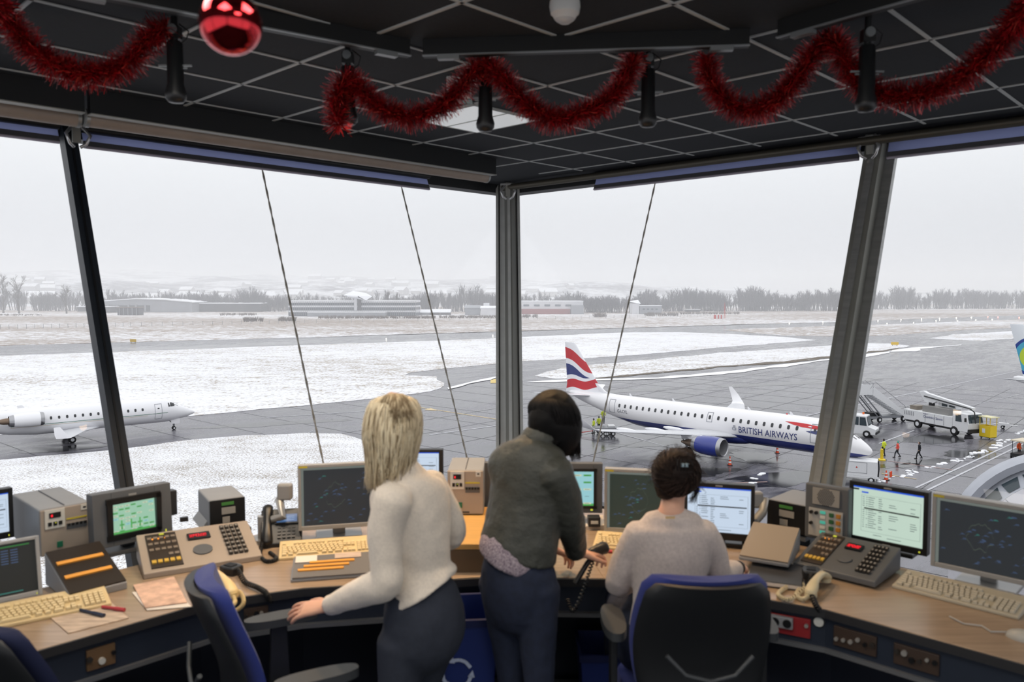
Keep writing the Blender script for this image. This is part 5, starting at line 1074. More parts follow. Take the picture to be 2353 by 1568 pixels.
# stands carrying the two boxes off the desk
for nm, lb, px, py, th, y in (('box_stand', 'grey stand under the black-fronted box on the left wing', 482, 1222, 32, 3.85), ('box_stand', 'grey stand under the black-fronted box on the right wing', 1762, 1213, -43.9, 3.95)):
    p = aty(px, py, y); t = thing(nm, lb, 'stand', (p.x, p.y, 0), R(th), 'grey stands under the boxes'); MB().box((.1, .14, p.z-.02), (.2, .28, .02), m_gm).build('plate', par=t); MB().box((.1, .2, (p.z-.03)/2), (.1, .06, p.z-.03), m_gm).build('column', par=t); MB().box((.1, .16, .01), (.26, .26, .02), m_gm).build('base', par=t)
# ---- intercom panel
t, w_, h = dev('intercom_panel', 'tall grey intercom panel with a round speaker grille beside the right mullion', 'intercom', 1847, 1234, 1110, 1947, -43.9, depth=3.78)
MB().box((w_/2, .03, h/2), (w_, .05, h), m_gm).build('panel', par=t, bevel=.006)
MB().box((w_*.5, 0, h*.8), (w_*.62, .006, h*.3), m_lbl2).build('speaker_plate', par=t); q = MB()
for i in range(-5, 6):
    for j in range(-5, 6):
        x, z = i*.0085+(j % 2)*.0042, j*.0075
        if x*x+z*z < .0017: q.box((w_*.5+x, -.004, h*.8+z), (.004, .002, .004), m_bk)
q.build('grille', par=t); MB().box((w_*.5, 0, h*.32), (w_*.78, .006, h*.5), M('pale switch plate', 'a5a5a2', .5)).build('switch_plate', par=t); q = MB()
for i in range(2):
    for j in range(4): q.box((w_*(.64+.16*i), -.006, h*(.5-.12*j)), (w_*.1, .008, h*.07), (M('green keys', '2c5a38', .4), M('amber keys', 'a8742c', .4))[i])
q.build('square_switches', par=t, bevel=.001); q = MB(); [q.cyl((w_*x, -.016, h*z), (w_*x, 0, h*z), .008, m_bk, 10) for x, z in ((.18, .5), (.3, .5), (.18, .3))]; q.build('knobs', par=t); q = MB(); [q.box((w_*.44, -.005, h*(.52-.09*i)), (w_*.12, .003, h*.05), (GLOW('teal label', '4fb8a0', .5), m_lbl)[i % 2]) for i in range(5)]; q.build('labels', par=t)
MB().box((w_/2, .05, (O.z*0-(aty(1847, 1234, 3.78).z-DZ))/2), (w_*.5, .04, aty(1847, 1234, 3.78).z-DZ), m_gm).build('foot', par=t)
# ---- sloping consoles: local x right, y away, panel rises away
def console(label, xl, yb, xr, th, dp, hb, panel, z=None, lf=0):
    O, a, w_, h = item(xl, yb, yb-10, xr, th, z=z); t = thing('radio_console', label, 'console', O, a, 'sloping radio consoles with red digits')
    hf = .025; MB().prism([(0, 0), (dp, 0), (dp, hb), (0, hf)], 0, w_, panel, axis='x').build('housing', par=t, bevel=.004)
    sl = atan2(hb-hf, dp); Q = Matrix.Translation((0, 0, hf+.002)) @ Matrix.Rotation(sl, 4, 'X'); Ls = hypot(dp, hb-hf)
    def P(nm, q): o = q.build(nm, par=t); o.matrix_local = Q; return o
    q = MB(); q.box((w_*.2, Ls*.5, .001), (w_*.26, Ls*.86, .004), M('dark brown key panel', '2e2620', .5)); P('key_panel', q)
    q = MB()
    for r_ in range(5):
        for c in range(5):
            if r_ == 1 and c < 3: continue
            q.box((w_*(.1+.05*c), Ls*(.2+.15*r_), .006), (w_*.036, Ls*(.05 if r_ else .07), .006), (m_amb if r_ == 0 else m_dbt2)); 
    P('memory_keys', q); q = MB(); q.box((w_*.21, Ls*.9, .005), (w_*.04, Ls*.03, .003), g_yel); [q.box((w_*(.12+.06*i), Ls*.79, .005), (w_*.025, Ls*.015, .003), g_amb) for i in range(3)]; P('status_lamps', q)
    P('display', MB().box((w_*.52, Ls*.72, .004), (w_*.2, Ls*.16, .006), m_bk)); q = MB()
    for i in range(7):
        x = w_*(.445+.022*i)
        for dx_, dy_, sx_, sy_ in ((0, .03, .008, .002), (0, -.03, .008, .002), (0, 0, .008, .002), (-.004, .015, .002, .012), (.004, .015, .002, .012), (.004, -.015, .002, .012)):
            if (i*7+int(dy_*100)) % 5 != 1: q.box((x+dx_, Ls*(.72+dy_), .008), (sx_, sy_, .001), g_red)
    P('red_digits', q); q = MB().lathe([(w_*.085, 0), (w_*.085, .003), (0, .004)], m_gm, 24); o = P('speaker_grille', q); o.matrix_local = Q @ Matrix.Translation((w_*.52, Ls*.36, .001))
    q = MB()
    for r_ in range(7):
        for c in range(4): q.box((w_*(.74+.045*c), Ls*(.16+.115*r_), .005), (w_*.034, Ls*.075, .008), m_dbtn)
    P('keypad', q); q = MB(); [q.box((w_*(.74+.045*c), Ls*(.16+.115*r_), .0095), (w_*.02, Ls*.03, .001), m_lbl2) for r_ in range(7) for c in range(4)]; P('key_caps', q)
    return t, w_
m_dbt2 = M('grey brown keys', '7d7266', .5); m_amb = M('amber keys pale', 'c9a646', .4); g_amb = GLOW('amber led', 'ff9a30', 1.2)
t, w_ = console('beige sloping radio console with red digits, behind the papers on the left wing', 330, 1333, 604, 30, .32, .105, m_beige)
MB().box((w_*.42, .32, .15), (.035, .02, .02), m_bk).build('gooseneck_socket', par=t)
console('grey sloping radio console with red digits on the right wing', 1822, 1305, 2012, -43.9, .3, .095, m_gm, z=.76)
# wedge board with strips, left
def wedge(label, xl, yb, xr, th, dp, hb, mat, name, cat_, hf=.03, z=None):
    O, a, w_, h = item(xl, yb, yb-10, xr, th, z=z); t = thing(name, label, cat_, O, a); MB().prism([(0, 0), (dp, 0), (dp, hb), (0, hf)], 0, w_, m_gbox, axis='x').build('housing', par=t, bevel=.004)
    sl = atan2(hb-hf, dp); Q = Matrix.Translation((0, 0, hf+.001)) @ Matrix.Rotation(sl, 4, 'X'); Ls = hypot(dp, hb-hf)
    o = MB().box((w_/2, Ls/2, .003), (w_*.97, Ls*.97, .006), mat).build('board', par=t); o.matrix_local = Q
    return t, w_, Ls, Q
m_board = M('black brown strip board', '2b2520', .35)
t, w_, Ls, Q = wedge('dark sloping strip board with two orange strips at the left', 160, 1388, 294, 46, .3, .13, m_board, 'strip_board', 'strip board')
for i, yy in enumerate((.34, .66)): o = MB().box((w_*.48, Ls*yy, .009), (w_*.82, .02, .006), m_orange).build('paper_strip', par=t); o.matrix_local = Q
t, w_, Ls, Q = wedge('grey strip tray with three orange strips beside the blonde woman', 668, 1340, 880, 12, .2, .04, M('grey tray', '6b6a6b', .5), 'strip_tray', 'strip tray', hf=.012)
for i in range(3): o = MB().box((w_*(.42-.06*(2-i)+.02), Ls*(.3+.16*i), .009), (.19, .016, .006), m_orange).build('paper_strip', par=t); o.matrix_local = Q
o = MB().box((w_*.15, Ls*.8, .009), (w_*.24, Ls*.3, .002), m_paper).box((w_*.62, Ls*.86, .009), (w_*.3, Ls*.24, .002), m_paperp).build('paper_slips', par=t); o.matrix_local = Q
# sloping beige lid and dark folder, right
t, w_, Ls, Q = wedge('beige grey sloping desk lid between the list monitor and the grey console', 1697, 1287, 1812, -30, .26, .1, M('warm grey lid', '8f8579', .5), 'sloping_lid', 'desk lid', hf=.015, z=.79)
O, a, w_, h = item(1716, 1343, 1330, 1800, -22, z=.752); t = thing('folder', 'flat dark grey folder lying beside the beige coiled telephone on the right wing', 'folder', O, a)
MB().box((w_*.75, .13, .012), (w_*1.5, .26, .022), M('charcoal folder', '33353b', .5)).build('cover', par=t, bevel=.003); MB().box((w_*.75, .13, .012), (w_*1.46, .262, .014), m_paper).build('pages', par=t)
# ---- keyboards
def keyboard(label, xl, yb, xr, th, mb_, mk, ln=None, z=None, extra=None):
    O, a, w_, h = item(xl, yb, yb-10, xr, th, z=z); w_ = ln or w_; t = thing('keyboard', label, 'keyboard', O, a, 'keyboards on the desk'); dp = .175
    MB().prism([(0, 0), (dp, 0), (dp, .038), (dp*.8, .034), (0, .014)], 0, w_, mb_, axis='x').build('case', par=t, bevel=.004)
    sl = atan2(.02, dp*.8); Q = Matrix.Translation((0, 0, .016)) @ Matrix.Rotation(sl, 4, 'X'); q = MB(); k = .0192*w_/.45
    def key(x, y, kw=1): q.box((x+k*kw/2, y, .004), (k*kw*.88, .0165, .009), mk, taper=.8)
    for r_ in range(5):
        x = .012
        off = (0, .3, .5, .8, 0)[4-r_] if r_ < 4 else 0; y = .018+.0192*r_
        if r_ == 0: key(x, y, 1.3); key(x+k*1.5, y, 1.3); key(x+k*3, y, 6.2); key(x+k*9.4, y, 1.3); key(x+k*10.9, y, 1.3); key(x+k*12.4, y, 2)
        else:
            key(x, y, 1+off); [key(x+k*(1+off+i), y) for i in range(12)]; key(x+k*(13+off), y, 1.6-off*.6 if off < .8 else .8)
        if w_ > .3:
            for i in range(3):
                if r_ not in (2,) and not (r_ == 1 and i != 1): key(w_-.012-k*7.6+k*i, y)
            for i in range(4): key(w_-.012-k*4.2+k*i, y)
    for i in range(12): key(.012+k*(1.6*(i > 0)+i*1.03+.5*(i//4)), .018+.0192*5.5)
    o = q.build('keys', par=t); o.matrix_local = Q; return t, w_
keyboard('yellowed keyboard cut off by the left edge in front of the dark text screen', -60, 1460, 132, 36, m_bg2, m_key, .44)
t, w_ = keyboard('yellowed keyboard in front of the large radar monitor left of the blonde woman', 640, 1290, 858, 14, m_bg2, m_key, .44)
keyboard('yellowed keyboard between the two dark-haired women', 1361, 1262, 1500, -14, m_bg2, m_key, .42)
keyboard('grey beige keyboard in front of the radar screen at the right edge', 2049, 1352, 2318, -46, m_kbg, m_key2, .45)
# ---- papers, pens, mouse
def flat(name, label, cat_, pts, mat, z=DZ+.002, th=.002, group=None):
    P = [atz(px, py, z) for px, py in pts]; o = MB().prism([(p.x, p.y) for p in P], z-th/2, z+th/2, mat).build(name); return tag(o, label, cat_, group)
flat('map_sheet', 'large printed sheet with pens on it, lying before the dark strip board', 'paper', [(110, 1415), (246, 1377), (296, 1421), (157, 1456)], M('faded chart paper', 'b3a292', .7, var=.3, vscale=14, stretch=(1, 5, 1)))
random.seed(4)
for i, (pts, m, lb) in enumerate((([(303, 1362), (392, 1350), (440, 1395), (338, 1403)], m_paper, 'lowest sheet of the paper stack behind the blue office chair'), ([(306, 1345), (400, 1326), (430, 1385), (334, 1398)], M('pinkish printed map', 'c9a895', .7, var=.35, vscale=18), 'pinkish printed sheet on top of the paper stack behind the blue office chair'), ([(455, 1330), (480, 1322), (498, 1378), (468, 1392)], m_paper, 'white sheet beside the cream telephone handset on the left wing'))):
    flat('paper_sheet', lb, 'paper', pts, m, DZ+.003+.004*i)
def pen(label, p0, p1, m, z=DZ+.01):
    a, b_ = atz(*p0, z), atz(*p1, z); t = thing('pen', label, 'pen', a, atan2((b_-a).y, (b_-a).x)); l = (b_-a).length
    MB().tube([(0, 0, 0), (l*.55, 0, 0)], .006, m, 8).build('barrel', par=t, smooth=60); MB().tube([(l*.55, 0, 0), (l, 0, 0)], .0075, m, 8).build('cap', par=t, smooth=60); return t
pen('dark blue felt pen on the printed sheet', (184, 1402), (239, 1415), M('dark blue pen plastic', '1d2740', .4)); t = pen('red and blue pen on the printed sheet', (235, 1395), (286, 1402), M('red pen plastic', 'b23a42', .4)); pen('red pen in front of the yellowed keyboard between the women', (1382, 1266), (1407, 1268), M('red pen plastic', 'b23a42', .4), DZ+.008)
flat('note_paper', 'white note pad under the hand of the seated woman', 'paper', [(1712, 1325), (1735, 1300), (1760, 1308), (1738, 1345)], m_paper, DZ+.004, .006)
t = thing('computer_mouse', 'grey computer mouse with its cable at the right edge of the desk', 'mouse', atz(2350, 1470, DZ), R(40)); MB().ball((0, 0, .0), 1, M('pale grey mouse', 'a5a49f', .4), 16, (.032, .055, .034)).build('shell', par=t, smooth=80)
MB().tube([(0, .05, .01), (-.03, .09, .006), (.0, .13, .006), (-.03, .18, .006), (0, .24, .006)], .0028, M('pale cable', 'a9a8a4', .5), 6).build('cable', par=t, smooth=60)
# ---- telephones
m_cream = M('cream telephone plastic', 'd8c08c', .4)
def coil(path, r, n_, mat, wr=.0028):
    path = [Vector(p) for p in path]; P = [p for p, *_ in [(q[0],) for q in cat([(p, .01) for p in path], 12)]]; L_ = len(P); out = []; K = n_*9
    for i in range(K+1):
        f = i/K*(L_-1); j = min(int(f), L_-2); p = P[j].lerp(P[j+1], f-j); t = (P[j+1]-P[j]).normalized(); a = t.cross(Vector((.2, .3, .93))).normalized(); b_ = a.cross(t); ph = 2*pi*i/9
        out.append(p + (a*cos(ph)+b_*sin(ph))*r)
    return MB().tube(out, wr, mat, 5)
def handset(label, p0, p1, m, up=.045, group=None, lean=0):
    """telephone handset lying from p0 to p1 (world)"""
    d = p1-p0; t = thing('telephone_handset', label, 'telephone', p0, atan2(d.y, d.x), group); l = d.length
    q = MB(); limb(q, cat([((0, 0, .016), (.024, .018), (0, 1, 0)), ((l*.12, 0, .03), (.024, .016), (0, 1, 0)), ((l*.3, 0, up), (.017, .012), (0, 1, 0)), ((l*.7, 0, up), (.017, .012), (0, 1, 0)), ((l*.88, 0, .03), (.024, .016), (0, 1, 0)), ((l, 0, .016), (.026, .018), (0, 1, 0))], 4), 12); q.build('grip', par=t, smooth=80)
    q = MB(); [q.cyl((x, 0, .0), (x, 0, .02), .024, m, 16) for x in (.005, l-.005)]; q.build('ear_and_mouth_piece', par=t, smooth=40)
    for o in t.children: o.data.materials.clear(); o.data.materials.append(m)
    return t
p0, p1 = atz(480, 1328, DZ+.012), atz(535, 1372, DZ+.012); t = handset('cream telephone handset lying behind the blue office chair', p0, p1, m_cream, group='cream telephone handsets')
o = coil([p1+Vector((0, 0, .01)), atz(540, 1385, DZ+.01), atz(528, 1398, DZ+.005), atz(545, 1402, DZ-.03), atz(560, 1385, DZ+.01), atz(552, 1362, DZ+.012), atz(535, 1360, DZ+.012)], .006, 46, m_cream).build('coiled_cord', smooth=80); o.parent = t; o.matrix_parent_inverse = (Matrix.Translation(t.location) @ Matrix.Rotation(t.rotation_euler.z, 4, 'Z')).inverted()
def adopt(o, t): o.parent = t; o.matrix_parent_inverse = (Matrix.Translation(t.location) @ Matrix.Rotation(t.rotation_euler.z, 4, 'Z')).inverted()
m_crm2 = M('bone telephone plastic', 'bdb396', .4)
p0, p1 = atz(1862, 1372, DZ+.012), atz(1897, 1335, DZ+.012); t = handset('cream telephone handset with a looping coil on the right wing', p0, p1, m_crm2, group='cream telephone handsets')
adopt(coil([p0+Vector((0, 0, .01)), atz(1845, 1378, DZ+.012), atz(1830, 1366, DZ+.012), atz(1845, 1345, DZ+.012), atz(1825, 1342, DZ+.012), atz(1795, 1358, DZ+.012), atz(1790, 1370, DZ+.012), atz(1815, 1378, DZ+.012), atz(1850, 1352, DZ+.02)], .007, 60, m_crm2).build('coiled_cord', smooth=80), t)
# fist microphones with black coils
def fist_mic(label, P, end, mid, rz):
    t = thing('hand_microphone', label, 'microphone', P, rz, 'black hand microphones'); MB().prism([(-.03, 0), (.03, 0), (.036, .05), (.03, .085), (-.03, .085), (-.036, .05)], 0, .035, m_bk).build('body', par=t, bevel=.006)
    q = MB(); [q.box((0, .045+.008*i, .037), (.036, .004, .003), m_bk2) for i in range(-2, 4)]; q.build('grille', par=t); MB().box((.04, .05, .018), (.012, .035, .02), m_silver).build('talk_button', par=t)
    adopt(coil([P+Vector((0, 0, .02))] + mid + [end], .0085, int(34), m_bk, .0035).build('coiled_cord', smooth=80), t); return t
P = atz(548, 1322, DZ); fist_mic('black hand microphone with a coiled cord beside the left cream handset', P, W(*insetf(.0)[3][:2], DZ-.11)*0+atz(640, 1395, DZ-.1), [atz(563, 1338, DZ+.015), atz(590, 1350, DZ+.015), atz(610, 1362, DZ+.014), atz(618, 1376, DZ-.02)], R(60))
P = atz(1864, 1335, DZ+.03); t = fist_mic('black hand microphone with a coiled cord hanging over the right desk edge', P, atz(1942, 1466, DZ-.14), [atz(1862, 1350, DZ+.03), atz(1872, 1385, DZ+.015), atz(1884, 1404, DZ-.01), atz(1900, 1430, DZ-.08), atz(1918, 1460, DZ-.15)], R(-20))
MB().box((0, .04, -.015), (.05, .05, .03), m_bk2).build('rest', par=t)
# black desk phone
t, w_, h = dev('desk_phone', 'black desk telephone with a lit display and handset, left of the large radar monitor', 'telephone', 598, 1262, 1190, 688, 14, z=DZ)
w_ = .19; sl = R(38); Q = Matrix.Translation((0, 0, .02)) @ Matrix.Rotation(sl, 4, 'X')
MB().prism([(0, 0), (.17, 0), (.17, .06), (.14, .15), (0, .02)], 0, w_, m_bk, axis='x').build('base', par=t, bevel=.005)
o = MB().box((.12, .13, .012), (.11, .06, .012), m_bk2).build('display_housing', par=t); o.matrix_local = Q; q = MB(); q.box((.12, .13, .0185), (.095, .045, .002), GLOW('blue phone display', '4a6a96', .7)); [q.box((.12, .118+.01*i, .02), (.07, .0015, .001), GLOW('phone text', '9fb6d6', .7)) for i in range(3)]; o = q.build('display', par=t); o.matrix_local = Q
q = MB(); [q.box((.085+.022*c, .03+.018*r_, .006), (.015, .011, .006), m_bk2) for c in range(4) for r_ in range(4)]; o = q.build('keypad', par=t); o.matrix_local = Q; o = MB().box((.12, .172, .012), (.05, .008, .004), m_ylab).build('label', par=t); o.matrix_local = Q
q = MB(); limb(q, cat([((.03, .0, .03), (.026, .02), (1, 0, 0)), ((.03, .02, .06), (.024, .016), (1, 0, 0)), ((.03, .07, .105), (.018, .014), (1, 0, 0)), ((.03, .12, .15), (.024, .016), (1, 0, 0)), ((.03, .14, .155), (.026, .02), (1, 0, 0))], 4), 12); o = q.build('receiver', m_bk, par=t, smooth=80); o.data.materials.clear(); o.data.materials.append(m_bk)
adopt(coil([t.location+Vector((.01, -.0, .03)), atz(598, 1275, DZ+.01), atz(612, 1290, DZ+.01), atz(635, 1285, DZ+.01), atz(620, 1270, DZ+.01)], .007, 30, m_bk, .0032).build('coiled_cord', smooth=80), t)
# clutter behind the middle
flat('document_tray', 'papers lying under the touch monitor behind the leather jacket', 'paper', [(1335, 1215), (1340, 1190), (1385, 1188), (1390, 1212)], m_paper, DZ+.01, .02)
t, w_, h = dev('card_box', 'small black box among papers right of the leather jacket', 'box', 1352, 1212, 1190, 1380, 0, z=DZ+.02); MB().box((w_/2, .03, h/2), (w_, .06, h), m_bk2).build('body', par=t, bevel=.003); MB().box((w_/2, -.002, h*.5), (w_*.6, .004, h*.3), m_lbl).build('label', par=t)
# ---- sockets and controls set in the desk apron
def on_apron(px, py):
    d = ray(px, py); best = None
    f_ = insetf(.018); zt = DZ-.09
    for a, b_ in zip(f_, f_[1:]):
        A, B = W(*a, 0), W(*b_, 0); e_ = B-A; det = d.x*(-e_.y)+d.y*e_.x
        if abs(det) < 1e-9: continue
        s = (A.x*(-e_.y)+A.y*e_.x)/det; u_ = (d.x*A.y-d.y*A.x)/(-det) if 0 else (((s*d.x-A.x)*e_.x+(s*d.y-A.y)*e_.y)/e_.length_squared)
        if s > 0 and 0 <= u_ <= 1: return Vector((s*d.x, s*d.y, CZ+s*d.z)), atan2(e_.y, e_.x)
    return None
m_sock = M('brown socket plate', '3f3128', .5); m_redp = M('red socket panel', '8e2226', .5)
def plate(label, p0, p1, mat, n_, name='socket_panel', hh=.075, knob=m_lbl2):
    a, ang = on_apron(*p0); b_, _ = on_apron(*p1); c = (a+b_)/2; d = b_-a; c.z = DZ-.093; t = thing(name, label, 'socket panel', c, atan2(d.y, d.x)); w_ = hypot(d.x, d.y)
    MB().box((0, -.004, 0), (w_, .012, hh), mat).build('plate', par=t, bevel=.002); random.seed(int(p0[0]))
    for i in range(n_):
        x = w_*(-.42+.84*i/(n_-1)); z = rnd(-.012, .015); MB().cyl((x, -.02, z), (x, -.008, z), rnd(.006, .012), random.choice((m_bk, knob, m_dbtn)), 12).build('socket', par=t)
    return t
plate('red panel with a grey socket strip under the folder on the right wing', (1755, 1410), (1863, 1436), m_redp, 2); a, ang = on_apron(1800, 1405); t = bpy.data.objects[[o.name for o in bpy.data.objects if o.name.startswith('socket_panel')][-1]]
MB().box((-.04, -.016, .012), (.13, .02, .045), M('grey socket block', '8b8d90', .5)).build('socket_block', par=t, bevel=.003); q = MB(); [q.cyl((-.085+.045*i, -.03, .012), (-.085+.045*i, -.024, .012), .016, m_bk, 16) for i in range(3)]; q.build('socket_holes', par=t)
plate('brown control plate with small knobs, nearer the red panel', (1918, 1440), (2016, 1466), m_sock, 6); plate('brown control plate with small knobs, further along towards the right edge', (2056, 1478), (2160, 1506), m_sock, 6)
plate('dark socket plate in the left desk front beside the microphone cord', (560, 1408), (616, 1396), m_sock, 5); plate('small brown plug panel low in the left desk front by the left edge', (196, 1478), (262, 1462), M('tan plug panel', '6b5238', .5), 3, knob=m_lbl)
for px, py, lb in ((1882, 1428, 'round pale button in the right desk front beside the red panel'), (531, 1412, 'round pale button in the left desk front under the cream handset')):
    a, ang = on_apron(px, py); t = thing('round_button', lb, 'button', a, ang); MB().cyl((0, -.012, 0), (0, 0, 0), .018, m_lbl, 20).build('cap', par=t); MB().cyl((0, -.006, 0), (0, .001, 0), .023, m_bk2, 20).build('ring', par=t)
# ---- waste bins
def bin_(label, P, w_, h, logo, rz=0):
    t = thing('waste_bin', label, 'bin', P, rz, 'blue bins under the desk'); m = M('blue bin plastic', '1a2c6a', .5); k = [(-.5, -.5), (.5, -.5), (.5, .5), (-.5, .5)]
    MB().rings([[(x*w_*s, y*w_*s, z) for x, y in k] for z, s in ((0, .8), (h, 1), (h, .94), (.02, .76))], m, cap=False).rings([[(x*w_*.8, y*w_*.8, z) for x, y in k] for z in (0, .01)], m).build('body', par=t, bevel=.01)
    MB().rings([[(x*w_*s, y*w_*s, z) for x, y in k] for z, s in ((h-.03, 1.03), (h, 1.05), (h, .94))], M('dark blue bag', '18224f', .6), cap=False).build('rim', par=t)
    if logo:
        q = MB(); mw = M('white bin print', 'b9c4dc', .6)
        for kk in range(3):
            a = 2*pi*kk/3+.4
            pts = [(.075*cos(a+u_), .075*sin(a+u_)) for u_ in (0, .55, 1.0, 1.5)]
            for o_, i_ in zip(pts, pts[1:]):
                pass
            for (x0, z0), (x1, z1) in zip(pts, pts[1:]):
                dx, dz = x1-x0, z1-z0; l = hypot(dx, dz); nx_, nz_ = -dz/l*.009, dx/l*.009; q.add([(x0-nx_, 0, z0-nz_), (x1-nx_, 0, z1-nz_), (x1+nx_, 0, z1+nz_), (x0+nx_, 0, z0+nz_)], [(0, 1, 2, 3)], mw)
            x1, z1 = pts[-1]; aa = a+1.5+pi/2; q.add([(x1+.03*cos(aa), 0, z1+.03*sin(aa)), (x1+.02*cos(aa+2), 0, z1+.02*sin(aa+2)), (x1+.02*cos(aa-2), 0, z1+.02*sin(aa-2))], [(0, 1, 2)], mw)
        o = q.build('recycling_print', par=t); o.location = (-.02, -w_*.495, h*.7); o.rotation_euler = (R(2.5), 0, 0); o.scale = (.75, 1, .75)
    return t
bin_('blue waste bin with a white recycling print between the standing women', (-.205, 3.12, 0), .27, .7, 1, R(6)); bin_('plain blue waste bin in the dark left of the seated woman', (.42, 3.42, 0), .26, .42, 0)
# ---- chairs
m_cb = M('blue chair fabric', '1a2a72', .85, sheen=.15, bump=.2, bscale=500); m_cs = M('black chair shell', '1b1d20', .5); m_cs2 = M('dark grey chair plastic', '3a3d40', .45); m_navyc = M('dark navy seat fabric', '141c3e', .85)
def chair(label, P, face, seat_m=m_cb, sh=.5, arms=True, bh=.66, bw=.44):
    t = thing('office_chair', label, 'chair', (P[0], P[1], 0), face-pi/2, 'blue and black office chairs')
    def slab(w_, d_, z0, z1, rr=.08, n_=6):
        pts = []
        for cx_, cy_, a0 in ((w_/2-rr, d_/2-rr, 0), (-w_/2+rr, d_/2-rr, 90), (-w_/2+rr, -d_/2+rr, 180), (w_/2-rr, -d_/2+rr, 270)):
            for i in range(n_+1): a = R(a0+90*i/n_); pts.append((cx_+rr*cos(a), cy_+rr*sin(a)))
        return pts
    pts = slab(.48, .46, 0, 0); MB().rings([[(x*s, y*s, z) for x, y in pts] for z, s in ((sh-.07, .9), (sh-.06, .98), (sh-.03, 1.0), (sh-.005, .97), (sh, .85))], seat_m).build('seat', par=t, smooth=60)
    # backrest: curved shell and cushion; local back is at -y
    def bk(off, w_, m, nm, z0, z1, th_):
        F_, B_ = [], []; N_, K_ = 12, 14
        for i in range(K_+1):
            v_ = i/K_; z = z0+(z1-z0)*v_; sq = min(1, (sin(pi*min(v_*1.0, 1))**.35 if 0 < v_ < 1 else .0)*1.0); hw = w_/2*(.80+.2*sin(pi*min(1, v_*.8+.12)))*(1 if .04 < v_ < .96 else .88)
            rowf, rowb = [], []
            for j in range(N_+1):
                u_ = -1+2*j/N_; y = -.23-off+.045*u_*u_ + .04*cos(pi*(v_*1.1-.25)) - .035*v_*v_; edge = 1-abs(u_)**6*.8
                rowf.append((hw*u_, y+th_*edge*.5, z)); rowb.append((hw*u_, y-th_*edge*.5, z))
            F_.append(rowf); B_.append(rowb)
        q = MB().rings([f_+b_[::-1] for f_, b_ in zip(F_, B_)], m); return q.build(nm, par=t, smooth=70)
    bk(-.02, bw, seat_m, 'backrest', sh+.06, sh+bh, .06); s_ = bk(.028, bw-.01, m_cs, 'back_shell', sh+.05, sh+bh-.012, .03)
    q = MB().tube([(-.14, -.318, sh+.26), (-.08, -.328, sh+.2), (0, -.33, sh+.18), (.08, -.328, sh+.2), (.14, -.318, sh+.26)], .008, m_cs2, 8); o = q.build('handle_moulding', par=s_, smooth=60)
    MB().box((0, -.25, sh-.02), (.09, .05, .3), m_cs).box((0, -.1, sh-.09), (.09, .3, .03), m_cs).build('back_bracket', par=t, bevel=.008)
    if arms:
        for s in (-1, 1):
            q = MB().rings([[(s*.27+x*.085, y*.27+.02, z) for x, y in [(p[0]/.48, p[1]/.46) for p in slab(.48, .46, 0, 0, .2)]] for z in (sh+.215, sh+.225, sh+.24, sh+.245)], m_cs2); o = q.build('armrest', par=t, smooth=50)
            MB().prism([(-.03, sh-.06), (.05, sh-.06), (.04, sh+.215), (-.02, sh+.215)], s*.27-.012, s*.27+.012, m_cs, axis='x').box((s*.2, 0, sh-.07), (.16, .06, .02), m_cs).build('arm_post', par=o, bevel=.004)
    MB().cyl((0, 0, .1), (0, 0, sh-.08), .028, m_cs, 14).build('column', par=t, smooth=50); q = MB()
    for i in range(5): a = 2*pi*i/5+.3; q.tube([(0, 0, .12), (.3*cos(a), .3*sin(a), .075)], [.03, .018], m_cs, 8)
    q.build('star_base', par=t, smooth=60)
    for i in range(5): a = 2*pi*i/5+.3; MB().cyl((.3*cos(a)-.02, .3*sin(a), .03), (.3*cos(a)+.02, .3*sin(a), .03), .03, m_bk, 14).build('caster', par=t, smooth=40)
    return t
chair('blue and black office chair seen from the side, with the blonde woman touching its armrest', (-.77, 2.72), R(28), bh=.52, sh=.485)
chair('dark office chair cut off by the lower left corner', (-1.53, 2.62), R(64), m_navyc, arms=False, sh=.5, bh=.44)
chair('blue office chair with a black back shell carrying the seated woman', (.64, 2.83), R(90), bh=.5, bw=.47, sh=.52)
# ================================================================ under the ceiling
m_railb = M('black rail', '0e0f10', .5); m_raile = M('silver rail edge', '8f9394', .35, metal=.5)
m_lampb = M('black spotlight body', '191b1d', .4)
RZ = CZ+1.085
def rail(label, p0, p1):
    a, b_ = atz(*p0, RZ), atz(*p1, RZ); d = b_-a; t = thing('lighting_rail', label, 'rail', a, atan2(d.y, d.x), 'black rails under the ceiling'); L_ = d.length
    MB().box((L_/2, .012, .04), (L_, .03, ZC-RZ-.001), m_railb).build('profile', par=t); MB().box((L_/2, -.006, .004), (L_, .02, .006), m_raile).build('silver_edge', par=t)
    [MB().box((x, .0, -.006), (.1, .035, .02), m_raile).build("end_connector", par=t) for x in (.12, L_-.12)]; return t
rail('black ceiling rail over the left wing, passing behind the red bauble', (120, -25), (942, 131)); rail('black ceiling rail nearest the corner column', (972, 131), (1722, 107)); rail('black ceiling rail over the right wing', (1787, 90), (2320, -60))
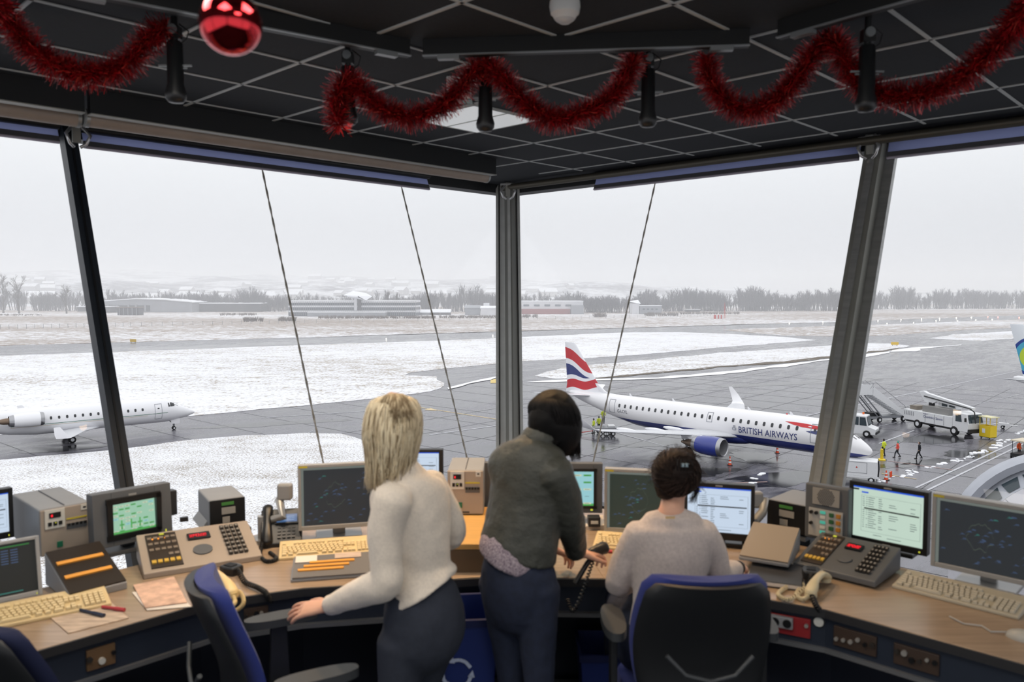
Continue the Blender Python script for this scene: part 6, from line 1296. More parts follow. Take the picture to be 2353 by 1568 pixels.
def spot(label, px, py0, py1, depth, power=0, col=(1, .76, .5), ab=None):
    a, b_ = ab or (aty(px, py0, depth), aty(px, py1, depth)); L_ = a.z-b_.z; t = thing('spotlight', label, 'spotlight', (a.x, a.y, b_.z), 0, 'black cylinder spotlights on the rails')
    MB().lathe([(.0, .0), (.03, .003), (.042, .018), (.044, .04), (.034, .075), (.032, L_*.72), (.026, L_*.74)], m_lampb, 20).build('lamp_body', par=t, smooth=50)
    q = MB().cyl((0, 0, L_*.7), (0, 0, ZC-b_.z-.005), .014, m_lampb, 10).box((0, 0, L_*.84), (.05, .04, .05), m_railb); q.build('swivel_arm', par=t, smooth=40)
    MB().box((0, 0, L_*.45), (.14, .008, .008), m_raile).box((.0, 0, L_*.42), (.1, .006, .006), m_raile).build('cross_bar', par=t); MB().cyl((0, -.03, L_*.87), (0, .03, L_*.87), .02, m_raile, 12).build('swivel_joint', par=t)
    MB().tube([(.02, 0, L_*.95), (.06, .0, L_*.86), (.05, 0, L_*.76), (.03, 0, L_*.72)], .003, m_railb, 5).build('wire', par=t)
    if power:
        l = bpy.data.lights.new('spot_glow', 'SPOT'); l.energy = power; l.color = col; l.spot_size = R(125); l.spot_blend = .8; l.shadow_soft_size = .035
        o = bpy.data.objects.new('spot_glow', l); COL.objects.link(o); o.location = (a.x, a.y, b_.z-.012)
    return t
PW = 46
spot('black spotlight hanging beside the end of the left tinsel garland', 400, 45, 237, 3.42, PW*1.1, (1, .84, .66)); spot('black spotlight at the tail of the middle garland, partly inside its tinsel', 799, 105, 288, 3.78, PW*1.15, (1, .82, .62))
spot('black spotlight hanging below the middle peak of tinsel, before the white ceiling panel', 1115, 130, 303, 3.85, PW*1.5, (1, .6, .27)); spot('black spotlight hanging right of the middle garland', 1490, 112, 293, 3.82, PW*.8, (1, .72, .45)); spot('black spotlight at the right, crossing the right tinsel garland', 1995, 50, 258, 3.38, PW*.22)
m_fillpan = M('added fill light diffuser', 'e4e6e6', .35, emit='fff6ea', estr=7)  # glowing fill panels added out of view to brighten the women's backs
for i_, (a_, b_, lb) in enumerate(((-2, -3, 'added fill light panel, unseen behind the viewpoint, towards the left rear'), (-3, -1, 'added fill light panel, unseen behind the viewpoint, nearest the left windows'), (-4, -1, 'added fill light panel, unseen far behind on the left'), (-4, -3, 'added fill light panel, unseen far behind, second from the left'), (-3, -5, 'added fill light panel, unseen straight behind the viewpoint'))):
    t = thing('ceiling_light', lb, 'ceiling light', W(OU+TL*(a_+.5)-.6, OV+TL*(b_+.5), ZC-.008), UROT); MB().box((0, 0, 0), (.585, .585, .006), m_fillpan).build('diffuser', par=t); q = MB(); [q.box(p, d, m_grid) for p, d in (((0, .295, 0), (.6, .012, .012)), ((0, -.295, 0), (.6, .012, .012)), ((.295, 0, 0), (.012, .6, .012)), ((-.295, 0, 0), (.012, .6, .012)))]; q.build('frame', par=t)
# ceiling panel, emergency light, detector
m_dif = M('white plastic', 'e4e6e6', .35); m_pan = M('lit white diffuser', 'e4e6e6', .35, emit='e8ecee', estr=.3)
u0, v0 = OU+TL*.0, OV+TL; c = W(2.809+.601*1.5-.3*0, 3.606+.3005+.3, 0)
t = thing('ceiling_light', 'square white ceiling panel behind the middle spotlight', 'ceiling light', (W(3.711, 3.907, ZC-.008)), UROT)
MB().box((0, 0, 0), (.585, .585, .006), m_pan).build('diffuser', par=t, bevel=.002); q = MB(); [q.box(p, d, m_grid) for p, d in (((0, .295, 0), (.6, .012, .012)), ((0, -.295, 0), (.6, .012, .012)), ((.295, 0, 0), (.012, .6, .012)), ((-.295, 0, 0), (.012, .6, .012)))]; q.build('frame', par=t); MB().box((0, 0, -.005), (.008, .58, .006), m_grid).build('divider', par=t)
p = aty(1055, 150, 4.4); t = thing('emergency_light', 'small white box with green underside near the peak of the middle garland', 'emergency light', (p.x, p.y, ZC-.06), 0); MB().box((0, 0, 0), (.13, .12, .12), m_dif).build('housing', par=t, bevel=.006); MB().box((.02, 0, -.058), (.1, .1, .01), M('dark green lens', '2c5a44', .3)).build('lens', par=t)
p = atz(1298, 3, ZC); t = thing('motion_detector', 'white round dome detector on the ceiling near the top middle', 'detector', (p.x, p.y, ZC-.001), 0)
m_det = M('white detector plastic', 'dcdcd8', .4); MB().lathe([(.0, -.085), (.022, -.082), (.042, -.068), (.052, -.05), (.057, -.048), (.062, -.02), (.06, 0)], m_det, 28).build('housing', par=t, smooth=50); MB().lathe([(.0, -.087), (.02, -.085), (.038, -.073), (.046, -.06)], M('milky lens', 'c6c6c4', .3), 24).build('lens', par=t, smooth=60)
# red bauble
C_ = aty(530, 54, 1.55); t = thing('bauble', 'shiny red christmas bauble hanging close under the ceiling', 'bauble', C_)
mb_, n, L, b = nodes_mat('red mirror lacquer'); b.inputs['Base Color'].default_value = (*lin('d03038'), 1); b.inputs['Metallic'].default_value = 1; b.inputs['Roughness'].default_value = .1; b.inputs['Coat Weight'].default_value = .2
MB().ball((0, 0, 0), .0585, mb_, 48).build('ball', par=t, smooth=180); MB().cyl((0, 0, .056), (0, 0, .072), .013, M('gold cap', 'b08a3a', .3, metal=1), 16).build('cap', par=t, smooth=40); MB().tube([(0, 0, .07), (0, 0, ZC-C_.z)], .0008, m_silver, 4).build('thread', par=t)
# tinsel
m_t1 = M('red tinsel foil', 'd0222e', .32, metal=.5); m_t2 = M('dark red tinsel foil', '8c121e', .35, metal=.5); m_t3 = M('bright red tinsel foil', 'f0584c', .3, metal=.4)
def garland(label, pts, seed, rad=.076, dens=7200):
    r_ = random.Random(seed); path = [q[0] for q in cat([(aty(px, py, d), .01) for px, py, d in pts], 14)]
    path = [Vector((p.x, p.y, min(p.z, ZC-.05))) for p in path]
    t = thing('tinsel_garland', label, 'garland', path[0], 0, 'red tinsel garlands under the ceiling'); o_ = path[0]; path = [p-o_ for p in path]
    MB().tube(path, .006, m_t2, 6).build('core', par=t, smooth=60)
    q = MB(); 
    for a, b_ in zip(path, path[1:]):
        d = b_-a; l = d.length
        if l < 1e-5: continue
        dn = d.normalized(); s1 = dn.cross(Vector((.1, .2, .97))).normalized(); s2 = dn.cross(s1)
        for i in range(int(l*dens)):
            ph = r_.uniform(0, 2*pi); rr = rad*r_.uniform(.55, 1.12); out = (s1*cos(ph)+s2*sin(ph)+dn*r_.gauss(0, .45)).normalized(); p = a + d*r_.random()
            w_ = dn.cross(out).normalized()*.0018 + dn*r_.uniform(-.0012, .0012); mid = p+out*rr*.55+Vector((0, 0, -.002)); e_ = p+out*rr+Vector((0, 0, -.009*r_.random())) + s1*r_.gauss(0, .004); e_.z = min(e_.z, ZC-.004-o_.z); mid.z = min(mid.z, ZC-.003-o_.z)
            m = m_t1 if (x := r_.random()) < .5 else (m_t2 if x < .86 else m_t3); q.add([p-w_, p+w_, mid+w_, mid-w_, e_+w_*.8, e_-w_*.8], [(0, 1, 2, 3), (3, 2, 4, 5)], m)
    q.build('tinsel', par=t); return t
garland('red tinsel garland hanging in the upper left corner', [(-130, -90, 3.0), (-40, -30, 3.1), (10, 30, 3.2), (70, 105, 3.25), (140, 155, 3.3), (225, 168, 3.35), (300, 140, 3.38), (345, 85, 3.4), (385, 62, 3.4)], 1)
garland('red tinsel garland in the middle, drooping in two swags with a hanging tail', [(780, 290, 3.72), (772, 245, 3.72), (783, 195, 3.72), (812, 188, 3.74), (850, 228, 3.76), (905, 262, 3.78), (960, 265, 3.8), (1020, 240, 3.8), (1065, 192, 3.8), (1105, 148, 3.8), (1145, 170, 3.78), (1195, 225, 3.78), (1265, 272, 3.78), (1330, 262, 3.78), (1400, 228, 3.78), (1445, 165, 3.78), (1458, 125, 3.78)], 2)
garland('red tinsel garland at the right, peaking and running out of the upper right corner', [(1622, 130, 3.7), (1628, 175, 3.7), (1662, 225, 3.68), (1720, 252, 3.66), (1780, 232, 3.62), (1835, 175, 3.58), (1875, 112, 3.55), (1920, 92, 3.5), (1940, 140, 3.48), (1985, 195, 3.46), (2050, 218, 3.42), (2130, 212, 3.36), (2210, 172, 3.3), (2285, 108, 3.22), (2335, 50, 3.15), (2400, -40, 3.0)], 3)
# ================================================================ people in the cab
m_skin, n, L, b = nodes_mat('skin'); b.inputs['Base Color'].default_value = (*lin('cf9f86'), 1); b.inputs['Roughness'].default_value = .5; b.inputs['Subsurface Weight'].default_value = .08; b.inputs['Subsurface Radius'].default_value = (.01, .004, .002)
m_knit = M('oatmeal knit', 'e9decf', .95, var=.07, vscale=120, bump=.5, bscale=420, sheen=.25); m_knit2 = M('grey melange knit', 'c6bab4', .95, var=.1, vscale=90, bump=.5, bscale=420, sheen=.25)
m_leather = M('grey green leather', '41423c', .5, var=.1, vscale=20, bump=.25, bscale=90, spec=.45); m_jeans = M('dark blue denim', '1c2438', .9, var=.2, vscale=40, bump=.2, bscale=500); m_pants = M('dark slate trousers', '2b303c', .9, var=.1, vscale=60)
m_shirt = M('small print blouse', 'b8aab0', .9, var=.4, vscale=160, col2='5c4f60')
def V3(px, py, d): return aty(px, py, d)
def hand(q, wr, dr, nrm, side, curl=.35, spread=1.0, L_=.09, k=1.0, thumb=1.0):
    """wr wrist point, dr finger direction, nrm back-of-hand normal, side +1/-1 thumb side"""
    dr = dr.normalized(); lat = dr.cross(nrm).normalized()*side; nrm = lat.cross(dr).normalized()*side; pal = -nrm if nrm.dot(nrm) else nrm
    up = nrm if nrm.z > 0 else -nrm
    limb(q, cat([(wr-dr*.02, (.026*k, .02*k), lat), (wr+dr*.02, (.03*k, .017*k), lat), (wr+dr*.06, (.04*k, .015*k), lat), (wr+dr*L_, (.038*k, .012*k), lat)], 3), 12)
    for i, (o_, ln) in enumerate(((.03, .07), (.010, .08), (-.011, .074), (-.031, .058))):
        a = wr+dr*(L_-.004-(.006 if i == 3 else 0))+lat*o_*k; dd = (dr+lat*(o_*2.6*spread)).normalized(); c = curl*(1+.1*i); P = [a]
        for j, f in enumerate((.45, .32, .23)): th = c*(j+.6); P.append(P[-1]+(dd*cos(th)-up*sin(th))*ln*f)
        limb(q, [(P[0]-dd*.01, .0095*k), (P[1], .0085*k), (P[2], .0078*k), (P[3], .0065*k)], 8)
    a = wr+dr*.025+lat*.026*k; td = (dr*.75+lat*.75*thumb-up*.3).normalized(); P = [a, a+td*.034, a+td*.034+(td*.8+dr*.4-up*.15).normalized()*.028, a+td*.034+(td*.8+dr*.4-up*.15).normalized()*.028+(dr+td*.4-up*.2).normalized()*.02]
    limb(q, [(P[0], .014*k), (P[1], .0115*k), (P[2], .0098*k), (P[3], .0075*k)], 8)
def head(q, c, face, up, k=1.0, neck=None):
    face = face.normalized(); sd = face.cross(up).normalized(); up = sd.cross(face).normalized()
    P = lambda x, y, z: c+sd*x*k+face*y*k+up*z*k
    limb(q, cat([(P(0, .035, -.105), (.028*k, .03*k), sd), (P(0, .03, -.085), (.045*k, .05*k), sd), (P(0, .015, -.05), (.06*k, .075*k), sd), (P(0, .0, 0), (.072*k, .09*k), sd), (P(0, -.008, .05), (.07*k, .085*k), sd), (P(0, -.005, .085), (.05*k, .06*k), sd), (P(0, 0, .1), (.02*k, .03*k), sd)], 4), 18)
    q.ball(P(0, .098, -.02), .014*k, None, 10, (1, 1, 1.3)); q.ball(P(0, .105, -.032), .013*k, None, 10); q.ball(P(0, .088, -.062), .018*k, None, 10, (1, .6, .5))
    for s in (-1, 1): q.ball(P(s*.076, .0, -.015), .02*k, None, 10, (.35, .7, 1.3)); q.ball(P(s*.03, .078, .012), .013*k, None, 10)
    if neck is not None: limb(q, [(neck, (.055*k, .052*k), sd), ((neck+c)/2+Vector((0, 0, -.02)), (.05*k, .048*k), sd), (P(0, -.02, -.05), (.05*k, .05*k), sd)], 14)
    return P
def strands(name, par, mats, roots, n_, seed, w_=.0022, wav=.006):
    """roots: function(r) -> list of path points"""
    r_ = random.Random(seed); q = MB()
    for i in range(n_):
        P = [x[0] for x in cat([(p, .01) for p in roots(r_)], 3)]; a, b_, f = r_.uniform(0, 6), r_.uniform(0, 6), r_.uniform(8, 16)
        K = len(P); off = [Vector((sin(a+f*j/K), cos(b_+f*j/K), 0))*wav*(j/K) for j in range(K)]; m = r_.choice(mats); ww = w_*r_.uniform(.6, 1.4)
        q.tube([p+o_ for p, o_ in zip(P, off)], [ww*(1-.75*(j/K)**2) for j in range(K)], m, 4, sq=.5)
    return q.build(name, par=par, smooth=180)
# ---- blonde woman
t = thing('person', 'woman with long blonde hair in an oatmeal sweater, one hand on the chair arm', 'person', (-.33, 2.75, 0))
def loc(o, t): o.matrix_parent_inverse = Matrix.Translation(-t.location); return o
D = 2.7; kh = .93; fc = Vector((-.55, .83, 0)).normalized(); sd = Vector((.83, .55, 0))
nk = V3(925, 1088, D+.02); shL = V3(884, 1152, D-.1); shR = V3(1004, 1122, D+.1); elL = V3(887, 1338, D-.12); wrL = V3(757, 1392, D+.05); elR = V3(1040, 1225, D+.16); wrR = V3(985, 1262, D+.36)
hp = V3(968, 1415, D+.02); wa = V3(965, 1300, D+.03); ch = V3(948, 1190, D+.02)
hL = hp-sd*.07+Vector((0, -.01, -.05)); hR = hp+sd*.065+Vector((0, 0, -.03)); knL = Vector((-.40, 2.66, .46)); knR = Vector((-.345, 2.8, .46)); ftL = Vector((-.43, 2.62, .07)); ftR = Vector((-.36, 2.86, .07)); hc = V3(905, 972, D)
q = MB(); head(q, hc, Vector((-.6, .8, -.25)), Vector((-.1, .1, 1)), .9, nk)
limb(q, cat([(hp, (.1, .08), sd), (wa, (.09, .065), sd), (ch, (.11, .075), sd), (nk-Vector((0, 0, .04)), (.08, .05), sd), (nk, (.052, .05), sd)], 4), 18)
for a, b_, c in ((shL, elL, wrL), (shR, elR, wrR)): limb(q, [(a, .036), (b_, .032), (c, .025)], 12)
for a, b_, c, ft in ((hL, knL, ftL, 1), (hR, knR, ftR, 1)): limb(q, [(a, .062), (b_, .045), (c, .035), (c+fc*.12-Vector((0, 0, .03)), .03)], 12)
hand(q, wrL+(wrL-elL).normalized()*.01, Vector((-.95, .12, -.16)), Vector((0, -.35, 1)), 1, .24, 2.0); hand(q, wrR, Vector((-.7, .6, 0)), Vector((0, 0, 1)), -1, .4)
remesh(q, 'body', m_skin, None, .0042, 3).parent = t; o = t.children[-1]; loc(o, t)
q = MB(); limb(q, cat([(V3(970, 1362, D+.01), (.137, .124), sd+Vector((0, 0, .42))), (V3(970, 1340, D+.02), (.134, .12), sd+Vector((0, 0, .35))), (wa, (.112, .1), sd), (V3(960, 1250, D+.02), (.114, .1), sd), (ch, (.138, .108), sd), (V3(940, 1125, D+.01), (.14, .092), sd), (V3(930, 1092, D+.01), (.085, .07), sd), (V3(925, 1070, D+.01), (.06, .058), sd)], 5), 28, (1, 0))
limb(q, cat([(shL+Vector((.03, 0, .01)), .066), (shL.lerp(elL, .35), .06), (shL.lerp(elL, .75), .053), (elL, .056), (elL.lerp(wrL, .3), .054), (elL.lerp(wrL, .7), .042), (elL.lerp(wrL, 1.0), .036)], 4), 18, (0, 1)); limb(q, cat([(shR-Vector((.03, 0, -.01)), .064), (shR.lerp(elR, .5), .055), (elR, .05), (elR.lerp(wrR, .5), .042), (elR.lerp(wrR, .9), .034)], 4), 18)
o = remesh(q, 'sweater', m_knit, t, .0065, 3, .009, .08); loc(o, t)
q = MB()
limb(q, cat([(hp+Vector((0, 0, .1)), (.125, .105), sd), (hp+Vector((.012, -.01, .02)), (.143, .125), sd), (hp+Vector((.01, -.01, -.07)), (.145, .125), sd), (hp+Vector((-.01, 0, -.12)), (.115, .105), sd)], 4), 24)
for a, b_, c in ((hL, knL, ftL), (hR, knR, ftR)): limb(q, cat([(a+Vector((0, 0, -.02)), .09), (a.lerp(b_, .5), .074), (b_, .062), (b_.lerp(c, .35), .06), (c, .048)], 4), 18)
o = remesh(q, 'trousers', m_pants, t, .009, 5, .007, .06); loc(o, t)
for c in (ftL, ftR): q = MB(); limb(q, [(c-Vector((0, 0, .03)), (.04, .035)), (c+fc*.08-Vector((0, 0, .035)), (.045, .032)), (c+fc*.17-Vector((0, 0, .045)), (.035, .022))], 12); o = q.build('shoe', m_bk, smooth=80); o.data.materials.clear(); o.data.materials.append(m_bk); o.parent = t; loc(o, t)
m_h1 = M('ash blonde hair', 'd9c8a6', .55, spec=.4); m_h2 = M('pale blonde hair', 'ecdfc0', .5, spec=.4); m_h3 = M('dark blonde hair', '937f62', .6, spec=.3)
q = MB(); limb(q, cat([(V3(893, 1085, D), (.058, .06), sd), (V3(898, 1040, D-.005), (.086, .082), sd), (V3(903, 985, D-.005), (.098, .104), sd), (V3(904, 950, D), (.09, .1), sd)], 5), 24)
hb = remesh(q, 'hair', m_h1, t, .006, 6, .006, .03); loc(hb, t)
def rt(r_):
    ph = r_.uniform(0, 2*pi); X_ = Vector((1, 0, 0)); Y_ = Vector((0, 1, 0)); c = V3(905, 912, D); s = r_.uniform(.1, 1); e_ = X_*cos(ph)*.094+Y_*sin(ph)*.1
    ln = r_.uniform(-.03, .02); b0 = V3(895, 1080, D); left = cos(ph) < -.1
    if left: ln -= .04*min(1, -cos(ph)*1.6)
    return [c+e_*.25*s, V3(905, 922, D)+e_*.82, V3(903, 975, D)+e_*1.06, V3(900, 1035, D)+e_*.95, b0+e_*r_.uniform(.5, .88)+Vector((0, 0, ln))]
o = strands('hair_strands', t, [m_h1, m_h1, m_h2, m_h2, m_h3], rt, 1100, 1, .0022, .006); loc(o, t)
o = strands('dark_roots', t, [m_h3, m_h1, m_h3], lambda r_: (lambda u_: [V3(906+u_*6, 904, D-.01), V3(906+u_*22, 912, D-.06), V3(906+u_*38, 935+abs(u_)*8, D-.095+abs(u_)*.02), V3(906+u_*46, 965+r_.uniform(-25, 35), D-.106+abs(u_)*.025)])(r_.gauss(0, .5)), 260, 2, .0016, .004); loc(o, t)
# ---- woman in the leather jacket
t = thing('person', 'woman with a black bob in a grey-green leather jacket, standing and bending over the desk', 'person', (.05, 2.98, 0))
D = 2.95; fc = Vector((.5, .86, 0)).normalized(); sd = Vector((.86, -.5, 0)).normalized()
nk = V3(1232, 1018, D); shL = V3(1172, 1062, D+.07); shR = V3(1283, 1085, D-.1); elR = V3(1308, 1195, D-.02); wrR = V3(1325, 1272, D+.12); elL = V3(1180, 1180, D+.3); wrL = V3(1270, 1262, D+.36)
ch = V3(1215, 1120, D); wa = V3(1200, 1215, D-.02); hp = V3(1192, 1330, D-.03); hc = V3(1272, 962, D+.05)
hL = hp-sd*.075; hR = hp+sd*.075; knL = Vector((-.0, 2.95, .47)); knR = Vector((.1, 2.86, .47)); ftL = Vector((-.02, 2.95, .07)); ftR = Vector((.08, 2.82, .07))
q = MB(); head(q, hc, Vector((.6, .7, -.65)), Vector((.35, .3, .8)), .88, nk)
limb(q, cat([(hp, (.1, .08), sd), (wa, (.09, .07), sd), (ch, (.11, .075), sd), (nk-Vector((0, 0, .05)), (.08, .05), sd), (nk, (.052, .05), sd)], 4), 18)
for a, b_, c in ((shL, elL, wrL), (shR, elR, wrR)): limb(q, [(a, .036), (b_, .032), (c, .026)], 12)
for a, b_, c in ((hL, knL, ftL), (hR, knR, ftR)): limb(q, [(a, .062), (b_, .045), (c, .035), (c+fc*.12-Vector((0, 0, .03)), .03)], 12)
hand(q, wrR+Vector((.006, 0, -.005)), Vector((.62, .5, -.12)), Vector((-.2, -.1, 1)), 1, .62, .5, k=.95); hand(q, wrL, Vector((.6, .5, -.4)), Vector((0, 0, 1)), -1, .5, k=.95)
o = remesh(q, 'body', m_skin, t, .0042, 3); loc(o, t)
q = MB(); limb(q, cat([(V3(1190, 1264, D-.02), (.156, .128), sd+Vector((0, 0, -.3))), (V3(1194, 1238, D-.02), (.15, .125), sd+Vector((0, 0, -.2))), (V3(1204, 1180, D-.01), (.144, .118), sd), (ch, (.154, .12), sd), (V3(1214, 1066, D), (.162, .112), sd), (V3(1220, 1032, D), (.13, .09), sd), (V3(1228, 1015, D), (.078, .068), sd)], 5), 28, (1, 0))
limb(q, cat([(shL, .07), (shL.lerp(elL, .5), .06), (elL, .055), (elL.lerp(wrL, .5), .048), (elL.lerp(wrL, .9), .04)], 4), 16); limb(q, cat([(shR-sd*.02, .07), (shR.lerp(elR, .4), .064), (elR, .058), (elR.lerp(wrR, .5), .05), (elR.lerp(wrR, .96), .042)], 4), 18, (0, 1))
o = remesh(q, 'leather_jacket', m_leather, t, .0065, 3, .011, .06); loc(o, t)
q = MB(); limb(q, cat([(V3(1234, 1022, D), (.073, .07), sd), (V3(1238, 1004, D), (.072, .068), sd)], 3), 20); o = remesh(q, 'collar', m_leather, t, .006, 2); loc(o, t)
q = MB(); limb(q, cat([(V3(1176, 1287, D-.03), (.134, .124), sd+Vector((0, 0, -.4))), (V3(1180, 1265, D-.03), (.136, .122), sd+Vector((0, 0, -.35))), (V3(1188, 1225, D-.02), (.12, .105), sd)], 3), 24, (1, 0)); o = remesh(q, 'blouse', m_shirt, t, .007, 3); loc(o, t)
q = MB(); limb(q, cat([(V3(1190, 1275, D-.02), (.128, .108), sd), (hp+Vector((0, 0, .03)), (.144, .124), sd), (hp+Vector((0, 0, -.05)), (.148, .128), sd), (hp+Vector((0, 0, -.12)), (.13, .115), sd)], 4), 24)
for a, b_, c in ((hL, knL, ftL), (hR, knR, ftR)): limb(q, cat([(a+Vector((0, 0, -.02)), .09), (a.lerp(b_, .5), .07), (b_, .054), (b_.lerp(c, .35), .05), (c, .04)], 4), 18)
o = remesh(q, 'jeans', m_jeans, t, .009, 4, .006, .05); loc(o, t)
for c in (ftL, ftR): q = MB(); limb(q, [(c-Vector((0, 0, .03)), (.04, .035)), (c+fc*.08-Vector((0, 0, .035)), (.045, .032)), (c+fc*.17-Vector((0, 0, .045)), (.035, .022))], 12); o = q.build('shoe', m_bk, smooth=80); o.data.materials.clear(); o.data.materials.append(m_bk); o.parent = t; loc(o, t)
m_hb = M('black hair', '0b0a0b', .65, spec=.2); m_hb2 = M('soft black hair', '141112', .6, spec=.25)
q = MB(); limb(q, cat([(V3(1308, 1022, D+.05), (.04, .07), sd), (V3(1292, 995, D+.04), (.074, .09), sd), (V3(1274, 958, D+.04), (.098, .105), sd), (V3(1268, 938, D+.03), (.088, .095), sd)], 5), 24); limb(q, cat([(V3(1248, 1005, D), (.055, .05), sd), (V3(1255, 968, D), (.068, .07), sd), (V3(1260, 945, D+.02), (.065, .065), sd)], 4), 18)
o = remesh(q, 'hair', m_hb, t, .006, 6, .005, .03); loc(o, t)
def rt2(r_):
    ph = r_.uniform(0, 2*pi); e_ = Vector((cos(ph)*.098, sin(ph)*.1, 0)); rt_ = cos(ph) > 0; dy = Vector((.0, 0, r_.uniform(-.05, .02)))
    end = (V3(1312, 1030, D+.05)+e_*.35+dy) if rt_ else (V3(1262, 1008, D+.02)+e_*.75+dy*.5)
    return [V3(1262, 902, D+.03)+e_*.2, V3(1266, 925, D+.03)+e_*.82, V3(1275, 960, D+.04)+e_*.98, V3(1287, 1000, D+.045)+e_*(.72 if rt_ else .85), end]
o = strands('hair_strands', t, [m_hb, m_hb, m_hb2], rt2, 900, 4, .0021, .005); loc(o, t)
P = wrR+Vector((.085, .05, -.01)); tm = thing('hand_microphone', 'black hand microphone held by the woman in the leather jacket', 'microphone', P, R(30), 'black hand microphones'); q = MB(); limb(q, [((-.03, 0, 0), .018), ((0, 0, .005), .022), ((.035, .0, .01), .026)], 14); o = q.build('body', m_bk, par=tm, smooth=80); o.data.materials.clear(); o.data.materials.append(m_bk)
adopt(coil([P, P+Vector((-.03, -.03, -.06)), P+Vector((-.06, -.07, -.13)), P+Vector((-.1, -.1, -.2)), P+Vector((-.12, -.06, -.17))], .006, 26, m_bk, .003).build('coiled_cord', smooth=80), tm); adopt(MB().tube([P+Vector((0, 0, -.0)), P+Vector((-.04, -.02, -.04)), P+Vector((-.09, -.05, -.11))], .011, m_bk, 10).build('handle', smooth=60), tm)
# ---- seated woman
t = thing('person', 'seated woman with dark pinned-up hair in a light grey sweater, seen from behind', 'person', (.62, 3.0, 0))
D = 3.0; sd = Vector((1, -.05, 0)).normalized(); fc = Vector((.05, 1, 0))
nk = V3(1543, 1172, D); shL = V3(1458, 1226, D); shR = V3(1626, 1224, D-.01); elL = V3(1420, 1342, D+.03); wrL = V3(1470, 1330, D+.3); elR = V3(1652, 1318, D+.04); wrR = V3(1694, 1306, D+.2); ch = V3(1541, 1265, D); wa = V3(1532, 1385, D-.03); hp = V3(1530, 1490, D-.05); hc = V3(1552, 1092, D+.04)
kL = hp+Vector((-.12, .44, .02)); kR = hp+Vector((.14, .43, .02)); fL = Vector((kL.x, kL.y+.05, .08)); fR = Vector((kR.x, kR.y+.05, .08))
q = MB(); head(q, hc, Vector((.1, .9, -.35)), Vector((0, .25, 1)), .88, nk)
limb(q, cat([(hp, (.12, .1), sd), (wa, (.095, .07), sd), (ch, (.11, .075), sd), (nk-Vector((0, 0, .05)), (.08, .05), sd), (nk, (.05, .048), sd)], 4), 18)
for a, b_, c in ((shL, elL, wrL), (shR, elR, wrR)): limb(q, [(a, .035), (b_, .032), (c, .025)], 12)
for a, b_, c in ((hp-sd*.09, kL, fL), (hp+sd*.09, kR, fR)): limb(q, [(a, .08), (b_, .055), (c, .035), (c+fc*.12-Vector((0, 0, .03)), .03)], 12)
hand(q, wrR, Vector((.35, .75, -.15)), Vector((.3, -.3, 1)), -1, .5, 1, k=.95); hand(q, wrL, Vector((.3, .8, -.1)), Vector((0, 0, 1)), 1, .4, 1, k=.95)
o = remesh(q, 'body', m_skin, t, .0042, 3); loc(o, t)
q = MB(); limb(q, cat([(hp+Vector((0, 0, .02)), (.15, .12), sd), (V3(1530, 1440, D-.04), (.14, .11), sd), (wa, (.128, .1), sd), (V3(1538, 1320, D-.01), (.142, .102), sd), (ch, (.158, .105), sd), (V3(1542, 1215, D), (.165, .094), sd), (V3(1543, 1203, D), (.125, .08), sd)], 5), 28)
limb(q, cat([(shL+Vector((.02, 0, 0)), .058), (shL.lerp(elL, .45), .053), (elL, .05), (elL.lerp(wrL, .5), .045), (elL.lerp(wrL, .95), .035)], 4), 18); limb(q, cat([(shR-Vector((.02, 0, 0)), .058), (shR.lerp(elR, .45), .053), (elR, .05), (elR.lerp(wrR, .5), .043), (elR.lerp(wrR, .92), .034)], 4), 18)
o = remesh(q, 'sweater', m_knit2, t, .0065, 4, .008, .08); loc(o, t)
q = MB()
for a, b_, c in ((hp-sd*.09, kL, fL), (hp+sd*.09, kR, fR)): limb(q, cat([(a, .1), (a.lerp(b_, .5), .09), (b_, .068), (b_.lerp(c, .5), .058), (c, .045)], 4), 18)
limb(q, [(hp+Vector((0, 0, .03)), (.14, .12), sd), (hp-Vector((0, 0, .03)), (.15, .13), sd)], 20); o = remesh(q, 'jeans', m_jeans, t, .009, 4); loc(o, t)
for c in (fL, fR): q = MB(); limb(q, [(c-Vector((0, 0, .03)), (.04, .035)), (c+fc*.08-Vector((0, 0, .035)), (.045, .032)), (c+fc*.17-Vector((0, 0, .045)), (.035, .022))], 12); o = q.build('shoe', m_bk, smooth=80); o.data.materials.clear(); o.data.materials.append(m_bk); o.parent = t; loc(o, t)
m_hd = M('dark brown hair', '231a16', .65, spec=.2); m_hd2 = M('brown hair', '3a2a22', .6, spec=.3)
q = MB(); limb(q, cat([(V3(1540, 1128, D), (.055, .05), sd), (V3(1548, 1105, D+.01), (.078, .085), sd), (V3(1553, 1084, D+.03), (.088, .1), sd), (V3(1556, 1066, D+.04), (.08, .09), sd)], 5), 24); q.ball(V3(1562, 1082, D-.065), .05, None, 16, (1.1, .7, 1.1)); q.ball(V3(1590, 1108, D-.02), .03, None, 12)
o = remesh(q, 'hair', m_hd, t, .006, 4, .012, .025); loc(o, t)
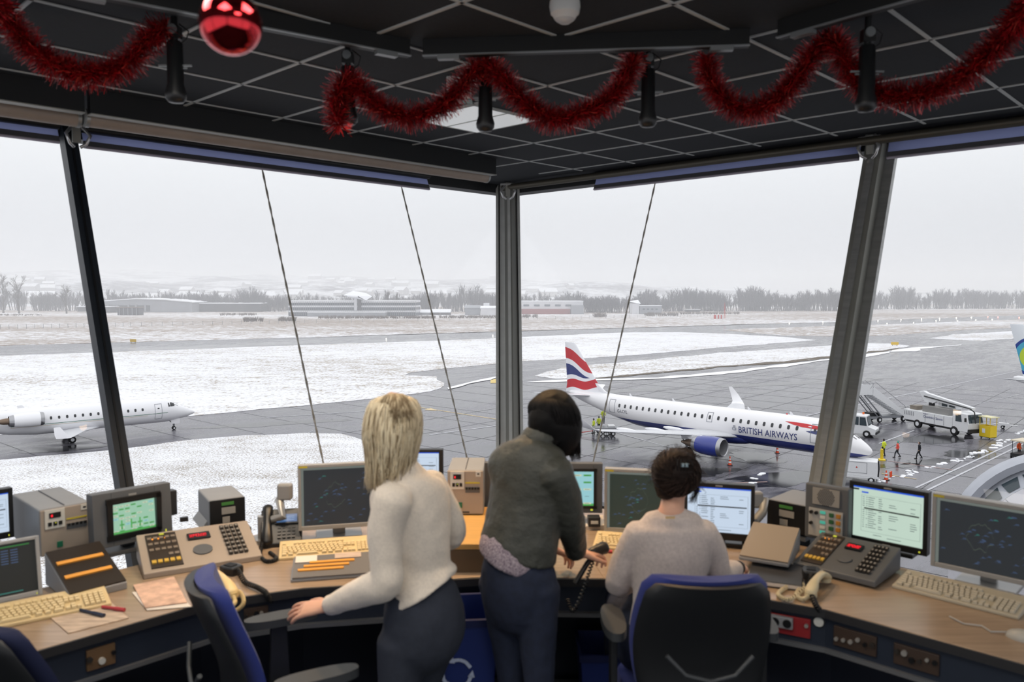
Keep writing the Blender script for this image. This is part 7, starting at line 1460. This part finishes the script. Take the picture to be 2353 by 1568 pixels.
def rt3(r_):
    a = r_.uniform(0, 2*pi); rr = r_.uniform(.35, 1.05); c = V3(1562, 1080, D-.07); e_ = Vector((cos(a)*.1*rr, r_.uniform(0, .1)*rr, sin(a)*.1*rr)); 
    return [V3(1552, 1088, D+.02)+Vector((cos(a)*.088, .02, sin(a)*.095)), V3(1555, 1086, D-.02)+Vector((cos(a+.25)*.085, -.03, sin(a+.25)*.085)), c+Vector((cos(a+.7)*.055, -.01, sin(a+.7)*.055)), c+Vector((cos(a+1.3)*.03, -.02, sin(a+1.3)*.03))]
o = strands('hair_strands', t, [m_hd, m_hd, m_hd2], rt3, 420, 6, .0022, .006); loc(o, t)
def rt4(r_):
    a = r_.uniform(-.6, 3.6); p = V3(1555, 1082, D)+Vector((cos(a)*.088, r_.uniform(-.05, .03), sin(a)*.09)); d = Vector((cos(a), 0, sin(a)*.7-.3))*r_.uniform(.01, .035); return [p, p+d*.5+Vector((0, 0, .004)), p+d+Vector((r_.uniform(-.01, .01), 0, -.012))]
o = strands('loose_wisps', t, [m_hd, m_hd2], rt4, 150, 7, .0011, .008); loc(o, t); o = strands('nape_wisps', t, [m_hd, m_hd2], lambda r_: [V3(1595+r_.uniform(-8, 8), 1100, D), V3(1602+r_.uniform(-8, 6), 1125, D), V3(1590+r_.uniform(-8, 8), 1155+r_.uniform(-10, 5), D)], 60, 8, .0014, .008); loc(o, t)
q = MB(); c = V3(1572, 1068, D-.115)
for i in range(5): q.tube([c+Vector((.012*(i-2), .0, .02)), c+Vector((.014*(i-2), -.014, 0)), c+Vector((.012*(i-2), -.0, -.022))], .0028, m_hb2, 6)
q.box(c+Vector((0, -.008, .0)), (.03, .01, .012), M('pale hair clip', '8fa3ad', .25)); o = q.build('hair_clip', m_bk2, smooth=50); o.parent = t; loc(o, t)
o = MB().box(V3(1540, 1190, D-.095), (.035, .004, .009), M('tan sweater label', 'b89a6c', .7), rx=R(-20)).build('neck_label'); o.parent = t; loc(o, t)
q = MB(); wd = (wrR-elR).normalized(); q.tube([wrR+wd*.012-wd*.006, wrR+wd*.012+wd*.006], .029, M('dark watch strap', '2a2624', .5), 16); o = q.build('watch', smooth=40); o.parent = t; loc(o, t)
